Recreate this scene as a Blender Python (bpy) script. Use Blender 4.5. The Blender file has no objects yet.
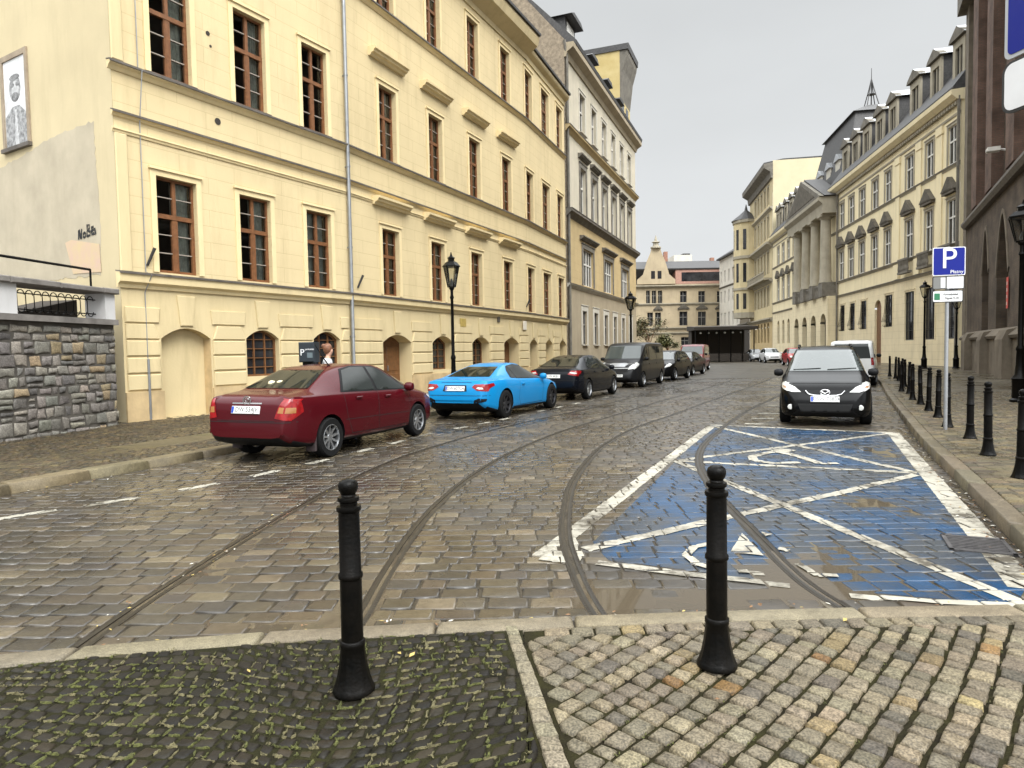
import bpy, bmesh, math, random
from mathutils import Vector, Matrix
from mathutils.bvhtree import BVHTree
random.seed(7)
R = math.radians
scene = bpy.context.scene
COL = scene.collection

# ------------------------------------------------------------------ camera
F_PX, CAM_H, HOR = 670.0, 1.62, 352.0
ROLL = R(1.0)
PITCH = math.atan((384 - HOR) / F_PX)
cam_d = bpy.data.cameras.new('camera'); cam = bpy.data.objects.new('camera', cam_d); COL.objects.link(cam)
cam_d.sensor_width = 36; cam_d.lens = F_PX / 1024 * 36; cam_d.clip_start = 0.05; cam_d.clip_end = 3000
cp, sp = math.cos(PITCH), math.sin(PITCH)
fw = Vector((0, cp, -sp)); up = Vector((0, sp, cp)); rt = Vector((1, 0, 0))
cr, sr = math.cos(ROLL), math.sin(ROLL)
# picture content is turned counter-clockwise, so the camera is turned clockwise
cx = rt * cr - up * sr; cy = up * cr + rt * sr
rot = Matrix((cx, cy, -fw)).transposed()
cam.matrix_world = Matrix.Translation((0, 0, CAM_H)) @ rot.to_4x4()
scene.camera = cam

def ray(px, py):
    x, y = (px - 512) / F_PX, (384 - py) / F_PX
    x, y = x * cr + y * sr, -x * sr + y * cr
    return (x, cp + y * sp, -sp + y * cp)
def gnd(px, py, z=0.0):
    d = ray(px, py); t = (z - CAM_H) / d[2]
    return (d[0] * t, d[1] * t)
def dep(px, py, Yd):
    d = ray(px, py); t = Yd / d[1]
    return (d[0] * t, CAM_H + d[2] * t)
def onplane(px, py, a, dr):
    d = ray(px, py)
    det = d[0] * (-dr[1]) + dr[0] * d[1]
    t = (a[0] * (-dr[1]) + dr[0] * a[1]) / det
    return ((d[0] * t - a[0]) * dr[0] + (d[1] * t - a[1]) * dr[1], CAM_H + d[2] * t)

# ------------------------------------------------------------------ materials
def newmat(name):
    m = bpy.data.materials.new(name); m.use_nodes = True
    nt = m.node_tree
    return m, nt, nt.nodes['Principled BSDF'], nt.nodes.new, nt.links.new
def mat(name, col, rough=0.6, var=0.0, vscale=3.0, bump=0.0, bscale=40.0, spec=0.5, metal=0.0, coat=0.0, col2=None, emit=None):
    m, nt, b, N, L = newmat(name)
    b.inputs['Roughness'].default_value = rough
    b.inputs['Specular IOR Level'].default_value = spec
    b.inputs['Metallic'].default_value = metal
    b.inputs['Coat Weight'].default_value = coat
    b.inputs['Coat Roughness'].default_value = 0.05
    b.inputs['Base Color'].default_value = (*col, 1)
    if var or col2 or bump:
        tc = N('ShaderNodeTexCoord')
    if var or col2:
        n = N('ShaderNodeTexNoise'); n.inputs['Scale'].default_value = vscale; n.inputs['Detail'].default_value = 8
        n.inputs['Roughness'].default_value = 0.65
        L(tc.outputs['Object'], n.inputs['Vector'])
        r = N('ShaderNodeValToRGB'); r.color_ramp.elements[0].position = 0.35; r.color_ramp.elements[1].position = 0.68
        c2 = col2 or tuple(c * (1 + var) for c in col)
        c1 = col if col2 else tuple(c * (1 - var) for c in col)
        r.color_ramp.elements[0].color = (*c1, 1); r.color_ramp.elements[1].color = (*c2, 1)
        L(n.outputs['Fac'], r.inputs['Fac']); L(r.outputs['Color'], b.inputs['Base Color'])
    if bump:
        n2 = N('ShaderNodeTexNoise'); n2.inputs['Scale'].default_value = bscale; n2.inputs['Detail'].default_value = 6
        L(tc.outputs['Object'], n2.inputs['Vector'])
        bp = N('ShaderNodeBump'); bp.inputs['Strength'].default_value = bump; bp.inputs['Distance'].default_value = 0.02
        L(n2.outputs['Fac'], bp.inputs['Height']); L(bp.outputs['Normal'], b.inputs['Normal'])
    return m
def wallmat(name, col, stain, joints=None, jstr=0.25, var=0.06, sc=0.5, patch=None):
    """render wall: broad weathering, stains running down, optional scored ashlar joints (width, height)"""
    m, nt, b, N, L = newmat(name)
    b.inputs['Roughness'].default_value = 0.85; b.inputs['Specular IOR Level'].default_value = 0.25
    tc = N('ShaderNodeTexCoord')
    n = N('ShaderNodeTexNoise'); n.inputs['Scale'].default_value = sc; n.inputs['Detail'].default_value = 9; n.inputs['Roughness'].default_value = 0.6
    L(tc.outputs['Object'], n.inputs['Vector'])
    r = N('ShaderNodeValToRGB'); e = r.color_ramp.elements
    e[0].position = 0.3; e[1].position = 0.7
    e[0].color = (*[c * (1 - var) for c in col], 1); e[1].color = (*[min(1, c * (1 + var)) for c in col], 1)
    L(n.outputs['Fac'], r.inputs['Fac'])
    mp = N('ShaderNodeMapping'); mp.inputs['Scale'].default_value = (2.2, 2.2, 0.35)
    L(tc.outputs['Object'], mp.inputs['Vector'])
    n2 = N('ShaderNodeTexNoise'); n2.inputs['Scale'].default_value = 0.8; n2.inputs['Detail'].default_value = 10; n2.inputs['Roughness'].default_value = 0.7
    L(mp.outputs['Vector'], n2.inputs['Vector'])
    r2 = N('ShaderNodeValToRGB'); r2.color_ramp.elements[0].position = 0.49; r2.color_ramp.elements[1].position = 0.82
    r2.color_ramp.elements[0].color = (0, 0, 0, 1); r2.color_ramp.elements[1].color = (0.55, 0.55, 0.55, 1)
    L(n2.outputs['Fac'], r2.inputs['Fac'])
    mx = N('ShaderNodeMix'); mx.data_type = 'RGBA'
    L(r2.outputs['Color'], mx.inputs['Factor']); L(r.outputs['Color'], mx.inputs['A']); mx.inputs['B'].default_value = (*stain, 1)
    out = mx.outputs['Result']
    n3 = N('ShaderNodeTexNoise'); n3.inputs['Scale'].default_value = 25; n3.inputs['Detail'].default_value = 5
    L(tc.outputs['Object'], n3.inputs['Vector'])
    bp = N('ShaderNodeBump'); bp.inputs['Strength'].default_value = 0.12; bp.inputs['Distance'].default_value = 0.02
    L(n3.outputs['Fac'], bp.inputs['Height'])
    if joints:
        sx = N('ShaderNodeSeparateXYZ'); cxn = N('ShaderNodeCombineXYZ')
        L(tc.outputs['Object'], sx.inputs[0]); L(sx.outputs['X'], cxn.inputs['X']); L(sx.outputs['Z'], cxn.inputs['Y'])
        bk = N('ShaderNodeTexBrick'); bk.inputs['Scale'].default_value = 1; bk.inputs['Brick Width'].default_value = joints[0]
        bk.inputs['Row Height'].default_value = joints[1]; bk.inputs['Mortar Size'].default_value = 0.010; bk.inputs['Mortar Smooth'].default_value = 0.3
        L(cxn.outputs[0], bk.inputs['Vector'])
        bp2 = N('ShaderNodeBump'); bp2.invert = True; bp2.inputs['Strength'].default_value = jstr; bp2.inputs['Distance'].default_value = 0.02
        L(bk.outputs['Fac'], bp2.inputs['Height']); L(bp.outputs['Normal'], bp2.inputs['Normal'])
        L(bp2.outputs['Normal'], b.inputs['Normal'])
        m2 = N('ShaderNodeMix'); m2.data_type = 'RGBA'; m2.blend_type = 'MULTIPLY'
        ml = N('ShaderNodeMath'); ml.operation = 'MULTIPLY'; ml.inputs[1].default_value = jstr
        L(bk.outputs['Fac'], ml.inputs[0]); L(ml.outputs[0], m2.inputs['Factor'])
        L(out, m2.inputs['A']); m2.inputs['B'].default_value = (0.55, 0.5, 0.42, 1); out = m2.outputs['Result']
    else:
        L(bp.outputs['Normal'], b.inputs['Normal'])
    L(out, b.inputs['Base Color'])
    return m
def brickmat(name, c1, c2, mortar, w, h, ms=0.012, sc=1.0, bump=0.5):
    m, nt, b, N, L = newmat(name)
    b.inputs['Roughness'].default_value = 0.85; b.inputs['Specular IOR Level'].default_value = 0.3
    tc = N('ShaderNodeTexCoord'); sx = N('ShaderNodeSeparateXYZ'); cc = N('ShaderNodeCombineXYZ')
    L(tc.outputs['Object'], sx.inputs[0])
    ad = N('ShaderNodeMath'); ad.operation = 'ADD'; L(sx.outputs['X'], ad.inputs[0]); L(sx.outputs['Y'], ad.inputs[1])
    L(ad.outputs[0], cc.inputs['X']); L(sx.outputs['Z'], cc.inputs['Y'])
    bk = N('ShaderNodeTexBrick'); bk.inputs['Scale'].default_value = 1; bk.inputs['Brick Width'].default_value = w; bk.inputs['Row Height'].default_value = h
    bk.inputs['Mortar Size'].default_value = ms; bk.inputs['Color1'].default_value = (*c1, 1); bk.inputs['Color2'].default_value = (*c2, 1); bk.inputs['Mortar'].default_value = (*mortar, 1)
    L(cc.outputs[0], bk.inputs['Vector'])
    n = N('ShaderNodeTexNoise'); n.inputs['Scale'].default_value = 1.1; n.inputs['Detail'].default_value = 9; L(tc.outputs['Object'], n.inputs['Vector'])
    mp = N('ShaderNodeMapRange'); mp.inputs[1].default_value = 0.3; mp.inputs[2].default_value = 0.7; mp.inputs[3].default_value = 0.55; mp.inputs[4].default_value = 1.3
    L(n.outputs['Fac'], mp.inputs[0])
    mx = N('ShaderNodeMix'); mx.data_type = 'RGBA'; mx.blend_type = 'MULTIPLY'; mx.inputs['Factor'].default_value = 1
    L(bk.outputs['Color'], mx.inputs['A']); L(mp.outputs[0], mx.inputs['B']); L(mx.outputs['Result'], b.inputs['Base Color'])
    bp = N('ShaderNodeBump'); bp.invert = True; bp.inputs['Strength'].default_value = bump; bp.inputs['Distance'].default_value = 0.02
    L(bk.outputs['Fac'], bp.inputs['Height']); L(bp.outputs['Normal'], b.inputs['Normal'])
    return m
def settmat(name, rough=(0.2, 0.5), speck=0.0, sscale=120.0, spec=0.22, bstr=0.35, wetscale=0.7, stain=0.8):
    """stone tops: per-stone colour attribute, mottling, wet sheen that comes and goes"""
    m, nt, b, N, L = newmat(name)
    b.inputs['Specular IOR Level'].default_value = spec
    at = N('ShaderNodeAttribute'); at.attribute_name = 'Col'
    tc = N('ShaderNodeTexCoord')
    n = N('ShaderNodeTexNoise'); n.inputs['Scale'].default_value = 18; n.inputs['Detail'].default_value = 8; n.inputs['Roughness'].default_value = 0.7
    L(tc.outputs['Object'], n.inputs['Vector'])
    mr = N('ShaderNodeMapRange'); mr.inputs[1].default_value = 0.3; mr.inputs[2].default_value = 0.7; mr.inputs[3].default_value = 0.72; mr.inputs[4].default_value = 1.22
    L(n.outputs['Fac'], mr.inputs[0])
    mx = N('ShaderNodeMix'); mx.data_type = 'RGBA'; mx.blend_type = 'MULTIPLY'; mx.inputs['Factor'].default_value = 1
    L(at.outputs['Color'], mx.inputs['A']); L(mr.outputs[0], mx.inputs['B'])
    out = mx.outputs['Result']
    if speck:
        s = N('ShaderNodeTexNoise'); s.inputs['Scale'].default_value = sscale; s.inputs['Detail'].default_value = 3; L(tc.outputs['Object'], s.inputs['Vector'])
        sr_ = N('ShaderNodeMapRange'); sr_.inputs[1].default_value = 0.38; sr_.inputs[2].default_value = 0.62; sr_.inputs[3].default_value = 1 - speck; sr_.inputs[4].default_value = 1 + speck
        L(s.outputs['Fac'], sr_.inputs[0])
        m3 = N('ShaderNodeMix'); m3.data_type = 'RGBA'; m3.blend_type = 'MULTIPLY'; m3.inputs['Factor'].default_value = 1
        L(out, m3.inputs['A']); L(sr_.outputs[0], m3.inputs['B']); out = m3.outputs['Result']
    bn = N('ShaderNodeTexNoise'); bn.inputs['Scale'].default_value = 1.6; bn.inputs['Detail'].default_value = 9; bn.inputs['Roughness'].default_value = 0.7
    L(tc.outputs['Object'], bn.inputs['Vector'])
    br = N('ShaderNodeValToRGB'); br.color_ramp.elements[0].position = .34; br.color_ramp.elements[1].position = .66
    br.color_ramp.elements[0].color = (.70, .68, .64, 1); br.color_ramp.elements[1].color = (1.22, 1.2, 1.12, 1)
    L(bn.outputs['Fac'], br.inputs['Fac'])
    m4 = N('ShaderNodeMix'); m4.data_type = 'RGBA'; m4.blend_type = 'MULTIPLY'; m4.inputs['Factor'].default_value = stain
    L(out, m4.inputs['A']); L(br.outputs['Color'], m4.inputs['B']); out = m4.outputs['Result']
    L(out, b.inputs['Base Color'])
    w = N('ShaderNodeTexNoise'); w.inputs['Scale'].default_value = wetscale; w.inputs['Detail'].default_value = 6; L(tc.outputs['Object'], w.inputs['Vector'])
    wr = N('ShaderNodeMapRange'); wr.inputs[1].default_value = 0.40; wr.inputs[2].default_value = 0.58; wr.inputs[3].default_value = rough[0]; wr.inputs[4].default_value = rough[1]
    L(w.outputs['Fac'], wr.inputs[0]); L(wr.outputs[0], b.inputs['Roughness'])
    n2 = N('ShaderNodeTexNoise'); n2.inputs['Scale'].default_value = 45; n2.inputs['Detail'].default_value = 7; L(tc.outputs['Object'], n2.inputs['Vector'])
    bp = N('ShaderNodeBump'); bp.inputs['Strength'].default_value = bstr; bp.inputs['Distance'].default_value = 0.01
    L(n2.outputs['Fac'], bp.inputs['Height']); L(bp.outputs['Normal'], b.inputs['Normal'])
    return m
def paintmat(name, col, under, wear=0.5, rough=0.35, wscale=6.0):
    """road paint with worn-through patches (the wear has its own shape)"""
    m, nt, b, N, L = newmat(name)
    b.inputs['Roughness'].default_value = rough; b.inputs['Specular IOR Level'].default_value = .25
    tc = N('ShaderNodeTexCoord')
    n = N('ShaderNodeTexNoise'); n.inputs['Scale'].default_value = wscale; n.inputs['Detail'].default_value = 10; n.inputs['Roughness'].default_value = 0.75
    L(tc.outputs['Object'], n.inputs['Vector'])
    n1 = N('ShaderNodeTexNoise'); n1.inputs['Scale'].default_value = 0.9; n1.inputs['Detail'].default_value = 3
    L(tc.outputs['Object'], n1.inputs['Vector'])
    ad = N('ShaderNodeMath'); ad.operation = 'MULTIPLY_ADD'; ad.inputs[1].default_value = 0.8; L(n1.outputs['Fac'], ad.inputs[0]); L(n.outputs['Fac'], ad.inputs[2])
    r = N('ShaderNodeMapRange'); r.inputs[1].default_value = 1.35 - 0.75 * wear; r.inputs[2].default_value = 1.55 - 0.75 * wear
    L(ad.outputs[0], r.inputs[0])
    v = N('ShaderNodeTexNoise'); v.inputs['Scale'].default_value = 2.5; v.inputs['Detail'].default_value = 6; L(tc.outputs['Object'], v.inputs['Vector'])
    rr = N('ShaderNodeValToRGB'); rr.color_ramp.elements[0].position = .3; rr.color_ramp.elements[1].position = .7
    rr.color_ramp.elements[0].color = (*[c * .7 for c in col], 1); rr.color_ramp.elements[1].color = (*[min(1, c * 1.15) for c in col], 1)
    L(v.outputs['Fac'], rr.inputs['Fac'])
    mx = N('ShaderNodeMix'); mx.data_type = 'RGBA'; L(r.outputs[0], mx.inputs['Factor']); L(rr.outputs['Color'], mx.inputs['A']); mx.inputs['B'].default_value = (*under, 1)
    L(mx.outputs['Result'], b.inputs['Base Color'])
    bp = N('ShaderNodeBump'); bp.inputs['Strength'].default_value = 0.3; bp.inputs['Distance'].default_value = 0.01
    L(n.outputs['Fac'], bp.inputs['Height']); L(bp.outputs['Normal'], b.inputs['Normal'])
    return m
def glassmat(name, tint=(0.75, 0.8, 0.78), rough=0.02, boost=1.0):
    m, nt, b, N, L = newmat(name)
    nt.nodes.remove(b)
    t = N('ShaderNodeBsdfTransparent'); t.inputs['Color'].default_value = (*tint, 1)
    g = N('ShaderNodeBsdfGlossy'); g.inputs['Roughness'].default_value = rough
    f = N('ShaderNodeFresnel'); f.inputs['IOR'].default_value = 1.5
    ml = N('ShaderNodeMath'); ml.operation = 'MULTIPLY'; ml.inputs[1].default_value = boost; ml.use_clamp = True
    L(f.outputs[0], ml.inputs[0])
    mx = N('ShaderNodeMixShader'); L(ml.outputs[0], mx.inputs[0]); L(t.outputs[0], mx.inputs[1]); L(g.outputs[0], mx.inputs[2])
    L(mx.outputs[0], nt.nodes['Material Output'].inputs['Surface'])
    return m

M = {}
M['cream'] = wallmat('cream_render', (0.60, 0.485, 0.28), (0.36, 0.275, 0.15), joints=(1.6, 0.42), jstr=0.32, var=0.06)
M['cream_plain'] = wallmat('cream_render_plain', (0.59, 0.48, 0.277), (0.31, 0.235, 0.125), var=0.06)
M['cream_pale'] = wallmat('cream_render_gable', (0.54, 0.455, 0.285), (0.40, 0.33, 0.20), var=0.08)
M['plinth'] = wallmat('plinth_damp', (0.50, 0.37, 0.20), (0.25, 0.18, 0.10), var=0.25, sc=2.0)
M['cement'] = wallmat('cement_patch', (0.44, 0.385, 0.285), (0.34, 0.29, 0.21), var=0.12, sc=1.2)
M['flash'] = mat('lead_flashing', (0.10, 0.085, 0.07), 0.5, var=0.3)
M['zinc'] = mat('zinc_pipe', (0.30, 0.31, 0.32), 0.35, var=0.15, metal=0.6)
M['wood'] = mat('brown_window_wood', (0.175, 0.075, 0.031), 0.5, var=0.25, vscale=8, spec=.3)
M['darkwood'] = mat('dark_door_wood', (0.16, 0.07, 0.025), 0.5, var=0.3, vscale=6)
M['whitewood'] = mat('white_window_frame', (0.62, 0.60, 0.55), 0.5, var=0.1)
M['greywood'] = mat('grey_window_frame', (0.22, 0.21, 0.19), 0.5, var=0.2)
M['glass'] = glassmat('window_glass', (0.66, 0.70, 0.68), 0.02, 1.5)
M['darkglass'] = mat('dark_window_glass', (0.022, 0.022, 0.024), 0.06, var=0.5, vscale=0.8, spec=0.5)
M['curtain'] = mat('pale_curtain', (0.58, 0.56, 0.50), 0.9, var=0.3, vscale=5)
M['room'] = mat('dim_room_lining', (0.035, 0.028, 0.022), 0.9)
M['slate'] = mat('slate_roof', (0.045, 0.043, 0.042), 0.6, var=0.35, vscale=6, bump=0.4, bscale=14)
M['iron'] = mat('black_painted_iron', (0.0022, 0.0022, 0.002), 0.3, col2=(0.0055, 0.0045, 0.0035), vscale=9, bump=0.15, bscale=70, spec=.10)
M['darkiron'] = mat('dark_iron', (0.03, 0.028, 0.026), 0.5, var=0.3)
M['metalroof'] = mat('wet_metal_roof', (0.42, 0.43, 0.44), 0.3, metal=0.8)
M['bar'] = mat('pale_glazing_bar', (0.30, 0.26, 0.215), 0.5)

# ------------------------------------------------------------------ mesh helper
class MB:
    def __init__(s): s.v = []; s.f = []; s.m = []; s.k = 0
    def add(s, vs, fs, m=None):
        o = len(s.v); s.v += [tuple(v) for v in vs]
        for f in fs: s.f.append([i + o for i in f]); s.m.append(s.k if m is None else m)
        return s
    def quad(s, a, b, c, d, m=None): return s.add([a, b, c, d], [(0, 1, 2, 3)], m)
    def box(s, x0, x1, y0, y1, z0, z1, m=None):
        return s.add([(x0, y0, z0), (x1, y0, z0), (x1, y1, z0), (x0, y1, z0), (x0, y0, z1), (x1, y0, z1), (x1, y1, z1), (x0, y1, z1)],
                     [(0, 3, 2, 1), (4, 5, 6, 7), (0, 1, 5, 4), (1, 2, 6, 5), (2, 3, 7, 6), (3, 0, 4, 7)], m)
    def bbox(s, x0, x1, y0, y1, z0, z1, c=0.01, m=None):
        """box with chamfered edges on the front (y0) face"""
        n = [(x0, y1, z0), (x1, y1, z0), (x1, y1, z1), (x0, y1, z1)]
        p = [(x0, y0 + c, z0), (x1, y0 + c, z0), (x1, y0 + c, z1), (x0, y0 + c, z1)]
        q = [(x0 + c, y0, z0 + c), (x1 - c, y0, z0 + c), (x1 - c, y0, z1 - c), (x0 + c, y0, z1 - c)]
        return s.add(n + p + q, [(3, 2, 1, 0)] + [(i, (i + 1) % 4, 4 + (i + 1) % 4, 4 + i) for i in range(4)] + [(4 + i, 4 + (i + 1) % 4, 8 + (i + 1) % 4, 8 + i) for i in range(4)] + [(8, 9, 10, 11)], m)
    def prism(s, poly, y0, y1, c=0.0, m=None):
        """poly in (x, z), extruded from y1 (back) to y0 (front), front chamfered by c towards the centroid"""
        n = len(poly); gx = sum(p[0] for p in poly) / n; gz = sum(p[1] for p in poly) / n
        vs = [(x, y1, z) for x, z in poly] + [(x, y0 + c, z) for x, z in poly]
        fs = [tuple(range(n))[::-1]] + [(i, (i + 1) % n, n + (i + 1) % n, n + i) for i in range(n)]
        if c:
            q = []
            for i in range(n):
                a, b_, d = poly[i - 1], poly[i], poly[(i + 1) % n]
                vx, vz = gx - b_[0], gz - b_[1]; l = math.hypot(vx, vz) or 1
                q.append((b_[0] + vx / l * c * 1.3, y0, b_[1] + vz / l * c * 1.3))
            vs += q; fs += [(n + i, n + (i + 1) % n, 2 * n + (i + 1) % n, 2 * n + i) for i in range(n)] + [tuple(range(2 * n, 3 * n))]
        else:
            fs.append(tuple(range(n, 2 * n)))
        return s.add(vs, fs, m)
    def extrude(s, prof, x0, x1, m=None):
        """profile in (y, z) swept along x with end caps"""
        n = len(prof)
        return s.add([(x0, y, z) for y, z in prof] + [(x1, y, z) for y, z in prof],
                     [(i, (i + 1) % n, n + (i + 1) % n, n + i) for i in range(n)] + [tuple(range(n))[::-1], tuple(range(n, 2 * n))], m)
    def lathe(s, prof, seg=16, cx=0, cy=0, cz=0, m=None, flute=None, ax='z', caps=True):
        vs = []; fs = []
        for r, z in prof:
            for i in range(seg):
                a = 2 * math.pi * i / seg
                rr = r * (flute(a, z) if flute else 1)
                if ax == 'z': vs.append((cx + rr * math.cos(a), cy + rr * math.sin(a), cz + z))
                elif ax == 'y': vs.append((cx + rr * math.cos(a), cy + z, cz + rr * math.sin(a)))
                else: vs.append((cx + z, cy + rr * math.cos(a), cz + rr * math.sin(a)))
        for j in range(len(prof) - 1):
            for i in range(seg):
                k = (i + 1) % seg
                fs.append((j * seg + i, j * seg + k, (j + 1) * seg + k, (j + 1) * seg + i))
        if caps: fs.append(tuple(range(seg))[::-1]); n = (len(prof) - 1) * seg; fs.append(tuple(range(n, n + seg)))
        return s.add(vs, fs, m)
    def tube(s, pts, r, seg=8, m=None):
        P = [Vector(p) for p in pts]; vs = []; fs = []
        for i, p in enumerate(P):
            d = (P[min(i + 1, len(P) - 1)] - P[max(i - 1, 0)]).normalized()
            u = d.orthogonal().normalized() if abs(d.z) > 0.95 else d.cross(Vector((0, 0, 1))).normalized()
            w = d.cross(u)
            rr = r[i] if isinstance(r, (list, tuple)) else r
            for k in range(seg):
                a = 2 * math.pi * k / seg; q = p + (u * math.cos(a) + w * math.sin(a)) * rr
                vs.append(tuple(q))
        for i in range(len(P) - 1):
            for k in range(seg):
                l = (k + 1) % seg
                fs.append((i * seg + k, i * seg + l, (i + 1) * seg + l, (i + 1) * seg + k))
        fs.append(tuple(range(seg))[::-1]); n = (len(P) - 1) * seg; fs.append(tuple(range(n, n + seg)))
        return s.add(vs, fs, m)
    def build(s, name, mats, parent=None, mtx=None, smooth=None):
        me = bpy.data.meshes.new(name); me.from_pydata(s.v, [], s.f)
        mats = mats if isinstance(mats, (list, tuple)) else [mats]
        for m in mats: me.materials.append(m)
        if len(mats) > 1: me.polygons.foreach_set('material_index', s.m)
        if smooth is not None:
            me.polygons.foreach_set('use_smooth', [True] * len(me.polygons))
            me.set_sharp_from_angle(angle=R(smooth))
        me.update()
        o = bpy.data.objects.new(name, me); COL.objects.link(o)
        if parent: o.parent = parent
        if mtx is not None: o.matrix_basis = mtx
        return o
def empty(name, label, cat, mtx=None, group=None, kind=None):
    o = bpy.data.objects.new(name, None); COL.objects.link(o); o.empty_display_size = 0.2
    if mtx is not None: o.matrix_basis = mtx
    return tag(o, label, cat, group, kind)
def tag(o, label=None, cat=None, group=None, kind=None):
    if label: o['label'] = label
    if cat: o['category'] = cat
    if group: o['group'] = group
    if kind: o['kind'] = kind
    return o
def structure(o, label=None, cat=None): return tag(o, label, cat, None, 'structure')
def copy_tree(o, mtx, label, group=None):
    c = o.copy(); COL.objects.link(c); c.matrix_basis = mtx; c['label'] = label
    if group: c['group'] = group
    for ch in list(o.children):
        d = ch.copy(); COL.objects.link(d); d.parent = c
        for g in list(ch.children):
            e = g.copy(); COL.objects.link(e); e.parent = d
    return c
def frame2(p0, p1):
    """x along p0->p1, y = left of it (into the building), z up"""
    a = math.atan2(p1[1] - p0[1], p1[0] - p0[0])
    return Matrix.Translation((p0[0], p0[1], 0)) @ Matrix.Rotation(a, 4, 'Z')
def placed(x, y, z=0, a=0): return Matrix.Translation((x, y, z)) @ Matrix.Rotation(a, 4, 'Z')
def text(name, body, size, m, parent, mtx, align='CENTER', ext=0.002, shear=0.0, cx=1.0):
    cu = bpy.data.curves.new(name, 'FONT'); cu.body = body; cu.size = size; cu.align_x = align; cu.align_y = 'CENTER'; cu.extrude = ext; cu.shear = shear
    cu.space_character = cx
    t = bpy.data.objects.new('tmp', cu); COL.objects.link(t)
    me = bpy.data.meshes.new_from_object(t.evaluated_get(bpy.context.evaluated_depsgraph_get()))
    bpy.data.objects.remove(t); bpy.data.curves.remove(cu)
    me.name = name; me.materials.clear(); me.materials.append(m)
    o = bpy.data.objects.new(name, me); COL.objects.link(o)
    if parent: o.parent = parent
    o.matrix_basis = mtx
    return o
# text lies in its local xy plane; this stands it on a wall whose front looks along local -y
STAND = Matrix.Rotation(R(90), 4, 'X')
# ------------------------------------------------------------------ ground, road, pavements
def curve_fn(pts):
    """smooth x(y) through (x, y) points with rising y; linear beyond the ends"""
    P = sorted(pts, key=lambda p: p[1]); n = len(P)
    sl = []
    for i in range(n):
        a, b = P[max(i - 1, 0)], P[min(i + 1, n - 1)]
        sl.append((b[0] - a[0]) / (b[1] - a[1]))
    def fx(y):
        if y <= P[0][1]: return P[0][0] + sl[0] * (y - P[0][1])
        if y >= P[-1][1]: return P[-1][0] + sl[-1] * (y - P[-1][1])
        for i in range(n - 1):
            if y <= P[i + 1][1]:
                h = P[i + 1][1] - P[i][1]; t = (y - P[i][1]) / h
                return (P[i][0] * (2 * t ** 3 - 3 * t * t + 1) + sl[i] * h * (t ** 3 - 2 * t * t + t) + P[i + 1][0] * (3 * t * t - 2 * t ** 3) + sl[i + 1] * h * (t ** 3 - t * t))
    return fx
kerbL = curve_fn([(-8.6, 3.2), (-6.65, 7), (-4.78, 11.15), (-2.2, 17.0), (.5, 23.2), (3.4, 29.8), (6.5, 36.5), (10.2, 44), (15.5, 56), (20, 68), (24, 84), (27, 105), (29, 150)])
kerbR = curve_fn([(3.1, 3.3), (3.94, 5.12), (4.31, 5.91), (4.89, 7.12), (5.57, 8.57), (6.48, 10.51), (7.56, 12.69), (9.23, 15.99), (11.39, 20.25), (15.0, 27.2), (16.9, 31), (19.5, 36.5), (22.5, 44), (25.6, 54), (28.2, 66), (30.8, 82), (33.5, 105), (36.5, 150)])
fgo_inv = curve_fn([(3.50, -3.2), (3.56, -2.8), (3.70, -2.25), (3.81, -1.51), (3.89, -0.69), (3.95, 0.02), (3.99, 0.75), (4.02, 1.54), (4.03, 2.35), (4.03, 3.4)])
fgo = lambda x: fgo_inv(x)                       # road-side edge of the flush kerb: y(x)
fgi = lambda x: fgo_inv(x) - 0.165               # pavement-side edge
RAILS = [curve_fn(p) for p in (
    [(-2.46, 3.4), (-2.48, 3.9), (-2.48, 4.62), (-2.40, 6.16), (-2.17, 8.36), (-1.6, 10.99), (-0.02, 14.83), (2.19, 18.89), (6.53, 28.02), (10.76, 36.92), (16.2, 49.5), (22, 64), (26, 84), (29.5, 110)],
    [(-0.98, 3.7), (-0.96, 4.15), (-0.96, 4.85), (-0.92, 6.09), (-0.81, 7.24), (-0.57, 8.68), (-0.02, 10.8), (1.0, 13.54), (2.45, 16.47), (4.1, 19.87), (7.82, 27.1), (11.9, 35.6), (17.5, 48.9), (23.3, 63.4), (27.4, 84), (30.9, 110)],
    [(0.53, 3.9), (0.48, 4.29), (0.45, 4.78), (0.44, 5.68), (0.52, 6.68), (0.70, 8.04), (1.07, 9.7), (1.56, 11.42), (2.61, 14.02), (3.93, 16.46), (6.23, 20.9), (10.1, 28.2), (14.5, 36.9), (20, 48.4), (25.3, 63), (29.3, 84)],
    [(2.05, 4.0), (2.0, 4.49), (2.02, 4.99), (2.06, 5.38), (2.12, 6.0), (2.2, 6.86), (2.33, 7.9), (2.66, 9.53), (3.21, 11.21), (4.35, 13.75), (5.96, 17.03), (8.1, 20.9), (11.5, 27.2), (15.9, 36), (21.4, 47.5), (26.7, 62.3)])]

def clip(poly, nx, ny, c):
    out = []
    for i in range(len(poly)):
        p, q = poly[i - 1], poly[i]
        dp, dq = nx * p[0] + ny * p[1] - c, nx * q[0] + ny * q[1] - c
        if (dp <= 0) != (dq <= 0):
            t = dp / (dp - dq); out.append(tuple(p[k] + (q[k] - p[k]) * t for k in range(len(p))))
        if dq <= 0: out.append(q)
    return out
def area(poly): return 0.5 * sum(poly[i - 1][0] * poly[i][1] - poly[i][0] * poly[i - 1][1] for i in range(len(poly)))
def side_clip(poly, fx, off, keep):
    """keep the part left ('L') or right ('R') of the curve x = fx(y) shifted by off"""
    cy = sum(p[1] for p in poly) / len(poly)
    d = (fx(cy + .05) - fx(cy - .05)) / .1; l = math.hypot(1, d)
    nx, ny = 1 / l, -d / l; c = nx * (fx(cy)) + ny * cy + off
    return clip(poly, nx, ny, c) if keep == 'L' else clip(poly, -nx, -ny, -c)

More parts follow.
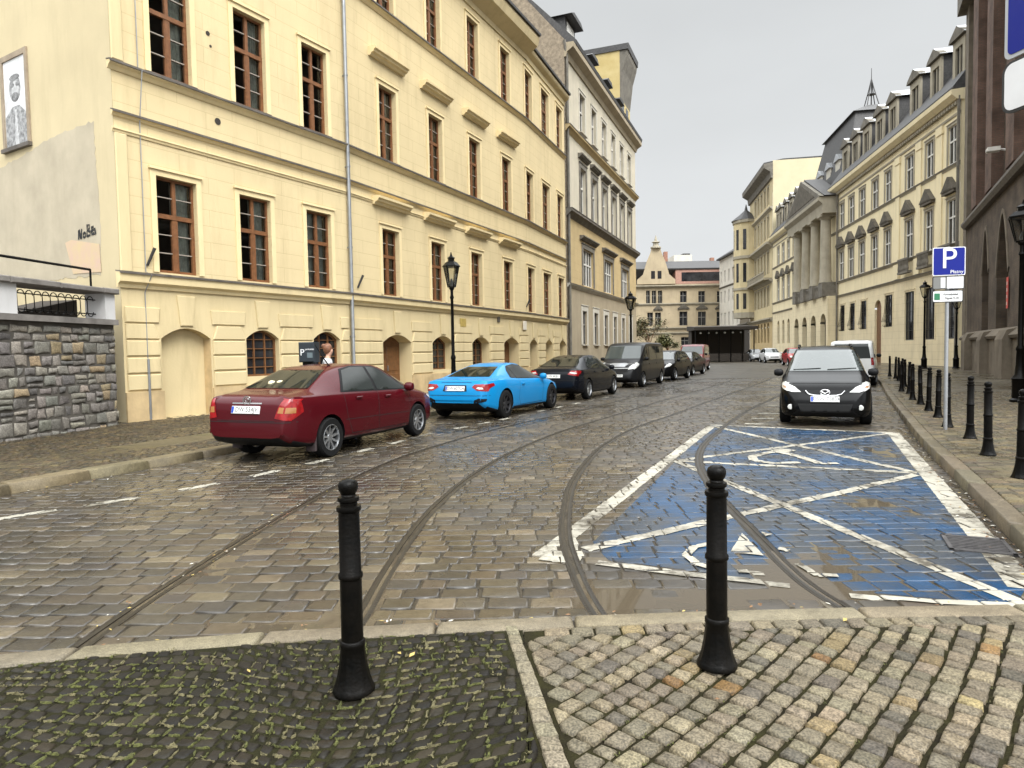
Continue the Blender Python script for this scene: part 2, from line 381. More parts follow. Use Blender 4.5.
class Setts:
    def __init__(s): s.v = []; s.f = []; s.c = []
    def stone(s, poly, z, col, h=0.03, bev=0.012, pil=0.0025, tilt=0.0):
        n = len(poly); gx = sum(p[0] for p in poly) / n; gy = sum(p[1] for p in poly) / n
        tx, ty = random.uniform(-tilt, tilt), random.uniform(-tilt, tilt)
        o = len(s.v); rings = ((0, -h), (0.3 * bev, -0.8 * bev), (1.0 * bev, -0.10 * bev), (1.9 * bev, 0.0))
        for ins, dz in rings:
            for x, y in poly:
                dx, dy = gx - x, gy - y; l = math.hypot(dx, dy) or 1; k = min(ins * 1.35, 0.45 * l) / l
                px, py = x + dx * k, y + dy * k
                s.v.append((px, py, z + dz + (px - gx) * tx + (py - gy) * ty))
        s.v.append((gx, gy, z + pil)); cen = o + 4 * n
        for r in range(3):
            for i in range(n):
                j = (i + 1) % n
                s.f.append((o + r * n + i, o + r * n + j, o + (r + 1) * n + j, o + (r + 1) * n + i)); s.c.append(col)
        for i in range(n):
            s.f.append((o + 3 * n + i, o + 3 * n + (i + 1) % n, cen)); s.c.append(col)
    def build(s, name, m, mtx=None):
        me = bpy.data.meshes.new(name); me.from_pydata(s.v, [], s.f); me.materials.append(m)
        at = me.color_attributes.new('Col', 'FLOAT_COLOR', 'CORNER')
        data = []
        for f, c in zip(s.f, s.c):
            data += [c[0], c[1], c[2], 1.0] * len(f)
        at.data.foreach_set('color', data)
        me.polygons.foreach_set('use_smooth', [True] * len(me.polygons)); me.update()
        o = bpy.data.objects.new(name, me); COL.objects.link(o)
        return o
def jit(c, a=0.12, t=0.04):
    g = 1 + random.uniform(-a, a)
    return tuple(max(0.004, x * g * (1 + random.uniform(-t, t))) for x in c)
def pick(pal):
    r = random.random() * sum(w for _, w in pal)
    for c, w in pal:
        r -= w
        if r <= 0: return c
    return pal[0][0]

# far ground sheet
gm = mat('earth', (0.10, 0.09, 0.075), 0.8, var=0.3)
structure(MB().quad((-400, -60, -0.12), (600, -60, -0.12), (600, 900, -0.12), (-400, 900, -0.12)).build('ground', gm))

# road: joint bed near, shaded sett surface far away
def roadmat():
    m, nt, b, N, L = newmat('far_sett_road'); b.inputs['Specular IOR Level'].default_value = .26
    tc = N('ShaderNodeTexCoord'); bk = N('ShaderNodeTexBrick'); bk.inputs['Scale'].default_value = 1; bk.inputs['Brick Width'].default_value = .2; bk.inputs['Row Height'].default_value = .16
    bk.inputs['Color1'].default_value = (.075, .061, .040, 1); bk.inputs['Color2'].default_value = (.054, .046, .031, 1); bk.inputs['Mortar'].default_value = (.05, .045, .04, 1); bk.inputs['Mortar Size'].default_value = .016
    L(tc.outputs['Object'], bk.inputs['Vector'])
    n = N('ShaderNodeTexNoise'); n.inputs['Scale'].default_value = .35; n.inputs['Detail'].default_value = 8; L(tc.outputs['Object'], n.inputs['Vector'])
    mr = N('ShaderNodeMapRange'); mr.inputs[1].default_value = .3; mr.inputs[2].default_value = .7; mr.inputs[3].default_value = .75; mr.inputs[4].default_value = 1.25; L(n.outputs['Fac'], mr.inputs[0])
    mx = N('ShaderNodeMix'); mx.data_type = 'RGBA'; mx.blend_type = 'MULTIPLY'; mx.inputs['Factor'].default_value = 1; L(bk.outputs['Color'], mx.inputs['A']); L(mr.outputs[0], mx.inputs['B'])
    L(mx.outputs['Result'], b.inputs['Base Color'])
    rr = N('ShaderNodeMapRange'); rr.inputs[1].default_value = .35; rr.inputs[2].default_value = .65; rr.inputs[3].default_value = .34; rr.inputs[4].default_value = .5; L(n.outputs['Fac'], rr.inputs[0]); L(rr.outputs[0], b.inputs['Roughness'])
    n2 = N('ShaderNodeTexNoise'); n2.inputs['Scale'].default_value = 6; n2.inputs['Detail'].default_value = 6; L(tc.outputs['Object'], n2.inputs['Vector'])
    bp = N('ShaderNodeBump'); bp.inputs['Strength'].default_value = .8; bp.inputs['Distance'].default_value = .03; L(n2.outputs['Fac'], bp.inputs['Height']); L(bp.outputs['Normal'], b.inputs['Normal'])
    return m
YF = 36.0
ys = [3.0 + 0.5 * i for i in range(int((YF - 3) / .5) + 1)]
mb = MB()
for a, b in zip(ys, ys[1:]):
    mb.quad((kerbL(a) - .3, a, -.010), (kerbR(a) + .3, a, -.010), (kerbR(b) + .3, b, -.010), (kerbL(b) - .3, b, -.010))
structure(mb.build('road_joint_bed', mat('road_joint_grit', (0.036, 0.0288, 0.0186), .4, var=.45, vscale=5, bump=.5, bscale=30, spec=.2)))
ys2 = [YF + 1.5 * i for i in range(int((200 - YF) / 1.5))]
mb = MB()
for a, b in zip(ys2, ys2[1:]):
    mb.quad((kerbL(a) - .3, a, -.004), (kerbR(a) + .3, a, -.004), (kerbR(b) + .3, b, -.004), (kerbL(b) - .3, b, -.004))
structure(mb.build('road', roadmat()))

PUD = [(-1.0, 4.35, .14, .75, .013), (-1.15, 4.02, .55, .10, .011), (.62, 4.35, .20, .30, .011), (1.15, 4.28, .75, .17, .013), (2.05, 4.75, .45, .34, .016), (1.9, 4.35, .7, .12, .010), (2.5, 5.2, .28, .32, .010), (3.7, 7.0, .3, .8, .012), (5.6, 10.4, .3, 1.2, .012), (-2.35, 5.4, .25, .9, .008)]
def sink(x, y): return sum(d * math.exp(-((x - a) / sx) ** 2 - ((y - b) / sy) ** 2) for a, b, sx, sy, d in PUD)
ROADPAL = [((0.05534, 0.04544, 0.03273), 5), ((0.04627, 0.03855, 0.02905), 5), ((0.0381, 0.03258, 0.02586), 3), ((0.06441, 0.05186, 0.03591), 3), ((0.08618, 0.06975, 0.04647), 1.3), ((0.1066, 0.08719, 0.06073), .8), ((0.04445, 0.03946, 0.03485), 2)]
S = Setts(); PAINTABLE = []
y = 3.3; row = 0
while y < YF:
    hgt = random.uniform(.145, .190) * (1 if y < 14 else 1.15)
    x = kerbL(y) - .4 + random.uniform(0, .2)
    xe = kerbR(y + .2) + .35
    while x < xe:
        w = random.uniform(.17, .295)
        g = .003 + random.random() * .0045
        p = [(x + g, y + g), (x + w - g, y + g), (x + w - g, y + hgt - g), (x + g, y + hgt - g)]
        x += w
        wav = .05 * math.sin(p[0][0] * .9 + y * .4) - .035 * p[0][0]   # rows wander a little
        p = [(a + random.uniform(-.008, .008), b + wav + random.uniform(-.007, .007)) for a, b in p]
        cxp, cyp = p[0][0] + w / 2, p[0][1] + hgt / 2
        if cyp < fgo(cxp) + .25:
            d = (fgo(cxp + .05) - fgo(cxp - .05)) / .1; l = math.hypot(1, d)
            p = clip(p, d / l, -1 / l, (d * cxp - fgo(cxp)) / l - .008)
            if len(p) < 3 or area(p) < .003: continue
        if abs(cxp - kerbL(cyp)) < .5: p = side_clip(p, kerbL, .012, 'R')
        if len(p) > 2 and abs(cxp - kerbR(cyp)) < .5: p = side_clip(p, kerbR, -.012, 'L')
        if len(p) < 3: continue
        if cxp < kerbL(cyp) - .1 or cxp > kerbR(cyp) + .1: continue
        parts = [p]
        for fx in RAILS:
            if abs(cxp - fx(cyp)) < .45:
                nxt = []
                for q in parts:
                    qx = sum(a for a, _ in q) / len(q); qy = sum(b for _, b in q) / len(q)
                    if abs(qx - fx(qy)) > .42: nxt.append(q); continue
                    for side, off in (('L', -.056), ('R', .056)):
                        c = side_clip(q, fx, off, side)
                        if len(c) > 2 and area(c) > .0035: nxt.append(c)
                parts = nxt
        for q in parts:
            if area(q) < .003: continue
            qx = sum(a for a, _ in q) / len(q); qy = sum(b for _, b in q) / len(q)
            z = random.uniform(-.004, .003) - sink(qx, qy) * 1.0
            st = len(S.f)
            S.stone(q, z, jit(pick(ROADPAL), .16, .025), bev=.008, tilt=.016, pil=.001)
            if qy < 24: PAINTABLE.append((st, len(S.f), qx, qy))
    y += hgt
road_setts = structure(S.build('road_setts', settmat('wet_road_setts', rough=(.08, .42), spec=.50, bstr=.16, wetscale=.55)))

# paint lies on the stone tops: each stroke is cut against the faces of the stones under it
class Paint:
    def __init__(s): s.v = []; s.f = []
    def lay(s, poly, dz):
        if area(poly) < 0: poly = poly[::-1]
        x0, x1 = min(p[0] for p in poly) - .2, max(p[0] for p in poly) + .2
        y0, y1 = min(p[1] for p in poly) - .2, max(p[1] for p in poly) + .2
        E = []
        for i in range(len(poly)):
            a, b = poly[i - 1], poly[i]; l = math.hypot(b[0] - a[0], b[1] - a[1]) or 1
            nx, ny = (b[1] - a[1]) / l, -(b[0] - a[0]) / l; E.append((nx, ny, nx * a[0] + ny * a[1]))
        for st, en, qx, qy in PAINTABLE:
            if not (x0 < qx < x1 and y0 < qy < y1): continue
            for fi in range(st, en):
                f = [S.v[i] for i in S.f[fi]]
                if min(v[2] for v in f) < max(v[2] for v in f) - .02: continue
                for e in E:
                    f = clip(f, *e)
                    if len(f) < 3: break
                if len(f) > 2:
                    o = len(s.v); s.v += [(v[0], v[1], v[2] + dz) for v in f]; s.f.append(tuple(range(o, o + len(f))))
    def stroke(s, pts, w, dz):
        for a, b in zip(pts, pts[1:]):
            l = math.hypot(b[0] - a[0], b[1] - a[1]) or 1; nx, ny = -(b[1] - a[1]) / l * w / 2, (b[0] - a[0]) / l * w / 2
            s.lay([(a[0] - nx, a[1] - ny), (b[0] - nx, b[1] - ny), (b[0] + nx, b[1] + ny), (a[0] + nx, a[1] + ny)], dz); dz += .0003
    def build(s, name, m):
        me = bpy.data.meshes.new(name); me.from_pydata(s.v, [], s.f); me.materials.append(m); me.update()
        o = bpy.data.objects.new(name, me); COL.objects.link(o); return structure(o)
g = lambda *ps: [gnd(*p) for p in ps]
WORN = (0.069, 0.0588, 0.042)
P_ = Paint()
P_.lay(g((712, 425), (893, 433), (917, 474), (675, 461)), .0016)
P_.lay([(2.32, 9.56), (5.15, 8.48), (3.43, 4.42), (3.1, 4.08), (2.1, 4.42), (.72, 5.1), (.66, 5.6)], .0016)
P_.build('blue_bay_paint', paintmat('worn_blue_paint', (.011, .046, .105), (.036, .043, .052), wear=.76, rough=.22, wscale=3.2))
P_ = Paint()
for i, (pts, w) in enumerate((([(541, 557), (712, 426)], .17), ([(710, 425), (895, 433)], .13), ([(893, 433), (1026, 589)], .20), ([(675, 461), (917, 473)], .13), ([(712, 426), (917, 473)], .12),
                              ([(675, 461), (893, 433)], .12), ([(675, 461), (1028, 606)], .12), ([(585, 550), (917, 475)], .125), ([(597, 563), (690, 575), (790, 585)], .095), ([(850, 595), (935, 602), (1026, 607)], .085))):
    P_.stroke(g(*pts), w, .0024 + .0006 * i)
P_.lay(g((538, 561), (573, 534), (584, 556), (578, 565)), .0095)
for i, (pts, w) in enumerate((([(787, 451), (768, 453), (752, 457), (754, 461), (775, 464), (800, 463)], .13), ([(775, 452), (792, 455), (806, 459), (820, 464), (838, 464)], .13), ([(775, 450), (792, 452)], .3),
                              ([(712, 544), (694, 548), (686, 556), (697, 565), (711, 569)], .07), ([(738, 572), (764, 573)], .08), ([(778, 549), (789, 551)], .07), ([(798, 563), (818, 575), (838, 576)], .06), ([(757, 534), (768, 537)], .12))):
    P_.stroke(g(*pts), w, .0100 + .0005 * i)
P_.lay(g((742, 534), (731, 552), (764, 556)), .0102)
P_.build('white_bay_lines', paintmat('worn_white_paint', (0.3838, 0.3582, 0.2942), WORN, wear=.66, rough=.5, wscale=5))

# white dashes of the parking lane on the left and the blocks beside the black car
P_ = Paint()
dl = curve_fn([(-5.9, 6.2), (-5.26, 6.85), (-4.55, 7.55), (-3.92, 8.38), (-3.45, 9.2), (-2.97, 10.2), (-2.52, 11.3), (-2.12, 12.28), (-1.75, 13.3), (-.87, 14.96), (-.3, 15.97), (1.1, 18.9), (2.8, 22.2)])
for yc in (6.95, 7.55, 8.35, 9.22, 10.15, 11.3, 12.25, 13.35, 14.5, 15.3, 16.2, 17.2, 18.3, 19.4, 20.6, 21.8, 23):
    h = .21; P_.stroke([(dl(yc - h), yc - h), (dl(yc + h), yc + h)], .13, .003)
for px, py in ((756, 424), (762, 418.5), (768, 413.5), (772.5, 409), (777, 405.5)):
    x, y = gnd(px, py); P_.lay([(x - .26, y - .02), (x + .2, y - .16), (x + .3, y + .02), (x - .16, y + .16)], .003)
P_.build('white_parking_dashes', paintmat('faded_white_dashes', (0.3713, 0.3514, 0.2917), WORN, wear=.66, rough=.5, wscale=5))

# tram track: grooved rails
def rail_mesh(fx, y0, y1):
    mb = MB(); prof = [(-.055, -.03), (-.055, -.006), (-.036, -.005), (-.034, -.003), (-.009, -.003), (-.007, -.022), (.019, -.022), (.021, -.005), (.034, -.005), (.037, -.006), (.055, -.006), (.055, -.03)]
    y = y0; ring = []
    while y <= y1 + 1e-6:
        d = (fx(y + .05) - fx(y - .05)) / .1; l = math.hypot(1, d); nx, ny = 1 / l, -d / l
        ring.append([(fx(y) + nx * a, y + ny * a, z) for a, z in prof]); y += .12 if y < 20 else .6
    n = len(prof); o = 0
    mb.v = [v for r in ring for v in r]
    for i in range(len(ring) - 1):
        for k in range(n - 1):
            mb.f.append([i * n + k, i * n + k + 1, (i + 1) * n + k + 1, (i + 1) * n + k]); mb.m.append(1 if k in (2, 3, 4, 6, 7, 8) else (2 if k == 5 else 0))
    return mb
railm = [mat('rail_bedding', (0.02232, 0.018, 0.01224), .4, var=.35, vscale=9, bump=.4, spec=.25), mat('worn_rail_steel', (0.0216, 0.018, 0.01296), .35, var=.3, vscale=7, metal=.2), mat('rail_groove_grime', (.022, .018, .014), .3, var=.4)]
RL = ['tram rail nearest the parked cars, running in from the lower left', 'tram rail curving past the left bollard, ending in a puddle', 'sharply bent tram rail crossing the corner of the blue bay', 'tram rail that cuts through the blue disabled bays']
for k, fx in enumerate(RAILS):
    y0 = [3.72, 3.86, 3.98, 4.06][k]
    tag(rail_mesh(fx, y0, 108).build('tram_rail', railm, smooth=30), RL[k], 'tram rail', 'tram rails in the setts')

# standing water in the hollows
def watermat():
    m, nt, b, N, L = newmat('puddle_water'); nt.nodes.remove(b)
    t = N('ShaderNodeBsdfTransparent'); t.inputs['Color'].default_value = (.72, .66, .56, 1)
    d = N('ShaderNodeBsdfDiffuse'); d.inputs['Color'].default_value = (.15, .122, .085, 1)
    m0 = N('ShaderNodeMixShader'); m0.inputs[0].default_value = .45; L(t.outputs[0], m0.inputs[1]); L(d.outputs[0], m0.inputs[2])
    gl = N('ShaderNodeBsdfGlossy'); gl.inputs['Roughness'].default_value = .03
    f = N('ShaderNodeFresnel'); f.inputs['IOR'].default_value = 1.33
    mx = N('ShaderNodeMixShader'); L(f.outputs[0], mx.inputs[0]); L(m0.outputs[0], mx.inputs[1]); L(gl.outputs[0], mx.inputs[2]); L(mx.outputs[0], nt.nodes['Material Output'].inputs['Surface'])
    return m
wm = watermat()
for pk_, (a, b, sx, sy, d) in enumerate(PUD):
    mb = MB(); n = 28; pts = []
    for i in range(n):
        t = 2 * math.pi * i / n; k = 1.5 * (1 + .18 * math.sin(3 * t + a) + .1 * math.sin(5 * t + b))
        px_, py_ = a + sx * k * math.cos(t), b + sy * k * math.sin(t)
        py_ = max(py_, fgo(px_) + .01)
        pts.append((px_, py_, -.0075 - .0002 * pk_))
    mb.add(pts, [tuple(range(n))])
    structure(mb.build('puddle', wm))

# ---- kerbs
KERBM = settmat('granite_kerb', rough=(.35, .6), speck=.22, sscale=90, bstr=.3)
def kerb(fx, y0, y1, w, side, ztop, name, step=.95, pal=((.27, .245, .205), 1)):
    K = Setts(); y = y0
    while y < y1:
        ln = step * random.uniform(.85, 1.15) if y < 40 else 3.0
        d = (fx(y + .3) - fx(y - .3)) / .6; l = math.hypot(1, d); dy = ln / l; y2 = y + dy; g = .006
        n1 = side / l, -side * d / l
        P = [(fx(y + g), y + g), (fx(y2 - g), y2 - g), (fx(y2 - g) + n1[0] * w, y2 - g + n1[1] * w), (fx(y + g) + n1[0] * w, y + g + n1[1] * w)]
        if area(P) < 0: P = P[::-1]
        K.stone(P, ztop + random.uniform(-.006, .006), jit(pal[0], .15, .04), h=ztop + .06, bev=.022, pil=0.0)
        y = y2
    return structure(K.build(name, KERBM))
kerb(kerbL, 3.6, 150, .26, -1, .125, 'left_kerb', pal=((0.1235, 0.1008, 0.0637), 1))
kerb(kerbR, 4.6, 150, .17, 1, .125, 'right_kerb', pal=((0.1105, 0.091, 0.06175), 1))
K = Setts(); x = -3.2
while x < 3.5:
    ln = random.uniform(.75, 1.1); g = .004
    P = [(x + g, fgi(x + g)), (x + ln - g, fgi(x + ln - g)), (x + ln - g, fgo(x + ln - g) - .005), (x + g, fgo(x + g) - .005)]
    K.stone(P, .028, jit((0.1584, 0.1353, 0.0957), .14, .03), h=.09, bev=.014, pil=0.0); x += ln
structure(K.build('flush_kerb', settmat('flush_granite_kerb', rough=(.35, .6), speck=.3, sscale=150, bstr=.3)))

# ---- foreground pavement
mossbed = mat('mossy_joints', (0.012, 0.0108, 0.0066), .8, vscale=6, col2=(.026, .025, .009), bump=1.0, bscale=70, spec=.08)
gritbed = mat('gritty_joints', (0.0132, 0.0108, 0.0066), .85, vscale=4, col2=(.026, .024, .008), bump=.8, bscale=60, spec=.08)
sxl = lambda y: -.06 + (3.74 - y) * .132        # left edge of the strip of setts between the two pavings
sxr = lambda y: .03 + (3.77 - y) * .145
n = 24
mb = MB()
for i in range(n):
    x0 = -4 + (sxl(3.0) + 4) * i / n; x1 = -4 + (sxl(3.0) + 4) * (i + 1) / n
    mb.quad((x0, .6, .021), (x1, .6, .021), (x1, fgi(x1) - .004, .021), (x0, fgi(x0) - .004, .021))
structure(mb.build('mossy_joint_bed', mossbed))
mb = MB()
for i in range(n):
    x0 = sxl(3.0) + .006 + 5 * i / n; x1 = sxl(3.0) + .006 + 5 * (i + 1) / n
    mb.quad((x0, .6, .012), (x1, .6, .012), (x1, fgi(x1) - .004, .012), (x0, fgi(x0) - .004, .012))
structure(mb.build('gritty_joint_bed', gritbed))
# dark mosaic setts laid in loose arcs
Sm = Setts(); PALD = [((0.01452, 0.01201, 0.00792), 5), ((0.011, 0.009438, 0.006732), 4), ((0.01892, 0.01544, 0.0099), 3), ((0.02464, 0.01973, 0.01188), 1)]
MOSS = []
y = .8
while y < 4.1:
    h = random.uniform(.066, .084); x = -3.9 + random.uniform(0, .08)
    while x < .5:
        w = random.uniform(.060, .098); g = .004 + random.random() * .007
        arc = lambda a, b: b + .085 * math.sin(a * 2.3 + .5) + .03 * math.sin(a * 5.1 + b * 3)
        p = [(x + g, arc(x, y + g)), (x + w - g, arc(x + w, y + g)), (x + w - g, arc(x + w, y + h - g)), (x + g, arc(x, y + h - g))]
        p = [(a + .10 * math.sin(b * 2.1 + 1) + random.uniform(-.009, .009), b + random.uniform(-.008, .008)) for a, b in p]
        x += w
        cxp = sum(a for a, _ in p) / 4; cyp = sum(b for _, b in p) / 4
        ex = sxl(cyp)
        if cxp > ex - .3: p = clip(p, 1, .132, ex + .132 * cyp - .008)
        if len(p) > 2 and cyp > fgi(cxp) - .2:
            d = (fgi(cxp + .05) - fgi(cxp - .05)) / .1; l = math.hypot(1, d); p = clip(p, -d / l, 1 / l, (fgi(cxp) - d * cxp) / l - .008)
        if len(p) < 3 or area(p) < .0015: continue
        Sm.stone(p, .029 + random.uniform(-.004, .004), jit(pick(PALD), .2, .04), h=.03, bev=.010, tilt=.05, pil=.004)
        MOSS.append((p[0], p[1])); MOSS.append((p[0], p[-1]))
    y += h
structure(Sm.build('mosaic_setts', settmat('dark_mosaic_stone', rough=(.35, .7), spec=.18, bstr=.5)))
# granite setts in slanting rows
Sg = Setts(); PALG = [((0.1374, 0.1157, 0.08107), 6), ((0.1111, 0.09425, 0.06793), 4), ((0.1668, 0.1383, 0.09312), 2), ((0.1521, 0.1157, 0.06299), .5), ((0.1755, 0.1355, 0.07395), .4), ((0.1462, 0.08749, 0.03835), .07), ((0.08481, 0.07282, 0.05751), 1.5)]
th = math.atan2(3.67 - 2.57, 1.37 - .35); ct, st_ = math.cos(th), math.sin(th)
GM = []
v = -3.2
while v < 3.8:
    wv = random.uniform(.098, .118); u = .2 + random.uniform(0, .1)
    while u < 6.5:
        wu = random.uniform(.075, .13); g = .005 + random.random() * .007
        q = [(u + g, v + g), (u + wu - g, v + g), (u + wu - g, v + wv - g), (u + g, v + wv - g)]
        u += wu
        q = [(a + random.uniform(-.006, .006), b + .03 * math.sin(a * 1.4) + random.uniform(-.006, .006)) for a, b in q]
        p = [(a * ct - b * st_, a * st_ + b * ct) for a, b in q]
        cxp = sum(a for a, _ in p) / 4; cyp = sum(b for _, b in p) / 4
        if cyp < .6 or cxp > 5 or cyp > 4.3 or cxp < -.2: continue
        ex = sxr(cyp)
        if cxp < ex + .3: p = clip(p, -1, -.145, -(ex + .145 * cyp) - .006)
        lim = lambda a: fgi(a) - .012
        if len(p) > 2 and cyp > fgi(cxp) - .3:
            d = (fgi(cxp + .05) - fgi(cxp - .05)) / .1; l = math.hypot(1, d); p = clip(p, -d / l, 1 / l, (fgi(cxp) - d * cxp) / l - .115)
        if len(p) < 3 or area(p) < .0022: continue
        Sg.stone(p, .031 + random.uniform(-.004, .005), jit(pick(PALG), .15, .03), h=.03, bev=.009, tilt=.03, pil=.003)
        GM.append((p[0], p[1]))
    v += wv
x = .02
while x < 4.5:                                     # one straight course along the kerb
    w = random.uniform(.11, .16); g = .005
    p = [(x + g, fgi(x) - .108), (x + w - g, fgi(x + w) - .108), (x + w - g, fgi(x + w) - .008), (x + g, fgi(x) - .008)]
    if x > sxr(3.75): Sg.stone(p, .030, jit(pick(PALG), .14, .03), bev=.009, tilt=.03)
    x += w
y = .7
while y < 3.72:                                    # the single strip between the two pavings
    h = random.uniform(.095, .13); g = .005
    p = [(sxl(y) + g, y + g), (sxr(y) - g - .012, y + g), (sxr(y + h) - g - .012, y + h - g), (sxl(y + h) + g, y + h - g)]
    Sg.stone([(a + random.uniform(-.003, .003), b) for a, b in p], .031, jit((0.1683, 0.1465, 0.1056), .12, .03), bev=.008, tilt=.02); y += h
structure(Sg.build('granite_setts', settmat('pale_granite_setts', rough=(.35, .62), speck=.42, sscale=110, bstr=.4)))

# moss and dry grass tufts in the joints
tm = [mat('green_moss', (.080, .084, .018), .9, var=.4, vscale=40, bump=1, bscale=120), mat('dry_moss', (.140, .122, .056), .9, var=.35, vscale=40, bump=1, bscale=120)]
mb = MB(); rr = random.Random(5)
def tuft(x, y, z, s, k):
    for _ in range(rr.randint(4, 8)):
        a = rr.uniform(0, 6.28); d = rr.uniform(0, .02) * s; bx, by = x + math.cos(a) * d * 1.4, y + math.sin(a) * d
        a2 = rr.uniform(0, 6.28); l = rr.uniform(.006, .017) * s; hh = rr.uniform(.004, .011) * s
        dx, dy = math.cos(a2) * l, math.sin(a2) * l
        mb.add([(bx - dy * .3, by + dx * .3, z), (bx + dy * .3, by - dx * .3, z), (bx + dx, by + dy, z + hh)], [(0, 1, 2)], k)
def ridge(a, b, z, wd, k):
    n = 5; L_ = []; dx, dy = b[0] - a[0], b[1] - a[1]; l = math.hypot(dx, dy) or 1; nx, ny = -dy / l, dx / l
    for i in range(n + 1):
        t = i / n; x = a[0] + dx * t + rr.uniform(-.004, .004) - nx * .0; y = a[1] + dy * t + rr.uniform(-.004, .004)
        w_ = wd * rr.uniform(.35, 1.25) * (1 if 0 < i < n else .35); h = rr.uniform(.002, .0055)
        L_ += [(x - nx * w_, y - ny * w_, z - .004), (x - nx * w_ * .4, y - ny * w_ * .4, z + h), (x + nx * w_ * .45, y + ny * w_ * .45, z + h * rr.uniform(.6, 1)), (x + nx * w_, y + ny * w_, z - .004)]
    mb.add(L_, [(4 * i + j, 4 * i + j + 1, 4 * i + 5 + j, 4 * i + 4 + j) for i in range(n) for j in range(3)], k)
for a, b in MOSS:
    mx_, my_ = (a[0] + b[0]) / 2, (a[1] + b[1]) / 2
    if my_ < 1.9: continue
    gden = .5 + .5 * math.sin(mx_ * 2.6 + 1.0 + math.sin(my_ * 1.7)) * math.sin(my_ * 3.1 + mx_)
    if rr.random() < .42 + .5 * gden:
        k = 0 if rr.random() < .36 + .40 * gden * (1 if mx_ < -.6 else .6) else 1
        t0, t1 = rr.choice(((0, 1), (0, .6), (.35, 1), (.15, .7), (-.2, .45))); dx_, dy_ = b[0] - a[0], b[1] - a[1]; q0, q1 = (a[0] + dx_ * t0 - .005, a[1] + dy_ * t0 - .005), (a[0] + dx_ * t1 - .005, a[1] + dy_ * t1 - .005)
        ridge(q0, q1, .0258, rr.uniform(.003, .0105), k)
        if rr.random() < .4: tuft(a[0] - .005, a[1] - .005, .028, 1.0, k)
for a, b in GM:
    gden = max(0, math.sin(a[0] * 2.2) * math.sin(a[1] * 2.7 + 1))
    for t in (.2, .6):
        if rr.random() < .05 + .4 * gden: tuft(a[0] + (b[0] - a[0]) * t, a[1] + (b[1] - a[1]) * t - .004, .020, .8, 0 if rr.random() < .7 else 1)
tag(mb.build('joint_moss', tm), 'green and straw coloured moss growing in the joints of the dark setts', 'moss', None, 'stuff')

# ---- pavements beyond the kerbs
def pavemat(name, c1, c2, sc, rough=(.3, .6)):
    m, nt, b, N, L = newmat(name); b.inputs['Specular IOR Level'].default_value = .26
    tc = N('ShaderNodeTexCoord'); v = N('ShaderNodeTexVoronoi'); v.inputs['Scale'].default_value = sc; L(tc.outputs['Object'], v.inputs['Vector'])
    r = N('ShaderNodeValToRGB'); r.color_ramp.elements[0].color = (*c1, 1); r.color_ramp.elements[1].color = (*c2, 1); L(v.outputs['Color'], r.inputs['Fac'])
    n = N('ShaderNodeTexNoise'); n.inputs['Scale'].default_value = .6; n.inputs['Detail'].default_value = 8; L(tc.outputs['Object'], n.inputs['Vector'])
    mr = N('ShaderNodeMapRange'); mr.inputs[1].default_value = .3; mr.inputs[2].default_value = .7; mr.inputs[3].default_value = .7; mr.inputs[4].default_value = 1.3; L(n.outputs['Fac'], mr.inputs[0])
    mx = N('ShaderNodeMix'); mx.data_type = 'RGBA'; mx.blend_type = 'MULTIPLY'; mx.inputs['Factor'].default_value = 1; L(r.outputs['Color'], mx.inputs['A']); L(mr.outputs[0], mx.inputs['B']); L(mx.outputs['Result'], b.inputs['Base Color'])
    rr_ = N('ShaderNodeMapRange'); rr_.inputs[1].default_value = .4; rr_.inputs[2].default_value = .6; rr_.inputs[3].default_value = rough[0]; rr_.inputs[4].default_value = rough[1]; L(n.outputs['Fac'], rr_.inputs[0]); L(rr_.outputs[0], b.inputs['Roughness'])
    bp = N('ShaderNodeBump'); bp.invert = True; bp.inputs['Strength'].default_value = .5; bp.inputs['Distance'].default_value = .02; L(v.outputs['Distance'], bp.inputs['Height']); L(bp.outputs['Normal'], b.inputs['Normal'])
    return m
mb = MB()
for a, b in zip([3.3 + 1.5 * i for i in range(100)], [4.8 + 1.5 * i for i in range(100)]):
    mb.quad((kerbL(a) - 16, a, .10), (kerbL(a) - .25, a, .10), (kerbL(b) - .25, b, .10), (kerbL(b) - 16, b, .10))
structure(mb.build('left_pavement', pavemat('left_pavement_setts', (0.0744, 0.05952, 0.03596), (0.0465, 0.03968, 0.02852), 9)))
mb = MB()
for a, b in zip([4.3 + 1.5 * i for i in range(100)], [5.8 + 1.5 * i for i in range(100)]):
    mb.quad((kerbR(a) + .16, a, .10), (kerbR(a) + 30, a, .10), (kerbR(b) + 30, b, .10), (kerbR(b) + .16, b, .10))
structure(mb.build('right_pavement', pavemat('right_pavement_setts', (0.0975, 0.0819, 0.05525), (0.0585, 0.0507, 0.0364), 9, rough=(.16, .55))))
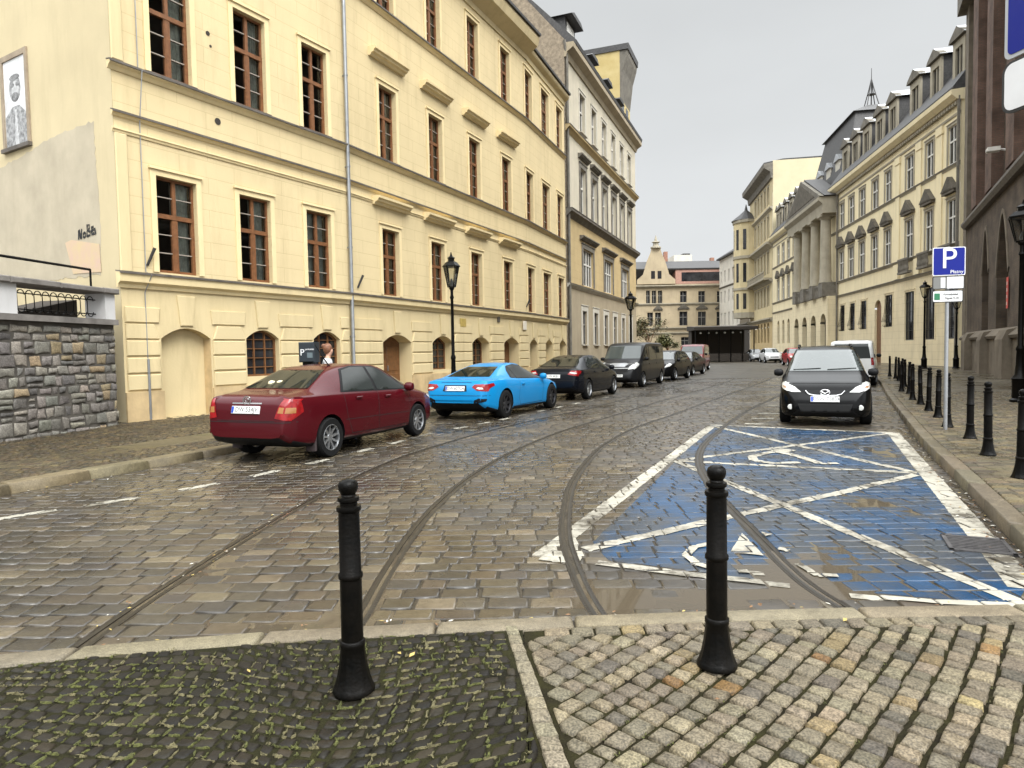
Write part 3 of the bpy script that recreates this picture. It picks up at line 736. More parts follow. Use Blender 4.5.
# real stones where the pavements are near
Sp = Setts(); PALP = [((0.06324, 0.04881, 0.02902), 4), ((0.05059, 0.04067, 0.0266), 4), ((0.08169, 0.06101, 0.03192), 1.5), ((0.04111, 0.03457, 0.02515), 2)]
y = 4.6
while y < 19:
    h = random.uniform(.09, .12); x0 = kerbL(y) - .27; x = x0 - 6.5
    slab = False
    while x < x0:
        w = random.uniform(.08, .14); g = .006
        t = x0 - x
        p = [(x + g, y + g), (x + w - g, y + g), (x + w - g, y + h - g), (x + g, y + h - g)]
        p = [(a + random.uniform(-.008, .008), b + random.uniform(-.008, .008)) for a, b in p]; x += w
        if 1.0 < t < 2.1 and math.sin(y * 1.1) > -.3: continue
        p = side_clip(p, kerbL, -.275, 'L') if t < .4 else p
        if len(p) > 2 and area(p) > .002: Sp.stone(p, .122 + random.uniform(-.005, .004), jit(pick(PALP), .2, .05), h=.03, bev=.010, tilt=.03)
    y += h
structure(Sp.build('left_pavement_setts', settmat('worn_pavement_stone', rough=(.3, .6))))
Kb = Setts(); y = 5.0                               # large worn slabs let into the left pavement
while y < 18.5:
    ln = random.uniform(.8, 1.3)
    xa = kerbL(y) - 2.25; xb = kerbL(y) - 1.3
    sh = kerbL(y + ln) - kerbL(y)
    Kb.stone([(xa, y + .01), (xb, y + .01), (xb + sh, y + ln - .01), (xa + sh, y + ln - .01)], .118, jit((0.1054, 0.08556, 0.04836), .2, .05), h=.04, bev=.012, pil=0); y += ln
structure(Kb.build('left_pavement_slabs', settmat('worn_slab_stone', rough=(.28, .55))))
Sr = Setts(); PALR = [((0.08928, 0.07322, 0.04731), 4), ((0.1094, 0.0873, 0.05268), 2.5), ((0.06797, 0.05745, 0.03978), 3), ((0.1267, 0.09856, 0.05376), 1)]
y = 4.8
while y < 21:
    h = random.uniform(.095, .125); x = kerbR(y) + .17 + random.uniform(-.05, .02); xe = kerbR(y) + (6.5 if y < 15 else 5)
    while x < xe:
        t = x - kerbR(y)
        w = random.uniform(.09, .15); g = .005
        if t < .75: w *= 2.2
        p = [(x + g, y + g), (x + w - g, y + g), (x + w - g, y + h - g), (x + g, y + h - g)]
        p = [(a + random.uniform(-.007, .007), b + .03 * math.sin(a * 1.7) + random.uniform(-.006, .006)) for a, b in p]; x += w
        if t < .5: p = side_clip(p, kerbR, .18, 'R')
        if len(p) > 2 and area(p) > .002: Sr.stone(p, .122 + random.uniform(-.005, .005), jit(pick(PALR), .2, .05), h=.03, bev=.010, tilt=.03)
    y += h
structure(Sr.build('right_pavement_setts', settmat('right_pavement_stone', rough=(.25, .6), speck=.2)))
# gutter line of long stones against the right kerb, and the drain grate
dg = [gnd(*p) for p in ((948, 535), (978, 541), (1003, 557), (966, 556))]
mb = MB(); e1 = Vector((dg[1][0] - dg[0][0], dg[1][1] - dg[0][1])); e2 = Vector((dg[3][0] - dg[0][0], dg[3][1] - dg[0][1]))
ang = math.atan2(kerbR(5.6) - kerbR(5.0), .6)
cxg, cyg = 3.72, 5.32
gw, gl = .22, .24
mb.box(-gw, gw, -gl, -gl + .035, -.02, .009); mb.box(-gw, gw, gl - .035, gl, -.02, .009); mb.box(-gw, -gw + .03, -gl, gl, -.02, .009); mb.box(gw - .03, gw, -gl, gl, -.02, .009)
for i in range(9): xx = -gl + .055 + i * .0475; mb.box(-gw + .03, gw - .03, xx, xx + .022, -.02, .007)
go = mb.build('drain_grate', mat('rusty_cast_iron', (.09, .085, .085), .45, var=.4, vscale=20, metal=.5), None, placed(cxg, cyg, .006, -ang))
tag(go, 'cast iron drain grate set in the corner of the blue bay beside the kerb', 'drain grate')
# fallen leaves and litter along the gutters
lm = [mat('yellow_leaf', (.42, .31, .09), .6, var=.3, vscale=30), mat('brown_leaf', (.16, .08, .03), .6, var=.3, vscale=30), mat('pale_litter', (.55, .52, .45), .6)]
mb = MB(); rr = random.Random(11)
def leaf(x, y, z, s, k):
    a = rr.uniform(0, 6.28); c, sn = math.cos(a) * s, math.sin(a) * s; tz = rr.uniform(-.3, .6) * s
    mb.add([(x - c, y - sn, z), (x - sn * .45, y + c * .45, z + abs(tz) * .5 + .003), (x + c, y + sn, z + .004), (x + sn * .45, y - c * .45, z + .002)], [(0, 1, 2), (0, 2, 3)], k)
for i in range(260):
    yy = 4.6 + rr.random() ** 1.5 * 14; leaf(kerbR(yy) - rr.uniform(.02, .38) ** 1.2, yy, .006, rr.uniform(.010, .024), rr.choice((1, 1, 1, 1, 0, 2)))
for i in range(120):
    yy = 4.5 + rr.random() * 12; leaf(kerbL(yy) + rr.uniform(.02, .4), yy, .006, rr.uniform(.010, .022), rr.choice((1, 1, 1, 0, 2)))
for i in range(60):
    xx = rr.uniform(-2.8, 3.2); leaf(xx, fgo(xx) + rr.uniform(.0, .12), .004, rr.uniform(.008, .022), rr.choice((1, 1, 0, 2)))
for i in range(70):
    yy = rr.uniform(3.9, 8); leaf(RAILS[0](yy) + rr.uniform(-.12, .14), yy, .006, rr.uniform(.008, .018), rr.choice((1, 1, 0, 2, 2)))
for x, y, s, k in ((-.55, 3.45, .03, 0), (-.62, 3.47, .02, 0), (1.9, 3.8, .024, 0), (1.5, 4.05, .03, 1), (-1.35, 3.3, .02, 0), (.9, 2.95, .012, 1)): leaf(x, y, .04, s, k)
tag(mb.build('fallen_leaves', lm), 'small fallen leaves and litter scattered along kerbs and rails', 'leaves', None, 'stuff')
# ------------------------------------------------------------------ facades
def arch_z(t, d, rise, kind):
    if kind == 'point': return d - rise * abs(t) ** 1.7
    return d - rise * (1 - math.sqrt(max(0, 1 - (t * .98) ** 2))) if kind == 'round' else d - rise * t * t
def facade(mb, x0, x1, z0, z1, holes, depth=.25, y=0.0, m=0, rm=0):
    """wall face in the xz plane with openings (a, b, c, d, rise, kind, depth) and their reveals"""
    H = [tuple(h) + (0, 'seg', depth)[len(h) - 4:] if len(h) < 7 else tuple(h) for h in holes]
    xs = sorted({x0, x1, *[h[0] for h in H], *[h[1] for h in H]}); zs = sorted({z0, z1, *[h[2] for h in H], *[h[3] for h in H]})
    xs = [x for x in xs if x0 <= x <= x1]; zs = [z for z in zs if z0 <= z <= z1]
    for xa, xb in zip(xs, xs[1:]):
        run = None
        for za, zb in zip(zs, zs[1:]):
            cx_, cz_ = (xa + xb) / 2, (za + zb) / 2
            if any(h[0] < cx_ < h[1] and h[2] < cz_ < h[3] for h in H):
                if run is not None: mb.quad((xa, y, run), (xb, y, run), (xb, y, za), (xa, y, za), m); run = None
            elif run is None: run = za
        if run is not None: mb.quad((xa, y, run), (xb, y, run), (xb, y, zs[-1]), (xa, y, zs[-1]), m)
    for a, b, c, d, rise, kind, dp in H:
        yb = y + dp; sp_ = d - rise
        mb.quad((a, y, c), (a, yb, c), (a, yb, sp_), (a, y, sp_), rm); mb.quad((b, yb, c), (b, y, c), (b, y, sp_), (b, yb, sp_), rm)
        mb.quad((a, yb, c), (a, y, c), (b, y, c), (b, yb, c), rm)
        if rise:
            n = 14; mid, hw = (a + b) / 2, (b - a) / 2
            P = [(mid + hw * (2 * i / n - 1), arch_z(2 * i / n - 1, d, rise, kind)) for i in range(n + 1)]
            for p, q in zip(P, P[1:]):
                mb.quad((p[0], y, p[1]), (q[0], y, q[1]), (q[0], y, d), (p[0], y, d), m)
                mb.quad((p[0], y, p[1]), (p[0], yb, p[1]), (q[0], yb, q[1]), (q[0], y, q[1]), rm)
        else: mb.quad((a, y, d), (a, yb, d), (b, yb, d), (b, y, d), rm)
def in_arch(a, b, c, d, rise, kind, inset=0):
    n = 14; mid, hw = (a + b) / 2, (b - a) / 2 - inset
    return [(mid + hw, c), ] + [(mid + hw * (1 - 2 * i / n), arch_z(1 - 2 * i / n, d - inset, rise, kind)) for i in range(n + 1)] + [(mid - hw, c)]
RW = random.Random(3)
def window(root, Mx, a, b, c, d, y, fm, gm_, style='cross', surround=None, sill=None, hood=None, curtain=None, rise=0, kind='seg', tm=None, bars=True):
    """pane (the window's own mesh) > frame, sill, surround, hood, curtain"""
    w = b - a; h = d - c
    mb = MB()
    if rise: mb.add([(p[0], y, p[1]) for p in in_arch(a, b, c, d, rise, kind)], [tuple(range(17))])
    else: mb.quad((a, y, c), (b, y, c), (b, y, d), (a, y, d))
    o = mb.build('window', gm_, root, Mx)
    f = MB(); t = .055 if w > .8 else .05; y1, y0 = y + .03, y - .05
    if rise:
        P = in_arch(a, b, c, d, rise, kind); Q = in_arch(a, b, c + t, d, rise, kind, t)
        for i in range(16):
            f.add([(P[i][0], y0, P[i][1]), (P[i + 1][0], y0, P[i + 1][1]), (Q[i + 1][0], y0, Q[i + 1][1]), (Q[i][0], y0, Q[i][1])], [(0, 1, 2, 3)])
            f.add([(Q[i][0], y0, Q[i][1]), (Q[i + 1][0], y0, Q[i + 1][1]), (Q[i + 1][0], y1, Q[i + 1][1]), (Q[i][0], y1, Q[i][1])], [(0, 1, 2, 3)])
        f.box(a, b, y0 - .002, y1, c, c + t)
    else:
        f.box(a, a + t, y0, y1, c, d); f.box(b - t, b, y0, y1, c, d); f.box(a + t, b - t, y0, y1, d - t, d); f.box(a + t, b - t, y0, y1, c, c + t * 1.4)
    mid = (a + b) / 2; tr = c + h * .60
    if style in ('cross', 'plain_cross', 'T'):
        f.box(mid - .045, mid + .045, y0 - .012, y1, c + t, d - t - rise * .3)
        f.box(a + t, b - t, y0 - .022, y1, tr - .055, tr + .055)
        if style == 'cross' and bars:
            g = .012
            for l, r_ in ((a + t, mid - .045), (mid + .045, b - t)):
                for k in (1, 2): zz = c + t + (tr - c - t) * k / 3; f.box(l, r_, y0 + .01, y1, zz - g, zz + g, 1)
                zz = tr + (d - tr) * .5; f.box(l, r_, y0 + .01, y1, zz - g, zz + g, 1)
                f.box(l, l + .035, y0 - .004, y1, c + t, tr - .05); f.box(r_ - .035, r_, y0 - .004, y1, c + t, tr - .05)
    elif style == 'grid':
        for k in (1, 2): f.box(a + w * k / 3 - .02, a + w * k / 3 + .02, y0, y1, c + t, d - t)
        for k in range(1, 5): f.box(a + t, b - t, y0 + .005, y1, c + h * k / 5 - .012, c + h * k / 5 + .012)
    elif style == 'double':
        for k in (.25, .5, .75): f.box(a + w * k - (.06 if k == .5 else .03), a + w * k + (.06 if k == .5 else .03), y0 - .01, y1, c + t, d - t)
        f.box(a + t, b - t, y0 - .015, y1, tr - .05, tr + .05)
    f.build('frame', [fm, M['bar']] if style == 'cross' else fm, o)
    tm = tm or fm
    if curtain:
        cb = MB(); lo, hi = curtain
        n = 10; xa, xb = a + w * lo, a + w * hi
        for i in range(n):
            p, q = xa + (xb - xa) * i / n, xa + (xb - xa) * (i + 1) / n
            cb.quad((p, y + .14 + .03 * math.sin(i * 2.1), c + .02), (q, y + .14 + .03 * math.sin((i + 1) * 2.1), c + .02), (q, y + .14 + .03 * math.sin((i + 1) * 2.1), d), (p, y + .14 + .03 * math.sin(i * 2.1), d))
        cb.build('curtain', M['curtain'], o)
    if sill:
        MB().extrude([(y, c - .003), (-sill, c - .025), (-sill, c - .06), (y, c - .06)], a - .10, b + .10).build('sill', M['flash'] if sill < .14 else tm, o)
    if surround:
        s = MB(); sw, pr = surround
        for xa, xb in ((a - sw, a), (b, b + sw)): s.box(xa, xb, -pr, -.002, c, d + sw)
        s.box(a, b, -pr, -.002, d, d + sw)
        s.box(a - sw - .03, b + sw + .03, -pr - .045, -.002, d + sw, d + sw + .055)
        s.build('surround', tm, o)
    if hood:
        hb = MB()
        if hood[0] == 'slab':
            _, hz, ov = hood
            hb.extrude([(-.002, hz), (-.10, hz), (-.14, hz + .07), (-.24, hz + .10), (-.26, hz + .16), (-.33, hz + .19), (-.34, hz + .27), (-.002, hz + .30)], a - ov, b + ov)
        elif hood[0] == 'ped':
            _, hz, ov, ph = hood
            hb.box(a - ov, b + ov, -.30, -.002, hz, hz + .2)
            hb.prism([(a - ov - .1, hz + .2), (b + ov + .1, hz + .2), (mid, hz + ph)], -.34, -.002)
            hb.prism([(a - ov + .3, hz + .28), (b + ov - .3, hz + .28), (mid, hz + ph - .25)], -.36, -.345, m=1)
        hb.build('hood', [M['sooty'] if hood[0] == 'ped' else tm, M['sooty']], o)
    return o
def hood_m(m): return m
M['darktrim'] = wallmat('sooty_stone', (.16, .145, .12), (.07, .065, .055), var=.3, sc=2)
M['sooty'] = wallmat('soot_blackened_stone', (.105, .092, .072), (.05, .045, .038), var=.3, sc=2)
M['creamtrim'] = wallmat('cream_trim', (.70, .565, .32), (.42, .33, .19), var=.06, sc=1.5)
def cornice(root, Mx, x0, x1, prof, m, name='cornice', cap=None):
    o = MB().extrude(prof, x0, x1).build(name, m, root, Mx)
    if cap: MB().extrude(cap, x0 - .01, x1 + .01).build('flashing', M['flash'], o)
    return o
def ledge(z, pr, h): return [(-.002, z - h), (-.03, z - h), (-pr * .6, z - h * .55), (-pr, z - h * .35), (-pr, z), (-.002, z + .02)]
def lcap(z, pr): return [(-.004, z + .05), (-pr - .035, z + .016), (-pr - .035, z - .035), (-pr - .005, z - .035), (-pr - .004, z + .002), (-.004, z + .024)]

# ================================================================== yellow corner building
pA0, pA1, pB1, pC1 = (-9.06, 15.68), (-5.30, 22.10), (.91, 35.35), (3.5, 42.2)
FA, FB, FC = frame2(pA0, pA1), frame2(pA1, pB1), frame2(pB1, pC1)
LA, LB, LC = 7.44, 14.63, 7.32
yb = empty('corner_building', 'long cream yellow building with brown windows and arched ground floor along the left side', 'building', FA)
inv = FA.inverted(); RA, RB, RC = Matrix.Identity(4), inv @ FB, inv @ FC
dirC = ((pC1[0] - pB1[0]) / LC, (pC1[1] - pB1[1]) / LC)
cu = lambda x, y: onplane(x, y, pB1, dirC)[0]
wA = [(.95, 2.03), (3.32, 4.36), (5.70, 6.71)]
wB = [(1.9, 2.93), (5.14, 6.17), (8.44, 9.47), (11.74, 12.77)]
wC = [(cu(526, 190), cu(532.9, 190)), (cu(542, 200), cu(549.5, 200)), (cu(556.9, 205), cu(562.6, 205))]
aA = [(.93, 2.30, .12, 2.36, .26, 'seg', .30), (3.40, 4.52, 1.06, 2.36, .24, 'seg', .24), (5.86, 6.98, 1.06, 2.36, .24, 'seg', .24)]
aB = [(1.81, 3.6, .12, 2.32, .28, 'seg', .62), (5.1, 6.75, .95, 2.32, .28, 'seg', .50), (8.42, 10.1, .95, 2.32, .28, 'seg', .50), (11.66, 13.4, .12, 2.32, .28, 'seg', .62)]
aC = [(cu(530, 345), cu(537.7, 345), .12, 2.28, .26, 'seg', .55), (cu(545.5, 345), cu(552.7, 345), .95, 2.28, .26, 'seg', .5), (cu(559.5, 345), cu(566, 345), .95, 2.28, .26, 'seg', .5)]
ZR = [(3.72, 6.06), (8.52, 11.05), (13.74, 16.25)]
for Fm, Ln, ws, ar, depth in ((RA, LA, wA, aA, .20), (RB, LB, wB, aB, .24), (RC, LC, wC, aC, .24)):
    hu = [(a, b, c, d, 0, 'seg', depth) for a, b in ws for c, d in ZR]
    x0 = 0 if Fm is not RC else .0
    mb = MB(); facade(mb, 0, Ln, 3.4, 17.2, hu); mb.build('wall', M['cream'], yb, Fm)
    mb = MB(); facade(mb, 0, Ln, .0, 3.4, ar); mb.build('ground_floor_wall', M['cream_plain'], yb, Fm)
    isB = Fm is RB
    for a, b in ws:
        for k, (c, d) in enumerate(ZR):
            cur = RW.choice([None, (.5, .97), (.70, .97), (.05, .95), (.6, .96), (.03, .30), (.80, .97)])
            hood = ('slab', 11.82, .52) if (isB and k == 1) else (('slab', 6.80, .52) if (isB and k == 0) else None)
            window(yb, Fm, a, b, c, d, depth - .03, M['wood'], M['glass'], 'cross', surround=(.14, .035), sill=.10 if k else None, hood=hood, curtain=cur, tm=M['creamtrim'])
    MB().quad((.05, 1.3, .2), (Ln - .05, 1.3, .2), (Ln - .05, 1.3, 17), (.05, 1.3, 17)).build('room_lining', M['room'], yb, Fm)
    # arched ground-floor bays
    for i, (a, b, c, d, rs, kd, dp) in enumerate(ar):
        if Fm is RA and i == 0:
            MB().prism(in_arch(a, b, c, d, rs, kd), dp - .001, dp + .1).build('blind_arch', M['cream_plain'], yb, Fm)
            MB().box(b - .014, b - .002, .004, dp - .002, .12, 2.08).build('stained_reveal', M['plinth'], yb, Fm)
        elif c < .5:
            o = MB().prism(in_arch(a, b, c, d, rs, kd), dp - .06, dp + .05).build('door', M['darkwood'], yb, Fm)
            q = MB()
            for lx, rx in ((a + .12, (a + b) / 2 - .05), ((a + b) / 2 + .05, b - .12)):
                for z0_, z1_ in ((.3, .9), (1.0, 1.9)): q.bbox(lx, rx, dp - .085, dp - .06, z0_, z1_, .015)
            q.build('panel', M['darkwood'], o)
            MB().box((a + b) / 2 + .06, (a + b) / 2 + .09, dp - .13, dp - .085, 1.0, 1.2).build('handle', M['zinc'], o)
        else:
            window(yb, Fm, a, b, c, d, dp - .03, M['darkwood'], M['darkglass'], 'grid', rise=rs, kind=kd)
    # banded blocks between the arches
    edges = [0.06] + [v for h in ar for v in (h[0], h[1])] + [Ln - .06]
    rb = MB()
    for i in range(0, len(edges), 2):
        l, r_ = edges[i] + (.05 if i else 0), edges[i + 1] - (.05 if i < len(edges) - 2 else 0)
        if r_ - l < .12: continue
        for z0_, z1_ in ((.86, 1.23), (1.27, 1.64), (1.68, 2.05)): rb.bbox(l, r_, -.045, -.002, z0_, z1_, .022)
        il, ir = (.0 if i == 0 else .12), (.0 if i == len(edges) - 2 else .12)
        rb.prism([(l, 2.09), (r_, 2.09), (r_ - ir, 2.44), (l + il, 2.44)], -.045, -.002, .022)
        el, er = (0 if i == 0 else .10), (0 if i == len(edges) - 2 else .10)
        rb.prism([(l + il * .8 - el, 2.48), (r_ - ir * .8 + er, 2.48), (r_ + er * .4, 2.84), (l - el * .4, 2.84)], -.045, -.002, .022)
    for a, b, c, d, rs, kd, dp in ar:
        mid = (a + b) / 2; rb.prism([(mid - .17, d + .05), (mid + .17, d + .05), (mid + .25, 3.18), (mid - .25, 3.18)], -.047, -.002, .022)
    rb.build('rustication', M['cream_plain'], yb, Fm)
    pl = MB()
    pe = [0.0] + [v for h in ar if h[2] < .5 for v in (h[0], h[1])] + [Ln]
    for i in range(0, len(pe), 2): pl.box(pe[i], pe[i + 1], -.06, -.002, .02, .82)
    pl.build('plinth', M['plinth'], yb, Fm)
    e0, e1 = (-.10 if Fm is RA else 0.0), Ln
    cornice(yb, Fm, e0, e1, [(-.002, 3.28), (-.05, 3.28), (-.08, 3.36), (-.17, 3.42), (-.19, 3.60), (-.002, 3.63)], M['creamtrim'], cap=lcap(3.63, .19))
    cornice(yb, Fm, e0, e1, ledge(8.42, .15, .17), M['creamtrim'], 'string_course', lcap(8.42, .15))
    cornice(yb, Fm, e0 + .05, e1, ledge(7.32, .09, .10), M['creamtrim'], 'string_course', lcap(7.32, .09))
    cornice(yb, Fm, e0 + .05, e1, ledge(6.95, .07, .10), M['creamtrim'], 'string_course')
    cornice(yb, Fm, e0, e1, ledge(13.66, .15, .18), M['creamtrim'], 'string_course', lcap(13.66, .15))
    ov = .36 if Fm is RC else .78; zt = 17.3 if Fm is RC else 17.75
    cornice(yb, Fm, e0 - (.5 if Fm is RA else 0), e1 + (.25 if isB else 0), [(-.002, 16.75), (-.06, 16.75), (-.10, 16.95), (-ov * .85, 17.1 if Fm is RC else 17.3), (-ov, zt - .12), (-ov, zt), (.4, zt + .02), (.4, 16.75)], M['cream_plain'], 'eaves')
    MB().extrude([(-ov - .1, zt + .02), (-ov - .11, zt + .13), (.2, zt + .32), (4.5, zt + 2.2), (9, zt + 2.2), (9, zt + .02)], e0 - (.5 if Fm is RA else 0), e1 + (.25 if isB else .0)).build('roof', M['slate'], yb, Fm)
# corner strip and gable
mb = MB(); mb.bbox(.0, .28, -.05, -.002, 3.66, 6.84, .02); mb.bbox(.0, .28, -.05, -.002, 8.5, 13.4, .02); mb.build('corner_strip', M['cream_plain'], yb)
GD = (-.863, .506); pG0 = (pA0[0] + GD[0] * 14, pA0[1] + GD[1] * 14)
FG = frame2(pG0, pA0); RG = inv @ FG
gp = lambda x, y: (14 - onplane(x, y, pA0, GD)[0], onplane(x, y, pA0, GD)[1])
def inside(p, poly):
    c = False
    for i in range(len(poly)):
        a, b = poly[i - 1], poly[i]
        if (a[1] > p[1]) != (b[1] > p[1]) and p[0] < (b[0] - a[0]) * (p[1] - a[1]) / (b[1] - a[1]) + a[0]: c = not c
    return c
MB().quad((0, 0, 0), (14, 0, 0), (14, 0, 19), (0, 0, 19)).build('gable_wall', M['cream_pale'], yb, RG)
pc = [gp(*p) for p in ((-60, 215), (0, 168), (30, 152), (42, 143), (60, 134), (80, 126), (94, 121), (96, 165), (99, 200), (101, 232), (101, 275), (-60, 290))]
pcr = []
for i in range(len(pc)):
    a, b = pc[i], pc[(i + 1) % len(pc)]; n_ = max(1, int(math.hypot(b[0] - a[0], b[1] - a[1]) / .12))
    pcr += [(a[0] + (b[0] - a[0]) * k / n_ + (RW.uniform(-.035, .035) if k else 0), a[1] + (b[1] - a[1]) * k / n_ + (RW.uniform(-.035, .035) if k else 0)) for k in range(n_)]
MB().prism(pcr, -.006, -.001).build('cement_patch', M['cement'], yb, RG)
pk = [gp(*p) for p in ((66, 243), (72, 240), (100, 244), (102, 272), (74, 274))]
MB().prism(pk, -.017, -.013).build('paint_patch', mat('pink_yellow_overpaint', (.55, .43, .25), .8, vscale=2.2, col2=(.54, .38, .30)), yb, RG)
q = [gp(*p) for p in ((5, 65), (26, 51), (29, 141), (7, 152))]
xa, xb = (q[0][0] + q[3][0]) / 2, (q[1][0] + q[2][0]) / 2; za, zb = (q[2][1] + q[3][1]) / 2, (q[0][1] + q[1][1]) / 2
fr = MB()
for bx in ((xa - .14, xa, za, zb + .14), (xb, xb + .12, za, zb + .14), (xa, xb, zb, zb + .14)): fr.box(bx[0], bx[1], -.05, -.001, bx[2], bx[3])
fr.box(xa - .16, xb + .14, -.10, -.001, za - .1, za, 1)
pp = fr.build('portrait_panel', [mat('panel_frame_stone', (.30, .24, .17), .8, var=.2), M['flash']], yb, RG)
MB().quad((xa, -.018, za), (xb, -.018, za), (xb, -.018, zb), (xa, -.018, zb)).build('picture', mat('pale_picture_ground', (.66, .66, .66), .6, var=.2, vscale=2), pp)
pw, ph = xb - xa, zb - za
def blob(cx_, cz_, rx, rz, y, sh=1):
    return [(xa + pw * (cx_ + rx * math.cos(t * math.pi / 10)), za + ph * (cz_ + rz * math.sin(t * math.pi / 10) * sh)) for t in range(20)]
g1, g2, g3 = mat('drawn_grey', (.30, .30, .30), .6, var=.6, vscale=9), mat('drawn_black', (.20, .20, .20), .6, var=.6, vscale=12), mat('drawn_pale', (.50, .50, .50), .6, var=.3, vscale=9)
mb = MB(); mb.prism([(xa + .01, za + .01), (xb - .01, za + .01), (xb - .02, za + ph * .34), (xa + pw * .66, za + ph * .46), (xa + pw * .36, za + ph * .46), (xa + .03, za + ph * .36)], -.022, -.019, m=0)
mb.prism(blob(.5, .66, .25, .15, 0), -.026, -.0225, m=0); mb.prism(blob(.5, .785, .22, .035, 0), -.029, -.0265, m=1); mb.prism(blob(.52, .655, .16, .09, 0), -.028, -.0262, m=2)
mb.prism(blob(.40, .70, .09, .025, 0), -.0315, -.0295, m=1); mb.prism(blob(.64, .70, .09, .025, 0), -.0315, -.0295, m=1)
mb.prism(blob(.5, .565, .15, .05, 0), -.0315, -.0295, m=1); mb.prism([(xa + pw * .42, za + .03), (xa + pw * .58, za + .03), (xa + pw * .54, za + ph * .42), (xa + pw * .46, za + ph * .42)], -.026, -.0225, m=2)
mb.build('drawn_man', [g1, g2, g3], pp)
gx, gz = gp(88, 233)
gr_ = MB(); gs_ = .060
for st in ([(0, 0), (.3, 3.6), (.5, 3.9), (1.6, .3), (1.9, .1), (2.3, 4.1)], [(4.2, 2.4), (3.4, 1.9), (3.2, .8), (3.9, .4), (4.7, .9), (4.8, 2.0), (4.1, 2.5)], [(5.7, .5), (6.2, 5.2), (7.6, 5.0), (7.5, 3.6), (6.1, 2.9), (7.9, 2.4), (8.0, 1.0), (5.9, .7)], [(8.7, 2.1), (10.2, 2.9), (10.1, 4.0), (9.1, 3.9), (8.7, 2.3), (9.0, 1.1), (10.7, 1.4)], [(11.0, 3.4), (11.5, 1.2), (10.9, .9)]):
    P3 = [(gx - .40 + a * gs_ * 1.1, -.016, gz - .12 + b * gs_) for a, b in st]; gr_.tube(P3, [.034 * RW.uniform(.75, 1.15) for _ in P3], 6)
gr_.v = [(x, -.0125 - (.004 if y < -.016 else 0), z) for x, y, z in gr_.v]
gr_.build('graffiti', mat('black_spray', (.015, .015, .015), .6), yb, RG)
# downpipe at the fold of the facade, lightning cable, flag holders, little plates
mb = MB(); mb.tube([(7.44, -.13, 17.2), (7.44, -.13, 9.0), (7.44, -.13, .35), (7.44, -.2, .14)], .062, 10)
for z in (2.2, 5.1, 7.7, 10.6, 13.1, 15.6): mb.lathe([(.075, 0), (.075, .05)], 10, 7.44, -.13, z); mb.box(7.42, 7.46, -.13, 0, z, z + .04)
mb.build('downpipe', M['zinc'], yb, smooth=40)
mb = MB(); mb.tube([(.62, -.03, 17), (.62, -.03, 8.5), (.62, -.19, 8.4), (.6, -.04, 7.2), (.6, -.03, 3.7), (.62, -.24, 3.6), (.55, -.04, 3.2), (.55, -.05, .15)], .012, 6); mb.tube([(.55, -.06, .15), (.55, -.06, 1.6)], .03, 8)
mb.build('lightning_cable', M['zinc'], yb)
mb = MB()
for Fm, x, z in ((RA, .55 + .1, 3.85), (RB, .45, 3.85), (RB, 14.4, 3.95)):
    MB().tube([(x, -.02, z), (x + .12, -.16, z + .42)], [.03, .04], 8).build('flag_holder', M['darkiron'], yb, Fm)
for Fm, x, z, w_, h_, cc in ((RB, 7.3, 2.74, .5, .36, (.40, .29, .08)), (RB, 10.9, 3.05, .26, .46, (.07, .06, .05)), (RC, cu(530, 322) - 1.2, 2.75, .5, .45, (.66, .60, .50))):
    MB().bbox(x, x + w_, -.06, -.033, z, z + h_, .01).build('wall_plate', mat('wall_plate', cc, .5, var=.2), yb, Fm)
# vent holes
for x, z, r_ in ((2.75, 7.85, .09), (2.55, 10.05, .06), (2.62, 9.75, .035)):
    MB().lathe([(r_, -.012), (r_, -.004)], 14, x, 0, z, ax='y').build('vent_hole', M['room'], yb)

# ================================================================== grey stone wall with railing
pW0, pW1 = (-9.86, 9.1), (-8.93, 15.2)
FW = frame2(pW0, pW1); LW = math.hypot(pW1[0] - pW0[0], pW1[1] - pW0[1]); dW = ((pW1[0] - pW0[0]) / LW, (pW1[1] - pW0[1]) / LW)
wu = lambda x, y: onplane(x, y, pW0, dW)[0]
sw = empty('stone_wall', 'grey rubble stone wall with white piers and a low railing left of the yellow building', 'stone wall', FW)
MB().box(0, LW, .06, .55, 0, 2.40).build('mortar_core', mat('wall_mortar', (.075, .066, .054), .9, var=.3), sw)
Sw = Setts(); PALW = [((.185, .172, .155), 5), ((.145, .136, .126), 4), ((.225, .205, .175), 2.5), ((.235, .19, .12), .9), ((.115, .108, .102), 2)]
z = .02
while z < 2.34:
    h = min(random.uniform(.15, .27), 2.36 - z)
    if h < .09: break
    x = -random.random() * .2
    while x < LW:
        w_ = random.uniform(.17, .42); g = .010
        if h > .2 and random.random() < .22: sub = [(z, z + h * .48), (z + h * .48, z + h)]
        else: sub = [(z, z + h)]
        for za_, zb_ in sub:
            p = [(x + g, za_ + g), (x + w_ - g, za_ + g), (x + w_ - g, zb_ - g), (x + g, zb_ - g)]
            p = [(min(a + random.uniform(-.025, .025), LW), max(.0, b + random.uniform(-.022, .022))) for a, b in p]
            m_ = [((p[i][0] + p[(i + 1) % 4][0]) / 2 + random.uniform(-.012, .012), (p[i][1] + p[(i + 1) % 4][1]) / 2 + random.uniform(-.012, .012)) for i in range(4)]
            Sw.stone([q_ for i in range(4) for q_ in (p[i], m_[i])], random.uniform(.01, .045), jit(pick(PALW), .2, .04), h=.07, bev=.024, tilt=.09, pil=.014)
        x += w_
    z += h
so_ = Sw.build('masonry', settmat('rubble_stone', rough=(.55, .85), speck=.2, sscale=40, spec=.3, bstr=.7))
so_.parent = sw; so_.matrix_basis = Matrix.Translation((0, .06, 0)) @ Matrix.Rotation(R(90), 4, 'X')
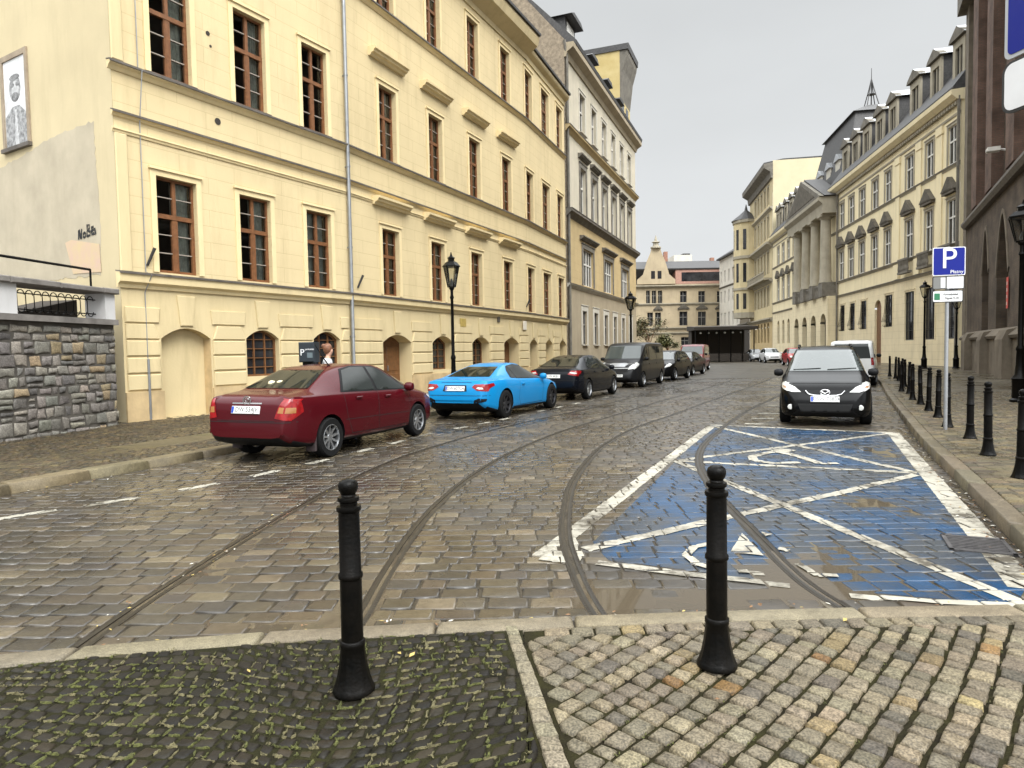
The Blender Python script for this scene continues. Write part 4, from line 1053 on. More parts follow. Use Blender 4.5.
pale = wallmat('pale_pier_render', (.52, .51, .50), (.35, .34, .32), var=.08, sc=1.5); conc = wallmat('weathered_coping', (.17, .155, .14), (.07, .065, .06), var=.35, sc=2.5)
MB().box(-.02, LW + .02, -.06, .60, 2.38, 2.50).build('ledge', conc, sw)
px1, px2, px3 = wu(17, 300), wu(105, 300), LW
MB().box(px1 - 1.0, px1, .0, .5, 2.5, 3.07).build('pier', pale, sw); MB().box(px2, px3, .0, .5, 2.5, 3.07).build('pier', pale, sw)
cp_ = MB(); x = 0
while x < LW: l = min(1.15, LW + .05 - x); cp_.bbox(x + .004, x + l - .004, -.10, .62, 3.07, 3.19 + RW.uniform(-.008, .008), .02); x += 1.15
cp_.build('coping', conc, sw)
rl = MB(); rl.tube([(px1, .25, 2.62), (px2, .25, 2.62)], .012); rl.tube([(px1, .25, 2.93), (px2, .25, 2.93)], .012)
n = 11
for i in range(n):
    c_ = px1 + .14 + (px2 - px1 - .28) * i / (n - 1); r_ = .085
    rl.tube([(c_ + r_ * math.cos(t), .25, (2.9 if math.sin(t) >= 0 else 2.66) + .10 * math.sin(t)) for t in [k * math.pi / 8 for k in range(17)]], .010, 6)
rl.build('railing', M['iron'], sw)
hr = MB(); hx = wu(102, 262); hr.tube([(-.5, .3, 3.62), (hx, .3, 3.60), (hx, .3, 3.15)], .028, 8); hr.build('handrail', M['iron'], sw)
MB().prism([(px1, 2.42), (px2, 2.42), (px2, 2.95)], .7, 1.6).build('stair_flank', M['room'], sw)
MB().box(-2, LW, .62, 6, .05, 2.45).build('terrace', conc, sw)
# ================================================================== grey and tan house with white upper floors
def unit(a, b): l = math.hypot(b[0] - a[0], b[1] - a[1]); return ((b[0] - a[0]) / l, (b[1] - a[1]) / l)
pD0, pD1 = (4.12, 44.6), (12.02, 64.4)
FD = frame2(pD0, pD1); LD = math.hypot(pD1[0] - pD0[0], pD1[1] - pD0[1])
hd = empty('town_house', 'tall house with tan lower floors, dirty white upper floors and dark dormers', 'house', FD)
I4 = Matrix.Identity(4)
M['dgrey'] = wallmat('grey_brown_render', (.35, .29, .20), (.20, .165, .115), var=.12, sc=.8)
M['dtan'] = wallmat('tan_render', (.47, .355, .185), (.30, .22, .12), var=.10, sc=.8, joints=(1.1, .5), jstr=.3)
M['dwhite'] = wallmat('dirty_white_render', (.50, .45, .35), (.30, .265, .20), var=.10, sc=.8)
M['dwhitetrim'] = wallmat('white_trim', (.52, .485, .41), (.34, .31, .26), var=.1, sc=1)
w6 = [(2.15 + i * 3.13, 3.55 + i * 3.13) for i in range(6)]
w3 = [(2.6 + i * 6.2, 5.4 + i * 6.2) for i in range(3)]
gf = [(2.35 + i * 3.15, 3.45 + i * 3.15) for i in range(6)]
mb = MB(); facade(mb, -1.2, LD, 0, 6.0, [(a, b, 2.05, 4.4, 0, 'seg', .2) for a, b in gf]); mb.build('wall', M['dgrey'], hd)
mb = MB(); facade(mb, -1.2, LD, 6.0, 10.7, [(a, b, 6.2, 8.75, 0, 'seg', .25) for a, b in w3]); mb.build('wall', M['dtan'], hd)
mb = MB(); facade(mb, -1.2, LD, 10.7, 21.1, [(a, b, c, d, 0, 'seg', .3) for a, b in w6 for c, d in ((11.1, 14.2), (16.6, 19.25))]); mb.build('wall', M['dwhite'], hd)
for a, b in gf: window(hd, I4, a, b, 2.05, 4.4, .17, M['greywood'], M['darkglass'], 'T', surround=(.36, .03), sill=.16, tm=M['dwhitetrim'])
for a, b in w3: window(hd, I4, a, b, 6.2, 8.75, .2, M['whitewood'], M['darkglass'], 'double', surround=(.3, .05), hood=('slab', 9.25, .75), tm=M['darktrim'])
for a, b in w6:
    window(hd, I4, a, b, 11.1, 14.2, .25, M['whitewood'], M['darkglass'], 'T', surround=(.3, .05), hood=('slab', 14.75, .5), tm=M['darktrim'])
    window(hd, I4, a, b, 16.6, 19.25, .25, M['whitewood'], M['darkglass'], 'T', surround=(.16, .04), sill=.2, tm=M['dwhitetrim'])
for z, pr, h, m in ((6.02, .2, .25, M['dwhitetrim']), (10.8, .4, .5, M['darktrim']), (16.1, .32, .4, M['dtan'])): cornice(hd, I4, -1.2, LD + .1, ledge(z, pr, h), m, 'string_course', lcap(z, pr))
cornice(hd, I4, -1.2, LD + .2, [(-.002, 20.3), (-.1, 20.3), (-.2, 20.6), (-.6, 20.85), (-.62, 21.15), (.3, 21.2), (.3, 20.3)], M['dgrey'], 'eaves')
rub = mat('rubble_gable', (.17, .135, .095), .9, vscale=4, col2=(.33, .265, .185), bump=1.0, bscale=7)
mb = MB(); mb.extrude([(-.65, 21.17), (-.7, 21.4), (2.6, 24.8), (6.2, 25.7), (12, 25.7), (12, 21.17)], -.8, LD + .1); mb.build('roof', M['slate'], hd)
mb = MB(); mb.add([(-1.21, y_, z_) for y_, z_ in ((.0, 0), (.0, 21.4), (2.7, 24.6), (6.2, 25.6), (12, 25.6), (12, 0))] + [(-.79, y_, z_) for y_, z_ in ((.0, 0), (.0, 21.4), (2.7, 24.6), (6.2, 25.6), (12, 25.6), (12, 0))], [(0, 1, 2, 3, 4, 5), (11, 10, 9, 8, 7, 6)] + [(i, (i + 1) % 6, 6 + (i + 1) % 6, 6 + i) for i in range(6)]); mb.build('gable_wall', rub, hd)
for i, (x, s) in enumerate(((1.9, 1.2), (6.6, .85), (11.2, .8), (15.6, .8))):
    w_ = .95 * s; h_ = 1.9 * s; o = MB()
    o.box(x - w_, x + w_, .5, 4.5, 21.3, 21.5 + h_); ob = o.build('dormer', M['slate'], hd)
    MB().prism([(x - w_ - .28, 21.5 + h_), (x + w_ + .28, 21.5 + h_), (x + w_ * .7, 21.78 + h_), (x - w_ * .7, 21.78 + h_)], -.05, 4.8).build('dormer_roof', M['slate'], ob)
    MB().box(x - w_ * .7, x + w_ * .7, .46, .499, 21.7, 21.3 + h_).build('dormer_window', M['whitewood'], ob)
mb = MB(); mb.tube([(-1.3, -.05, 21.3), (-1.0, -.12, 20.2), (-1.0, -.12, .1)], .09, 8); mb.build('downpipe', M['darktrim'], hd)
MB().box(LD - .002, LD + .03, .02, 12, 0, 21.0).build('end_wall', M['dwhite'], hd)
# ---- taller yellow house behind it
dD = unit(pD0, pD1)
hk = empty('tall_yellow_house', 'taller yellow house with a deep dark cornice rising behind the dormers', 'house', FD)
yk = mat('yellow_render', (.42, .32, .125), .85, vscale=.9, col2=(.50, .40, .19), bump=.3)
kx0, kx1 = LD - 4.5, LD - .25
MB().box(kx0, kx1, .4, 14, 21.3, 28.0).build('wall', yk, hk)
MB().extrude([(-.38, 28.0), (-.42, 28.5), (14.2, 28.6), (14.2, 28.0)], kx0 - .1, kx1 + .1).build('roof', M['slate'], hk)
MB().extrude([(.398, 24.0), (.1, 26.4), (-.25, 27.6), (-.3, 27.99), (.398, 27.99)], kx0 + .02, kx1 + .05).build('cornice', M['darktrim'], hk)
for i in range(2): MB().box(kx0 + .6 + i * 1.8, kx0 + 1.6 + i * 1.8, 0.37, 0.398, 22.4, 23.8).build('window', M['darkglass'], hk)

# ================================================================== palace on the right
dE = (.1769, .9842); pE0 = (29.95, 45.0); EP = lambda u, off=0: (pE0[0] + dE[0] * u - .9842 * off, pE0[1] + dE[1] * u + .1769 * off)
UL = 60.0
FE = frame2(EP(UL), EP(0)); X = lambda u: UL - u
pe = empty('palace', 'long pale yellow palace with slate mansard, dormers and a columned portico on the right side', 'palace', FE)
M['pal'] = wallmat('palace_render', (.74, .64, .42), (.42, .355, .23), var=.07, sc=.4)
M['palg'] = wallmat('palace_rusticated_base', (.70, .60, .40), (.38, .32, .21), var=.09, sc=.5, joints=(1.7, .55), jstr=.6)
M['stone'] = wallmat('grey_sandstone', (.33, .295, .225), (.15, .135, .105), var=.15, sc=1)
us = [(.5, 1.75), (4.0, 5.3), (7.5, 8.95), (12.05, 13.45), (15.1, 16.6), (18.45, 20.0), (21.6, 23.2), (24.75, 26.3)]
lw = [(45.5 + i * 3.3, 46.9 + i * 3.3) for i in range(4)]
allw = [(X(b), X(a)) for a, b in us]; lww = [(X(b), X(a)) for a, b in lw]
gfw = [(24.3, 25.8, 3.2, 5.85), (21.1, 22.6, 3.2, 5.85), (17.8, 19.4, 3.2, 5.85), (11.5, 13.2, 3.2, 5.9), (7.1, 8.9, 2.0, 5.8), (3.5, 5.2, 2.0, 5.8), (.1, 1.75, 2.0, 5.8)]
door = (X(15.75), X(14.1), .1, 5.65, .8, 'round', .25)
hs_ = [(a, b, c, d, 0, 'seg', .32) for a, b in allw + lww for c, d in ((8.5, 11.45), (13.85, 16.4))]
hs_ = [(*h[:6], .17) for h in hs_]
mb = MB(); facade(mb, 0, UL, 6.85, 18.0, hs_); mb.build('wall', M['pal'], pe)
mb = MB(); facade(mb, 0, UL, 0, 6.85, [(X(b), X(a), c, d, 0, 'seg', .17) for a, b, c, d in gfw] + [door] + [(a, b, 2.2, 5.6, .7, 'round', .35) for a, b in lww]); mb.build('ground_floor_wall', M['palg'], pe)
for a, b in allw + lww:
    window(pe, I4, a, b, 8.5, 11.45, .12, M['whitewood'], M['darkglass'], 'T', surround=(.16, .05), hood=('ped', 11.85, .28, 1.15), tm=M['stone'])
    window(pe, I4, a, b, 13.85, 16.4, .12, M['whitewood'], M['darkglass'], 'T', surround=(.18, .05), tm=M['stone'])
for a, b, c, d in gfw: window(pe, I4, X(b), X(a), c, d, .12, M['darkiron'], M['darkglass'], 'grid', surround=(.14, .04), tm=M['palg'])
for a, b in lww: window(pe, I4, a, b, 2.2, 5.6, .3, M['darkiron'], M['darkglass'], 'grid', rise=.7, kind='round')
MB().prism(in_arch(*door[:6]), .2, .35).build('door', M['darkwood'], pe)
for i in (6, 5, 3):                                     # bulging iron window baskets
    a, b, c, d = gfw[i - 4] if i < 5 else gfw[i - 5]
for a, b, c, d in gfw[:4]:
    g_ = MB()
    for k in range(6):
        xx = X(b) + (b - a) * (k + .5) / 6; g_.tube([(xx, -.04, d - .3), (xx, -.12, c + 1.2), (xx, -.30, c + .5), (xx, -.22, c + .1), (xx, -.04, c)], .018, 5)
    g_.tube([(X(b), -.30, c + .5), (X(a), -.30, c + .5)], .02, 5); g_.build('window_basket', M['iron'], pe)
for z, pr, h in ((6.95, .14, .22), (8.42, .16, .24), (13.75, .12, .22)): cornice(pe, I4, 0, UL, ledge(z, pr, h), M['stone'], 'string_course', lcap(z, pr))
cornice(pe, I4, 0, UL, [(-.002, 16.9), (-.06, 16.9), (-.09, 17.05), (-.002, 17.1)], M['stone'], 'string_course')
cornice(pe, I4, -.2, UL + .1, [(-.002, 17.75), (-.30, 17.8), (-.62, 18.1), (-.66, 18.4), (.3, 18.5), (.3, 17.75)], M['pal'])
mb = MB()
for k in range(150): mb.box(k * .4 + .05, k * .4 + .25, -.26, -.003, 17.5, 17.72)
mb.box(0, UL, -.2, -.003, 17.62, 17.74); mb.build('dentils', M['stone'], pe)
mb = MB()
for u in (2.55, 6.0, 10.1):
    mb.box(X(u + .8), X(u), -.09, -.003, 8.45, 16.3); mb.box(X(u + .9), X(u - .1), -.15, -.003, 16.3, 16.85); mb.box(X(u + .9), X(u - .1), -.2, -.003, 7.0, 8.2)
mb.build('pilaster', M['pal'], pe)
for a, b in us[:3]:
    g_ = MB(); xa, xb = X(b) - .3, X(a) + .3
    g_.box(xa, xb, -.5, -.17, 7.25, 7.42); g_.box(xa, xb, -.5, -.36, 8.3, 8.44)
    for k in range(8): g_.lathe([(.06, 0), (.09, .2), (.045, .5), (.07, .86)], 8, xa + (xb - xa) * (k + .5) / 8, -.43, 7.42)
    g_.build('balustrade', M['darktrim'], pe)
# mansard, dormers
def mansard(x0, x1, m): MB().extrude([(-.5, 18.5), (-.52, 18.62), (2.4, 22.6), (3.2, 23.1), (10, 24.6), (10, 18.5)], x0, x1).build('roof', m, pe)
mansard(X(28.5), UL + .05, M['slate']); mansard(0, X(44.5), M['slate'])
for a, b in us + [(lw[i][0], lw[i][1]) for i in range(4)] + [(57.6, 58.9)]:
    xa, xb = X(b) - .2, X(a) + .2; ob = MB().box(xa, xb, .45, 4.5, 18.95, 22.15).build('dormer', M['slate'], pe)
    f_ = MB(); f_.box(xa - .05, xa + .32, .30, .449, 18.95, 22.1); f_.box(xb - .32, xb + .05, .30, .449, 18.95, 22.1); f_.box(xa + .32, xb - .32, .30, .449, 21.6, 22.1); f_.box(xa + .32, xb - .32, .30, .449, 18.95, 19.4)
    f_.box((xa + xb) / 2 - .05, (xa + xb) / 2 + .05, .36, .449, 19.4, 21.6); f_.build('dormer_front', M['stone'], ob)
    MB().quad((xa + .32, .44, 19.4), (xb - .32, .44, 19.4), (xb - .32, .44, 21.6), (xa + .32, .44, 21.6)).build('dormer_window', M['darkglass'], ob)
    r_ = MB(); mid = (xa + xb) / 2
    r_.prism([(xa - .3, 22.16), (xb + .3, 22.16), (xb + .1, 22.4), (mid, 22.95), (xa - .1, 22.4)], .1, .6); r_.build('dormer_gable', M['darktrim'], ob)
    r2_ = MB(); r2_.add([(xa - .3, .12, 22.18), (mid, .12, 22.97), (xb + .3, .12, 22.18), (xa - .3, 4.5, 22.3), (mid, 4.5, 23.05), (xb + .3, 4.5, 22.3)], [(0, 1, 4, 3), (1, 2, 5, 4)]); r2_.v = [(x_, y_, z_ + .02) for x_, y_, z_ in r2_.v]; r2_.build('dormer_roof', M['metalroof'], ob)
# portico
PO = .95; xa, xb = X(43.0), X(27.0)
mb = MB(); facade(mb, xa, xb, 0, 7.0, [(xa + 1.2 + i * 4, xa + 3.4 + i * 4, .1, 5.2, 1.1, 'round', .5) for i in range(4)], y=-PO); mb.quad((xb, -PO, 0), (xb, 0, 0), (xb, 0, 7), (xb, -PO, 7)); mb.quad((xa, -PO, 0), (xa, 0, 0), (xa, 0, 7), (xa, -PO, 7)); mb.quad((xa, -PO, 7), (xb, -PO, 7), (xb, 0, 7), (xa, 0, 7)); mb.build('portico_base', M['palg'], pe)
for i in range(4): MB().prism(in_arch(xa + 1.2 + i * 4, xa + 3.4 + i * 4, .1, 5.2, 1.1, 'round'), -PO + .5, -PO + .6).build('portico_opening', M['darkglass'], pe)
for i in range(4):
    u = 28.2 + i * 4.0; cx_ = X(u); b_ = MB().box(cx_ - .75, cx_ + .75, -PO - .45, -.003, 7.0, 8.5)
    b_.build('column_pedestal', M['darktrim'], pe)
    c_ = MB(); c_.lathe([(.68, 0), (.68, .12), (.60, .3), (.58, 2), (.50, 6.5), (.50, 6.7), (.62, 6.85), (.66, 7.0)], 20, cx_, -PO + .1, 8.5); c_.box(cx_ - .72, cx_ + .72, -PO - .62, -.003, 15.5, 15.75)
    c_.build('column', M['stone'], pe, smooth=35)
    if i < 3:
        g_ = MB(); g_.box(cx_ - 3.2, cx_ - .75, -PO - .2, -PO - .05, 8.2, 8.35)
        for k in range(7): g_.lathe([(.06, 0), (.1, .3), (.05, .8), (.08, 1.2)], 7, cx_ - 3.0 + k * .33, -PO - .12, 7.0)
        g_.build('balustrade', M['darktrim'], pe)
MB().extrude([(-.003, 15.75), (-PO - .55, 15.75), (-PO - .6, 16.7), (-PO - 1.0, 17.1), (-PO - 1.0, 17.45), (-.003, 17.5)], xa - .2, xb + .2).build('entablature', M['stone'], pe)
p_ = MB(); mid = (xa + xb) / 2; p_.prism([(xa - .4, 17.5), (xb + .4, 17.5), (mid, 21.0)], -PO - .9, -PO - .5); pr_ = MB(); pr_.prism([(xa - .5, 17.55), (xb + .5, 17.55), (mid, 21.2)], -PO - .48, .5); pr_.build('pediment_roof', M['slate'], pe); p_.prism([(xa + 1.8, 17.9), (xb - 1.8, 17.9), (mid, 20.6)], -PO - .95, -PO - .905, m=1); p_.build('pediment', [M['darktrim'], M['sooty']], pe)
pm = MB(); A_ = [(xa - .2, .6), (xb + .2, .6), (xb + .2, 12), (xa - .2, 12)]; B_ = [(xa + 2.2, 2.4), (xb - 2.2, 2.4), (xb - 2.2, 9.4), (xa + 2.2, 9.4)]
pm.add([(x, y, 18.4) for x, y in A_] + [(x, y, 26.8) for x, y in B_] + [(x + (.35 if i in (1, 2) else -.35), y + (.35 if i in (2, 3) else -.35), 26.8) for i, (x, y) in enumerate(B_)] + [(mid - .9, 5.1, 29.0), (mid + .9, 5.1, 29.0), (mid + .9, 6.5, 29.0), (mid - .9, 6.5, 29.0)],
       [(i, (i + 1) % 4, 4 + (i + 1) % 4, 4 + i) for i in range(4)] + [(8, 9, 10, 11)] + [(8 + i, 8 + (i + 1) % 4, 12 + (i + 1) % 4, 12 + i) for i in range(4)] + [(12, 13, 14, 15)])
pm.build('pavilion_roof', M['slate'], pe)
for k in range(3):
    s_ = MB(); xx = mid - 3.6 + k * 3.6; s_.box(xx - .8, xx + .8, 1.2, 2.6, 19.6, 22.2); so2 = s_.build('dormer', M['dwhitetrim'], pe); MB().prism([(xx - 1, 22.21), (xx + 1, 22.21), (xx, 23.0)], 1.0, 2.8).build('dormer_roof', M['metalroof'], so2)
sp_ = MB()
for a_ in range(4):
    t_ = a_ * math.pi / 2 + .78; sp_.tube([(mid + .9 * math.cos(t_), 5.8 + .9 * math.sin(t_), 29.0), (mid + .3 * math.cos(t_), 5.8 + .3 * math.sin(t_), 31.0), (mid, 5.8, 32.2)], .06, 6)
sp_.tube([(mid, 5.8, 29.0), (mid, 5.8, 33.4)], [.09, .03], 6); sp_.lathe([(.45, 0), (.45, .06)], 10, mid, 5.8, 30.4)
sp_.build('spire', M['darkiron'], pe)
mb = MB(); mb.tube([(X(26.6), -.15, 18), (X(26.6), -.15, .2)], .1, 8); mb.tube([(X(-.02), -.15, 18), (X(-.02), -.15, .2)], .1, 8); mb.build('downpipe', M['darktrim'], pe)
MB().box(-.02, .02, .0, 12, 0, 18.5).build('end_wall', M['pal'], pe); MB().box(UL - .03, UL, .02, 12, 0, 18.5).build('end_wall', M['pal'], pe)

# ================================================================== dark brick church
FF = frame2((28.49, 42.0), (17.01, 19.79))
ch = empty('church', 'dark brick gothic church with pointed windows and reddish buttresses at the right edge', 'church', FF)
bm_ = brickmat('dark_church_brick', (.080, .059, .042), (.100, .072, .050), (.070, .060, .048), .30, .085, .010)
bm2 = brickmat('red_church_brick', (.118, .072, .053), (.145, .085, .062), (.09, .072, .058), .30, .085, .010)
bst = wallmat('church_stone', (.150, .125, .094), (.05, .043, .034), var=.3, sc=1.2)
LF = 34
ar = [(5.7, 7.75, 2.35, 7.7, 2.4, 'point', .5), (10.0, 12.95, 2.35, 7.75, 2.9, 'point', .55), (16.2, 19.2, 2.35, 7.8, 2.9, 'point', .55), (22.4, 25.4, 2.35, 7.8, 2.9, 'point', .55)]
mb = MB(); facade(mb, 0, LF, 0, 9.0, ar); mb.build('wall', bm_, ch)
up_ = [(x, x + 1.5, 10, 20.5, 2, 'point', .6) for x in (1.1, 5.5, 10.6, 16, 22)]
mb = MB(); facade(mb, 0, LF, 9.0, 24, up_, y=.25); mb.build('upper_wall', bm_, ch)
for h in ar + up_:
    y_ = h[6] - .05 + (.25 if h in up_ else 0)
    o = window(ch, I4, h[0], h[1], h[2], h[3], y_, bst, M['darkglass'], 'none', rise=h[4], kind='point')
    t_ = MB(); w_ = h[1] - h[0]
    for k in (1, 2): t_.box(h[0] + w_ * k / 3 - .05, h[0] + w_ * k / 3 + .05, y_ - .08, y_ - .002, h[2], h[3] - h[4] * .55)
    t_.build('tracery', bst, o)
    if h in ar:
        s_ = MB(); P = in_arch(*h[:6]); 
        for p, q in zip(P[1:-1], P[2:-1]):
            mid = (h[0] + h[1]) / 2; f_ = lambda v: (mid + (v[0] - mid) * 1.13, v[1] + .22)
            a_, b_ = f_(p), f_(q); s_.add([(p[0], -.05, p[1]), (q[0], -.05, q[1]), (b_[0], -.05, b_[1]), (a_[0], -.05, a_[1]), (p[0], -.002, p[1]), (q[0], -.002, q[1]), (b_[0], -.002, b_[1]), (a_[0], -.002, a_[1])], [(0, 1, 2, 3), (3, 2, 6, 7), (0, 4, 5, 1)])
        s_.build('arch_moulding', bst, o)
cornice(ch, I4, -.2, LF, [(.249, 8.75), (-.22, 8.75), (-.36, 8.95), (-.36, 9.08), (.249, 9.35)], M['flash'], 'ledge')
for a, b in ((3.1, 4.9), (7.9, 9.7), (13.3, 15.1), (19.6, 21.4)):
    MB().box(a, b, -.25, .248, 9.36, 24).build('buttress', bm2, ch)
for a, b in ((2.6, 4.0), (8.3, 9.5), (13.6, 15.4), (20, 21.6)):
    MB().extrude([(-.002, 0), (-.58, 0), (-.58, 1.8), (-.42, 2.2), (-.002, 2.3)], a, b).build('buttress_base', bst, ch)
cornice(ch, I4, -.3, LF, [(-.002, 1.85), (-.32, 1.85), (-.38, 1.98), (-.002, 2.34)], bst, 'plinth_course')
MB().box(-.2, LF, -.22, -.003, 0, 1.84).build('plinth', bst, ch)
MB().box(-1.3, -.05, -.1, 1.2, 0, 23).build('end_pier', bst, ch)
MB().box(-1.6, LF, -.55, .24, 22.4, 24.2).build('eaves', M['darktrim'], ch)
MB().extrude([(-.7, 24.2), (9, 34), (18, 24.2)], -1.6, LF).build('roof', M['slate'], ch)
MB().box(-.04, 0, .26, 17, 0, 24).build('end_wall', bm_, ch)
rs = MB(); rs.box(13.0, 13.35, -.08, -.055, 3.2, 4.6); rs_o = rs.build('notice', mat('red_notice', (.50, .06, .045), .5, var=.2), ch)
lt = MB()
for k in range(4): lt.box(13.06, 13.29, -.085, -.081, 3.35 + k * .3, 3.5 + k * .3)
lt.build('notice_lines', mat('pale_lettering', (.55, .35, .30), .5), rs_o)
fl = MB(); fl.tube([(13.3, -.1, 10.2), (13.3, -.45, 10.3)], .05, 6); fl.bbox(13.1, 13.5, -.95, -.45, 10.22, 10.40, .03); fl.build('floodlight', M['whitewood'], ch)
# ================================================================== far end of the street
M['far1'] = wallmat('far_yellow_stucco', (.54, .45, .27), (.36, .29, .17), var=.12, sc=.5)
M['far2'] = wallmat('far_white_stucco', (.60, .56, .48), (.36, .33, .28), var=.1, sc=.5)
M['far3'] = wallmat('far_brown_stone', (.17, .14, .10), (.08, .07, .055), var=.2, sc=.6)
M['far4'] = wallmat('far_cream_stucco', (.40, .325, .215), (.24, .195, .13), var=.14, sc=.4)
M['pink'] = mat('pink_attic_metal', (.36, .20, .15), .5, var=.15)
def simple_windows(root, cols, rows, y=.2, fm=None, sur=None, tm=None, hood=None):
    for a, b in cols:
        for c, d in rows: window(root, I4, a, b, c, d, y, fm or M['whitewood'], M['darkglass'], 'T', surround=sur, tm=tm, hood=hood)
# ornate yellow corner house with bay (front in the palace's line)
gu0, gu1 = 60.3, 80.5; Lg = gu1 - gu0
FGh = frame2(EP(gu1), EP(gu0))
hg = empty('ornate_yellow_house', 'ornate yellow corner house with bay tower and pale bare side wall above the palace wing', 'house', FGh)
cols = [(5.2 + i * 2.75, 6.5 + i * 2.75) for i in range(5)]; rows = [(2.4, 5.6), (8.2, 11.2), (13.4, 16.8), (19.0, 22.4), (24.2, 27.0)]
mb = MB(); facade(mb, 0, Lg, 6.2, 30, [(a, b, c, d, 0, 'seg', .4) for a, b in cols for c, d in rows[1:]]); mb.build('wall', M['far1'], hg)
mb = MB(); facade(mb, 0, Lg, 0, 6.2, [(a - .2, b + .2, *rows[0], .8, 'round', .4) for a, b in cols]); mb.build('ground_floor_wall', M['dtan'], hg)
for a, b in cols: window(hg, I4, a - .2, b + .2, *rows[0], .35, M['darkiron'], M['darkglass'], 'T', rise=.8, kind='round')
simple_windows(hg, cols, rows[1:], .35, sur=(.22, .06), tm=M['stone'])
MB().box(Lg - .02, Lg + .02, .02, 14, 0, 30.3).build('side_wall', mat('bare_side_wall', (.56, .49, .32), .85, var=.06, vscale=.6), hg)
for z, pr, h in ((6.3, .5, .6), (12.2, .4, .5), (18.0, .9, .9), (23.4, .4, .5)): cornice(hg, I4, 0, Lg, ledge(z, pr, h), M['stone'], 'string_course')
cornice(hg, I4, -.2, Lg + .2, [(-.002, 27.6), (-.3, 27.7), (-.4, 28.6), (-1.3, 29.2), (-1.35, 29.8), (-.002, 30.0)], M['darktrim'])
MB().extrude([(-1.36, 29.82), (-1.3, 30.02), (1.5, 30.5), (14, 30.6), (14, 29.85)], -.2, Lg + .01).build('roof', M['slate'], hg)
b_ = MB(); oct_ = [(2.0 + 2.3 * math.cos(t), -.9 + 2.3 * math.sin(t)) for t in [math.pi + i * math.pi / 5 for i in range(6)]]
def ring(z0, z1, k=1.0, m=0):
    n = len(oct_); P = [((x - 2.0) * k + 2.0, y * (1 if k == 1 else 1) + (k - 1) * -1.2) for x, y in oct_] + [(4.3, 0), (-.3, 0)]
    n = len(P); b_.add([(x, y, z0) for x, y in P] + [(x, y, z1) for x, y in P], [(i, (i + 1) % n, n + (i + 1) % n, n + i) for i in range(n)] + [tuple(range(n))[::-1], tuple(range(n, 2 * n))], m)
ring(7.0, 8.0, 1.0, 1); ring(8.0, 24.5); ring(12.0, 12.4, 1.1, 1); ring(17.6, 18.1, 1.1, 1); ring(24.0, 24.5, 1.14, 1)
bay = b_.build('bay_tower', [M['far1'], M['stone']], hg)
for i in range(5):
    p, q = Vector(oct_[i]), Vector(oct_[i + 1]); 
    for z0, z1 in ((8.6, 11.4), (13.4, 16.8), (19.2, 22.8)):
        a_, c_ = p.lerp(q, .30), p.lerp(q, .70); nn = Vector(((q - p).y, -(q - p).x)).normalized() * .03
        MB().quad((a_.x + nn.x, a_.y + nn.y, z0), (c_.x + nn.x, c_.y + nn.y, z0), (c_.x + nn.x, c_.y + nn.y, z1), (a_.x + nn.x, a_.y + nn.y, z1)).build('bay_window', M['darkglass'], bay)
MB().lathe([(2.6, 0), (2.0, .5), (1.2, 1.1), (.3, 1.9), (.05, 3.0)], 12, 2.0, -1.0, 24.5).build('bay_roof', M['slate'], hg)
g_ = MB(); g_.box(4.6, Lg - .5, -1.3, -.002, 12.2, 12.5); g_.box(4.6, Lg - .5, -1.3, -1.15, 13.3, 13.5)
for k in range(30): g_.box(4.8 + k * .5, 5.0 + k * .5, -1.25, -1.18, 12.5, 13.3)
g_.build('balcony', M['stone'], hg)
# dark narrow house and white house beyond
hh = empty('dark_narrow_house', 'narrow dark fronted house wedged between the white house and the ornate yellow house', 'house', frame2(EP(92.5), EP(80.8)))
mb = MB(); colh = [(1.2 + i * 3.4, 3.0 + i * 3.4) for i in range(3)]; facade(mb, 0, 11.7, 0, 19.5, [(a, b, c, d, 0, 'seg', .4) for a, b in colh for c, d in ((7.2, 11), (13, 16.5))]); mb.build('wall', M['far3'], hh)
simple_windows(hh, colh, ((7.2, 11), (13, 16.5)), .35)
for z in (6.4, 12, 17.5): cornice(hh, I4, 0, 11.7, ledge(z, .5, .6), M['darktrim'], 'string_course')
MB().extrude([(-.6, 19.5), (-.6, 19.8), (4, 23), (12, 23), (12, 19.5)], 0, 11.7).build('roof', M['slate'], hh)
MB().box(0, 11.7, -.03, -.003, 0, 5.2).build('shopfront', M['room'], hh)
pI1 = EP(92.7); pI0 = (47.2, 152.0)
FI = frame2(pI0, pI1); LI = math.hypot(pI1[0] - pI0[0], pI1[1] - pI0[1])
hi = empty('white_house', 'plain white house with four rows of small windows near the end of the street', 'house', FI)
colI = [(1.0 + i * LI / 5, 2.0 + i * LI / 5) for i in range(5)]; rowI = [(2, 4.4), (6.6, 9.4), (11.6, 14.2), (16.0, 18.6)]
mb = MB(); facade(mb, 0, LI, 0, 21.3, [(a, b, c, d, 0, 'seg', .3) for a, b in colI for c, d in rowI]); mb.build('wall', M['far2'], hi)
simple_windows(hi, colI, rowI, .26)
for z in (5.3, 15.2): cornice(hi, I4, 0, LI, ledge(z, .25, .35), M['darktrim'], 'string_course')
MB().extrude([(-.7, 21.3), (-.7, 21.6), (4, 24.5), (12, 24.5), (12, 21.3)], -.1, LI).build('roof', M['slate'], hi)
MB().box(-.03, -.001, .02, 12, 0, 21.3).build('end_wall', M['far2'], hi)

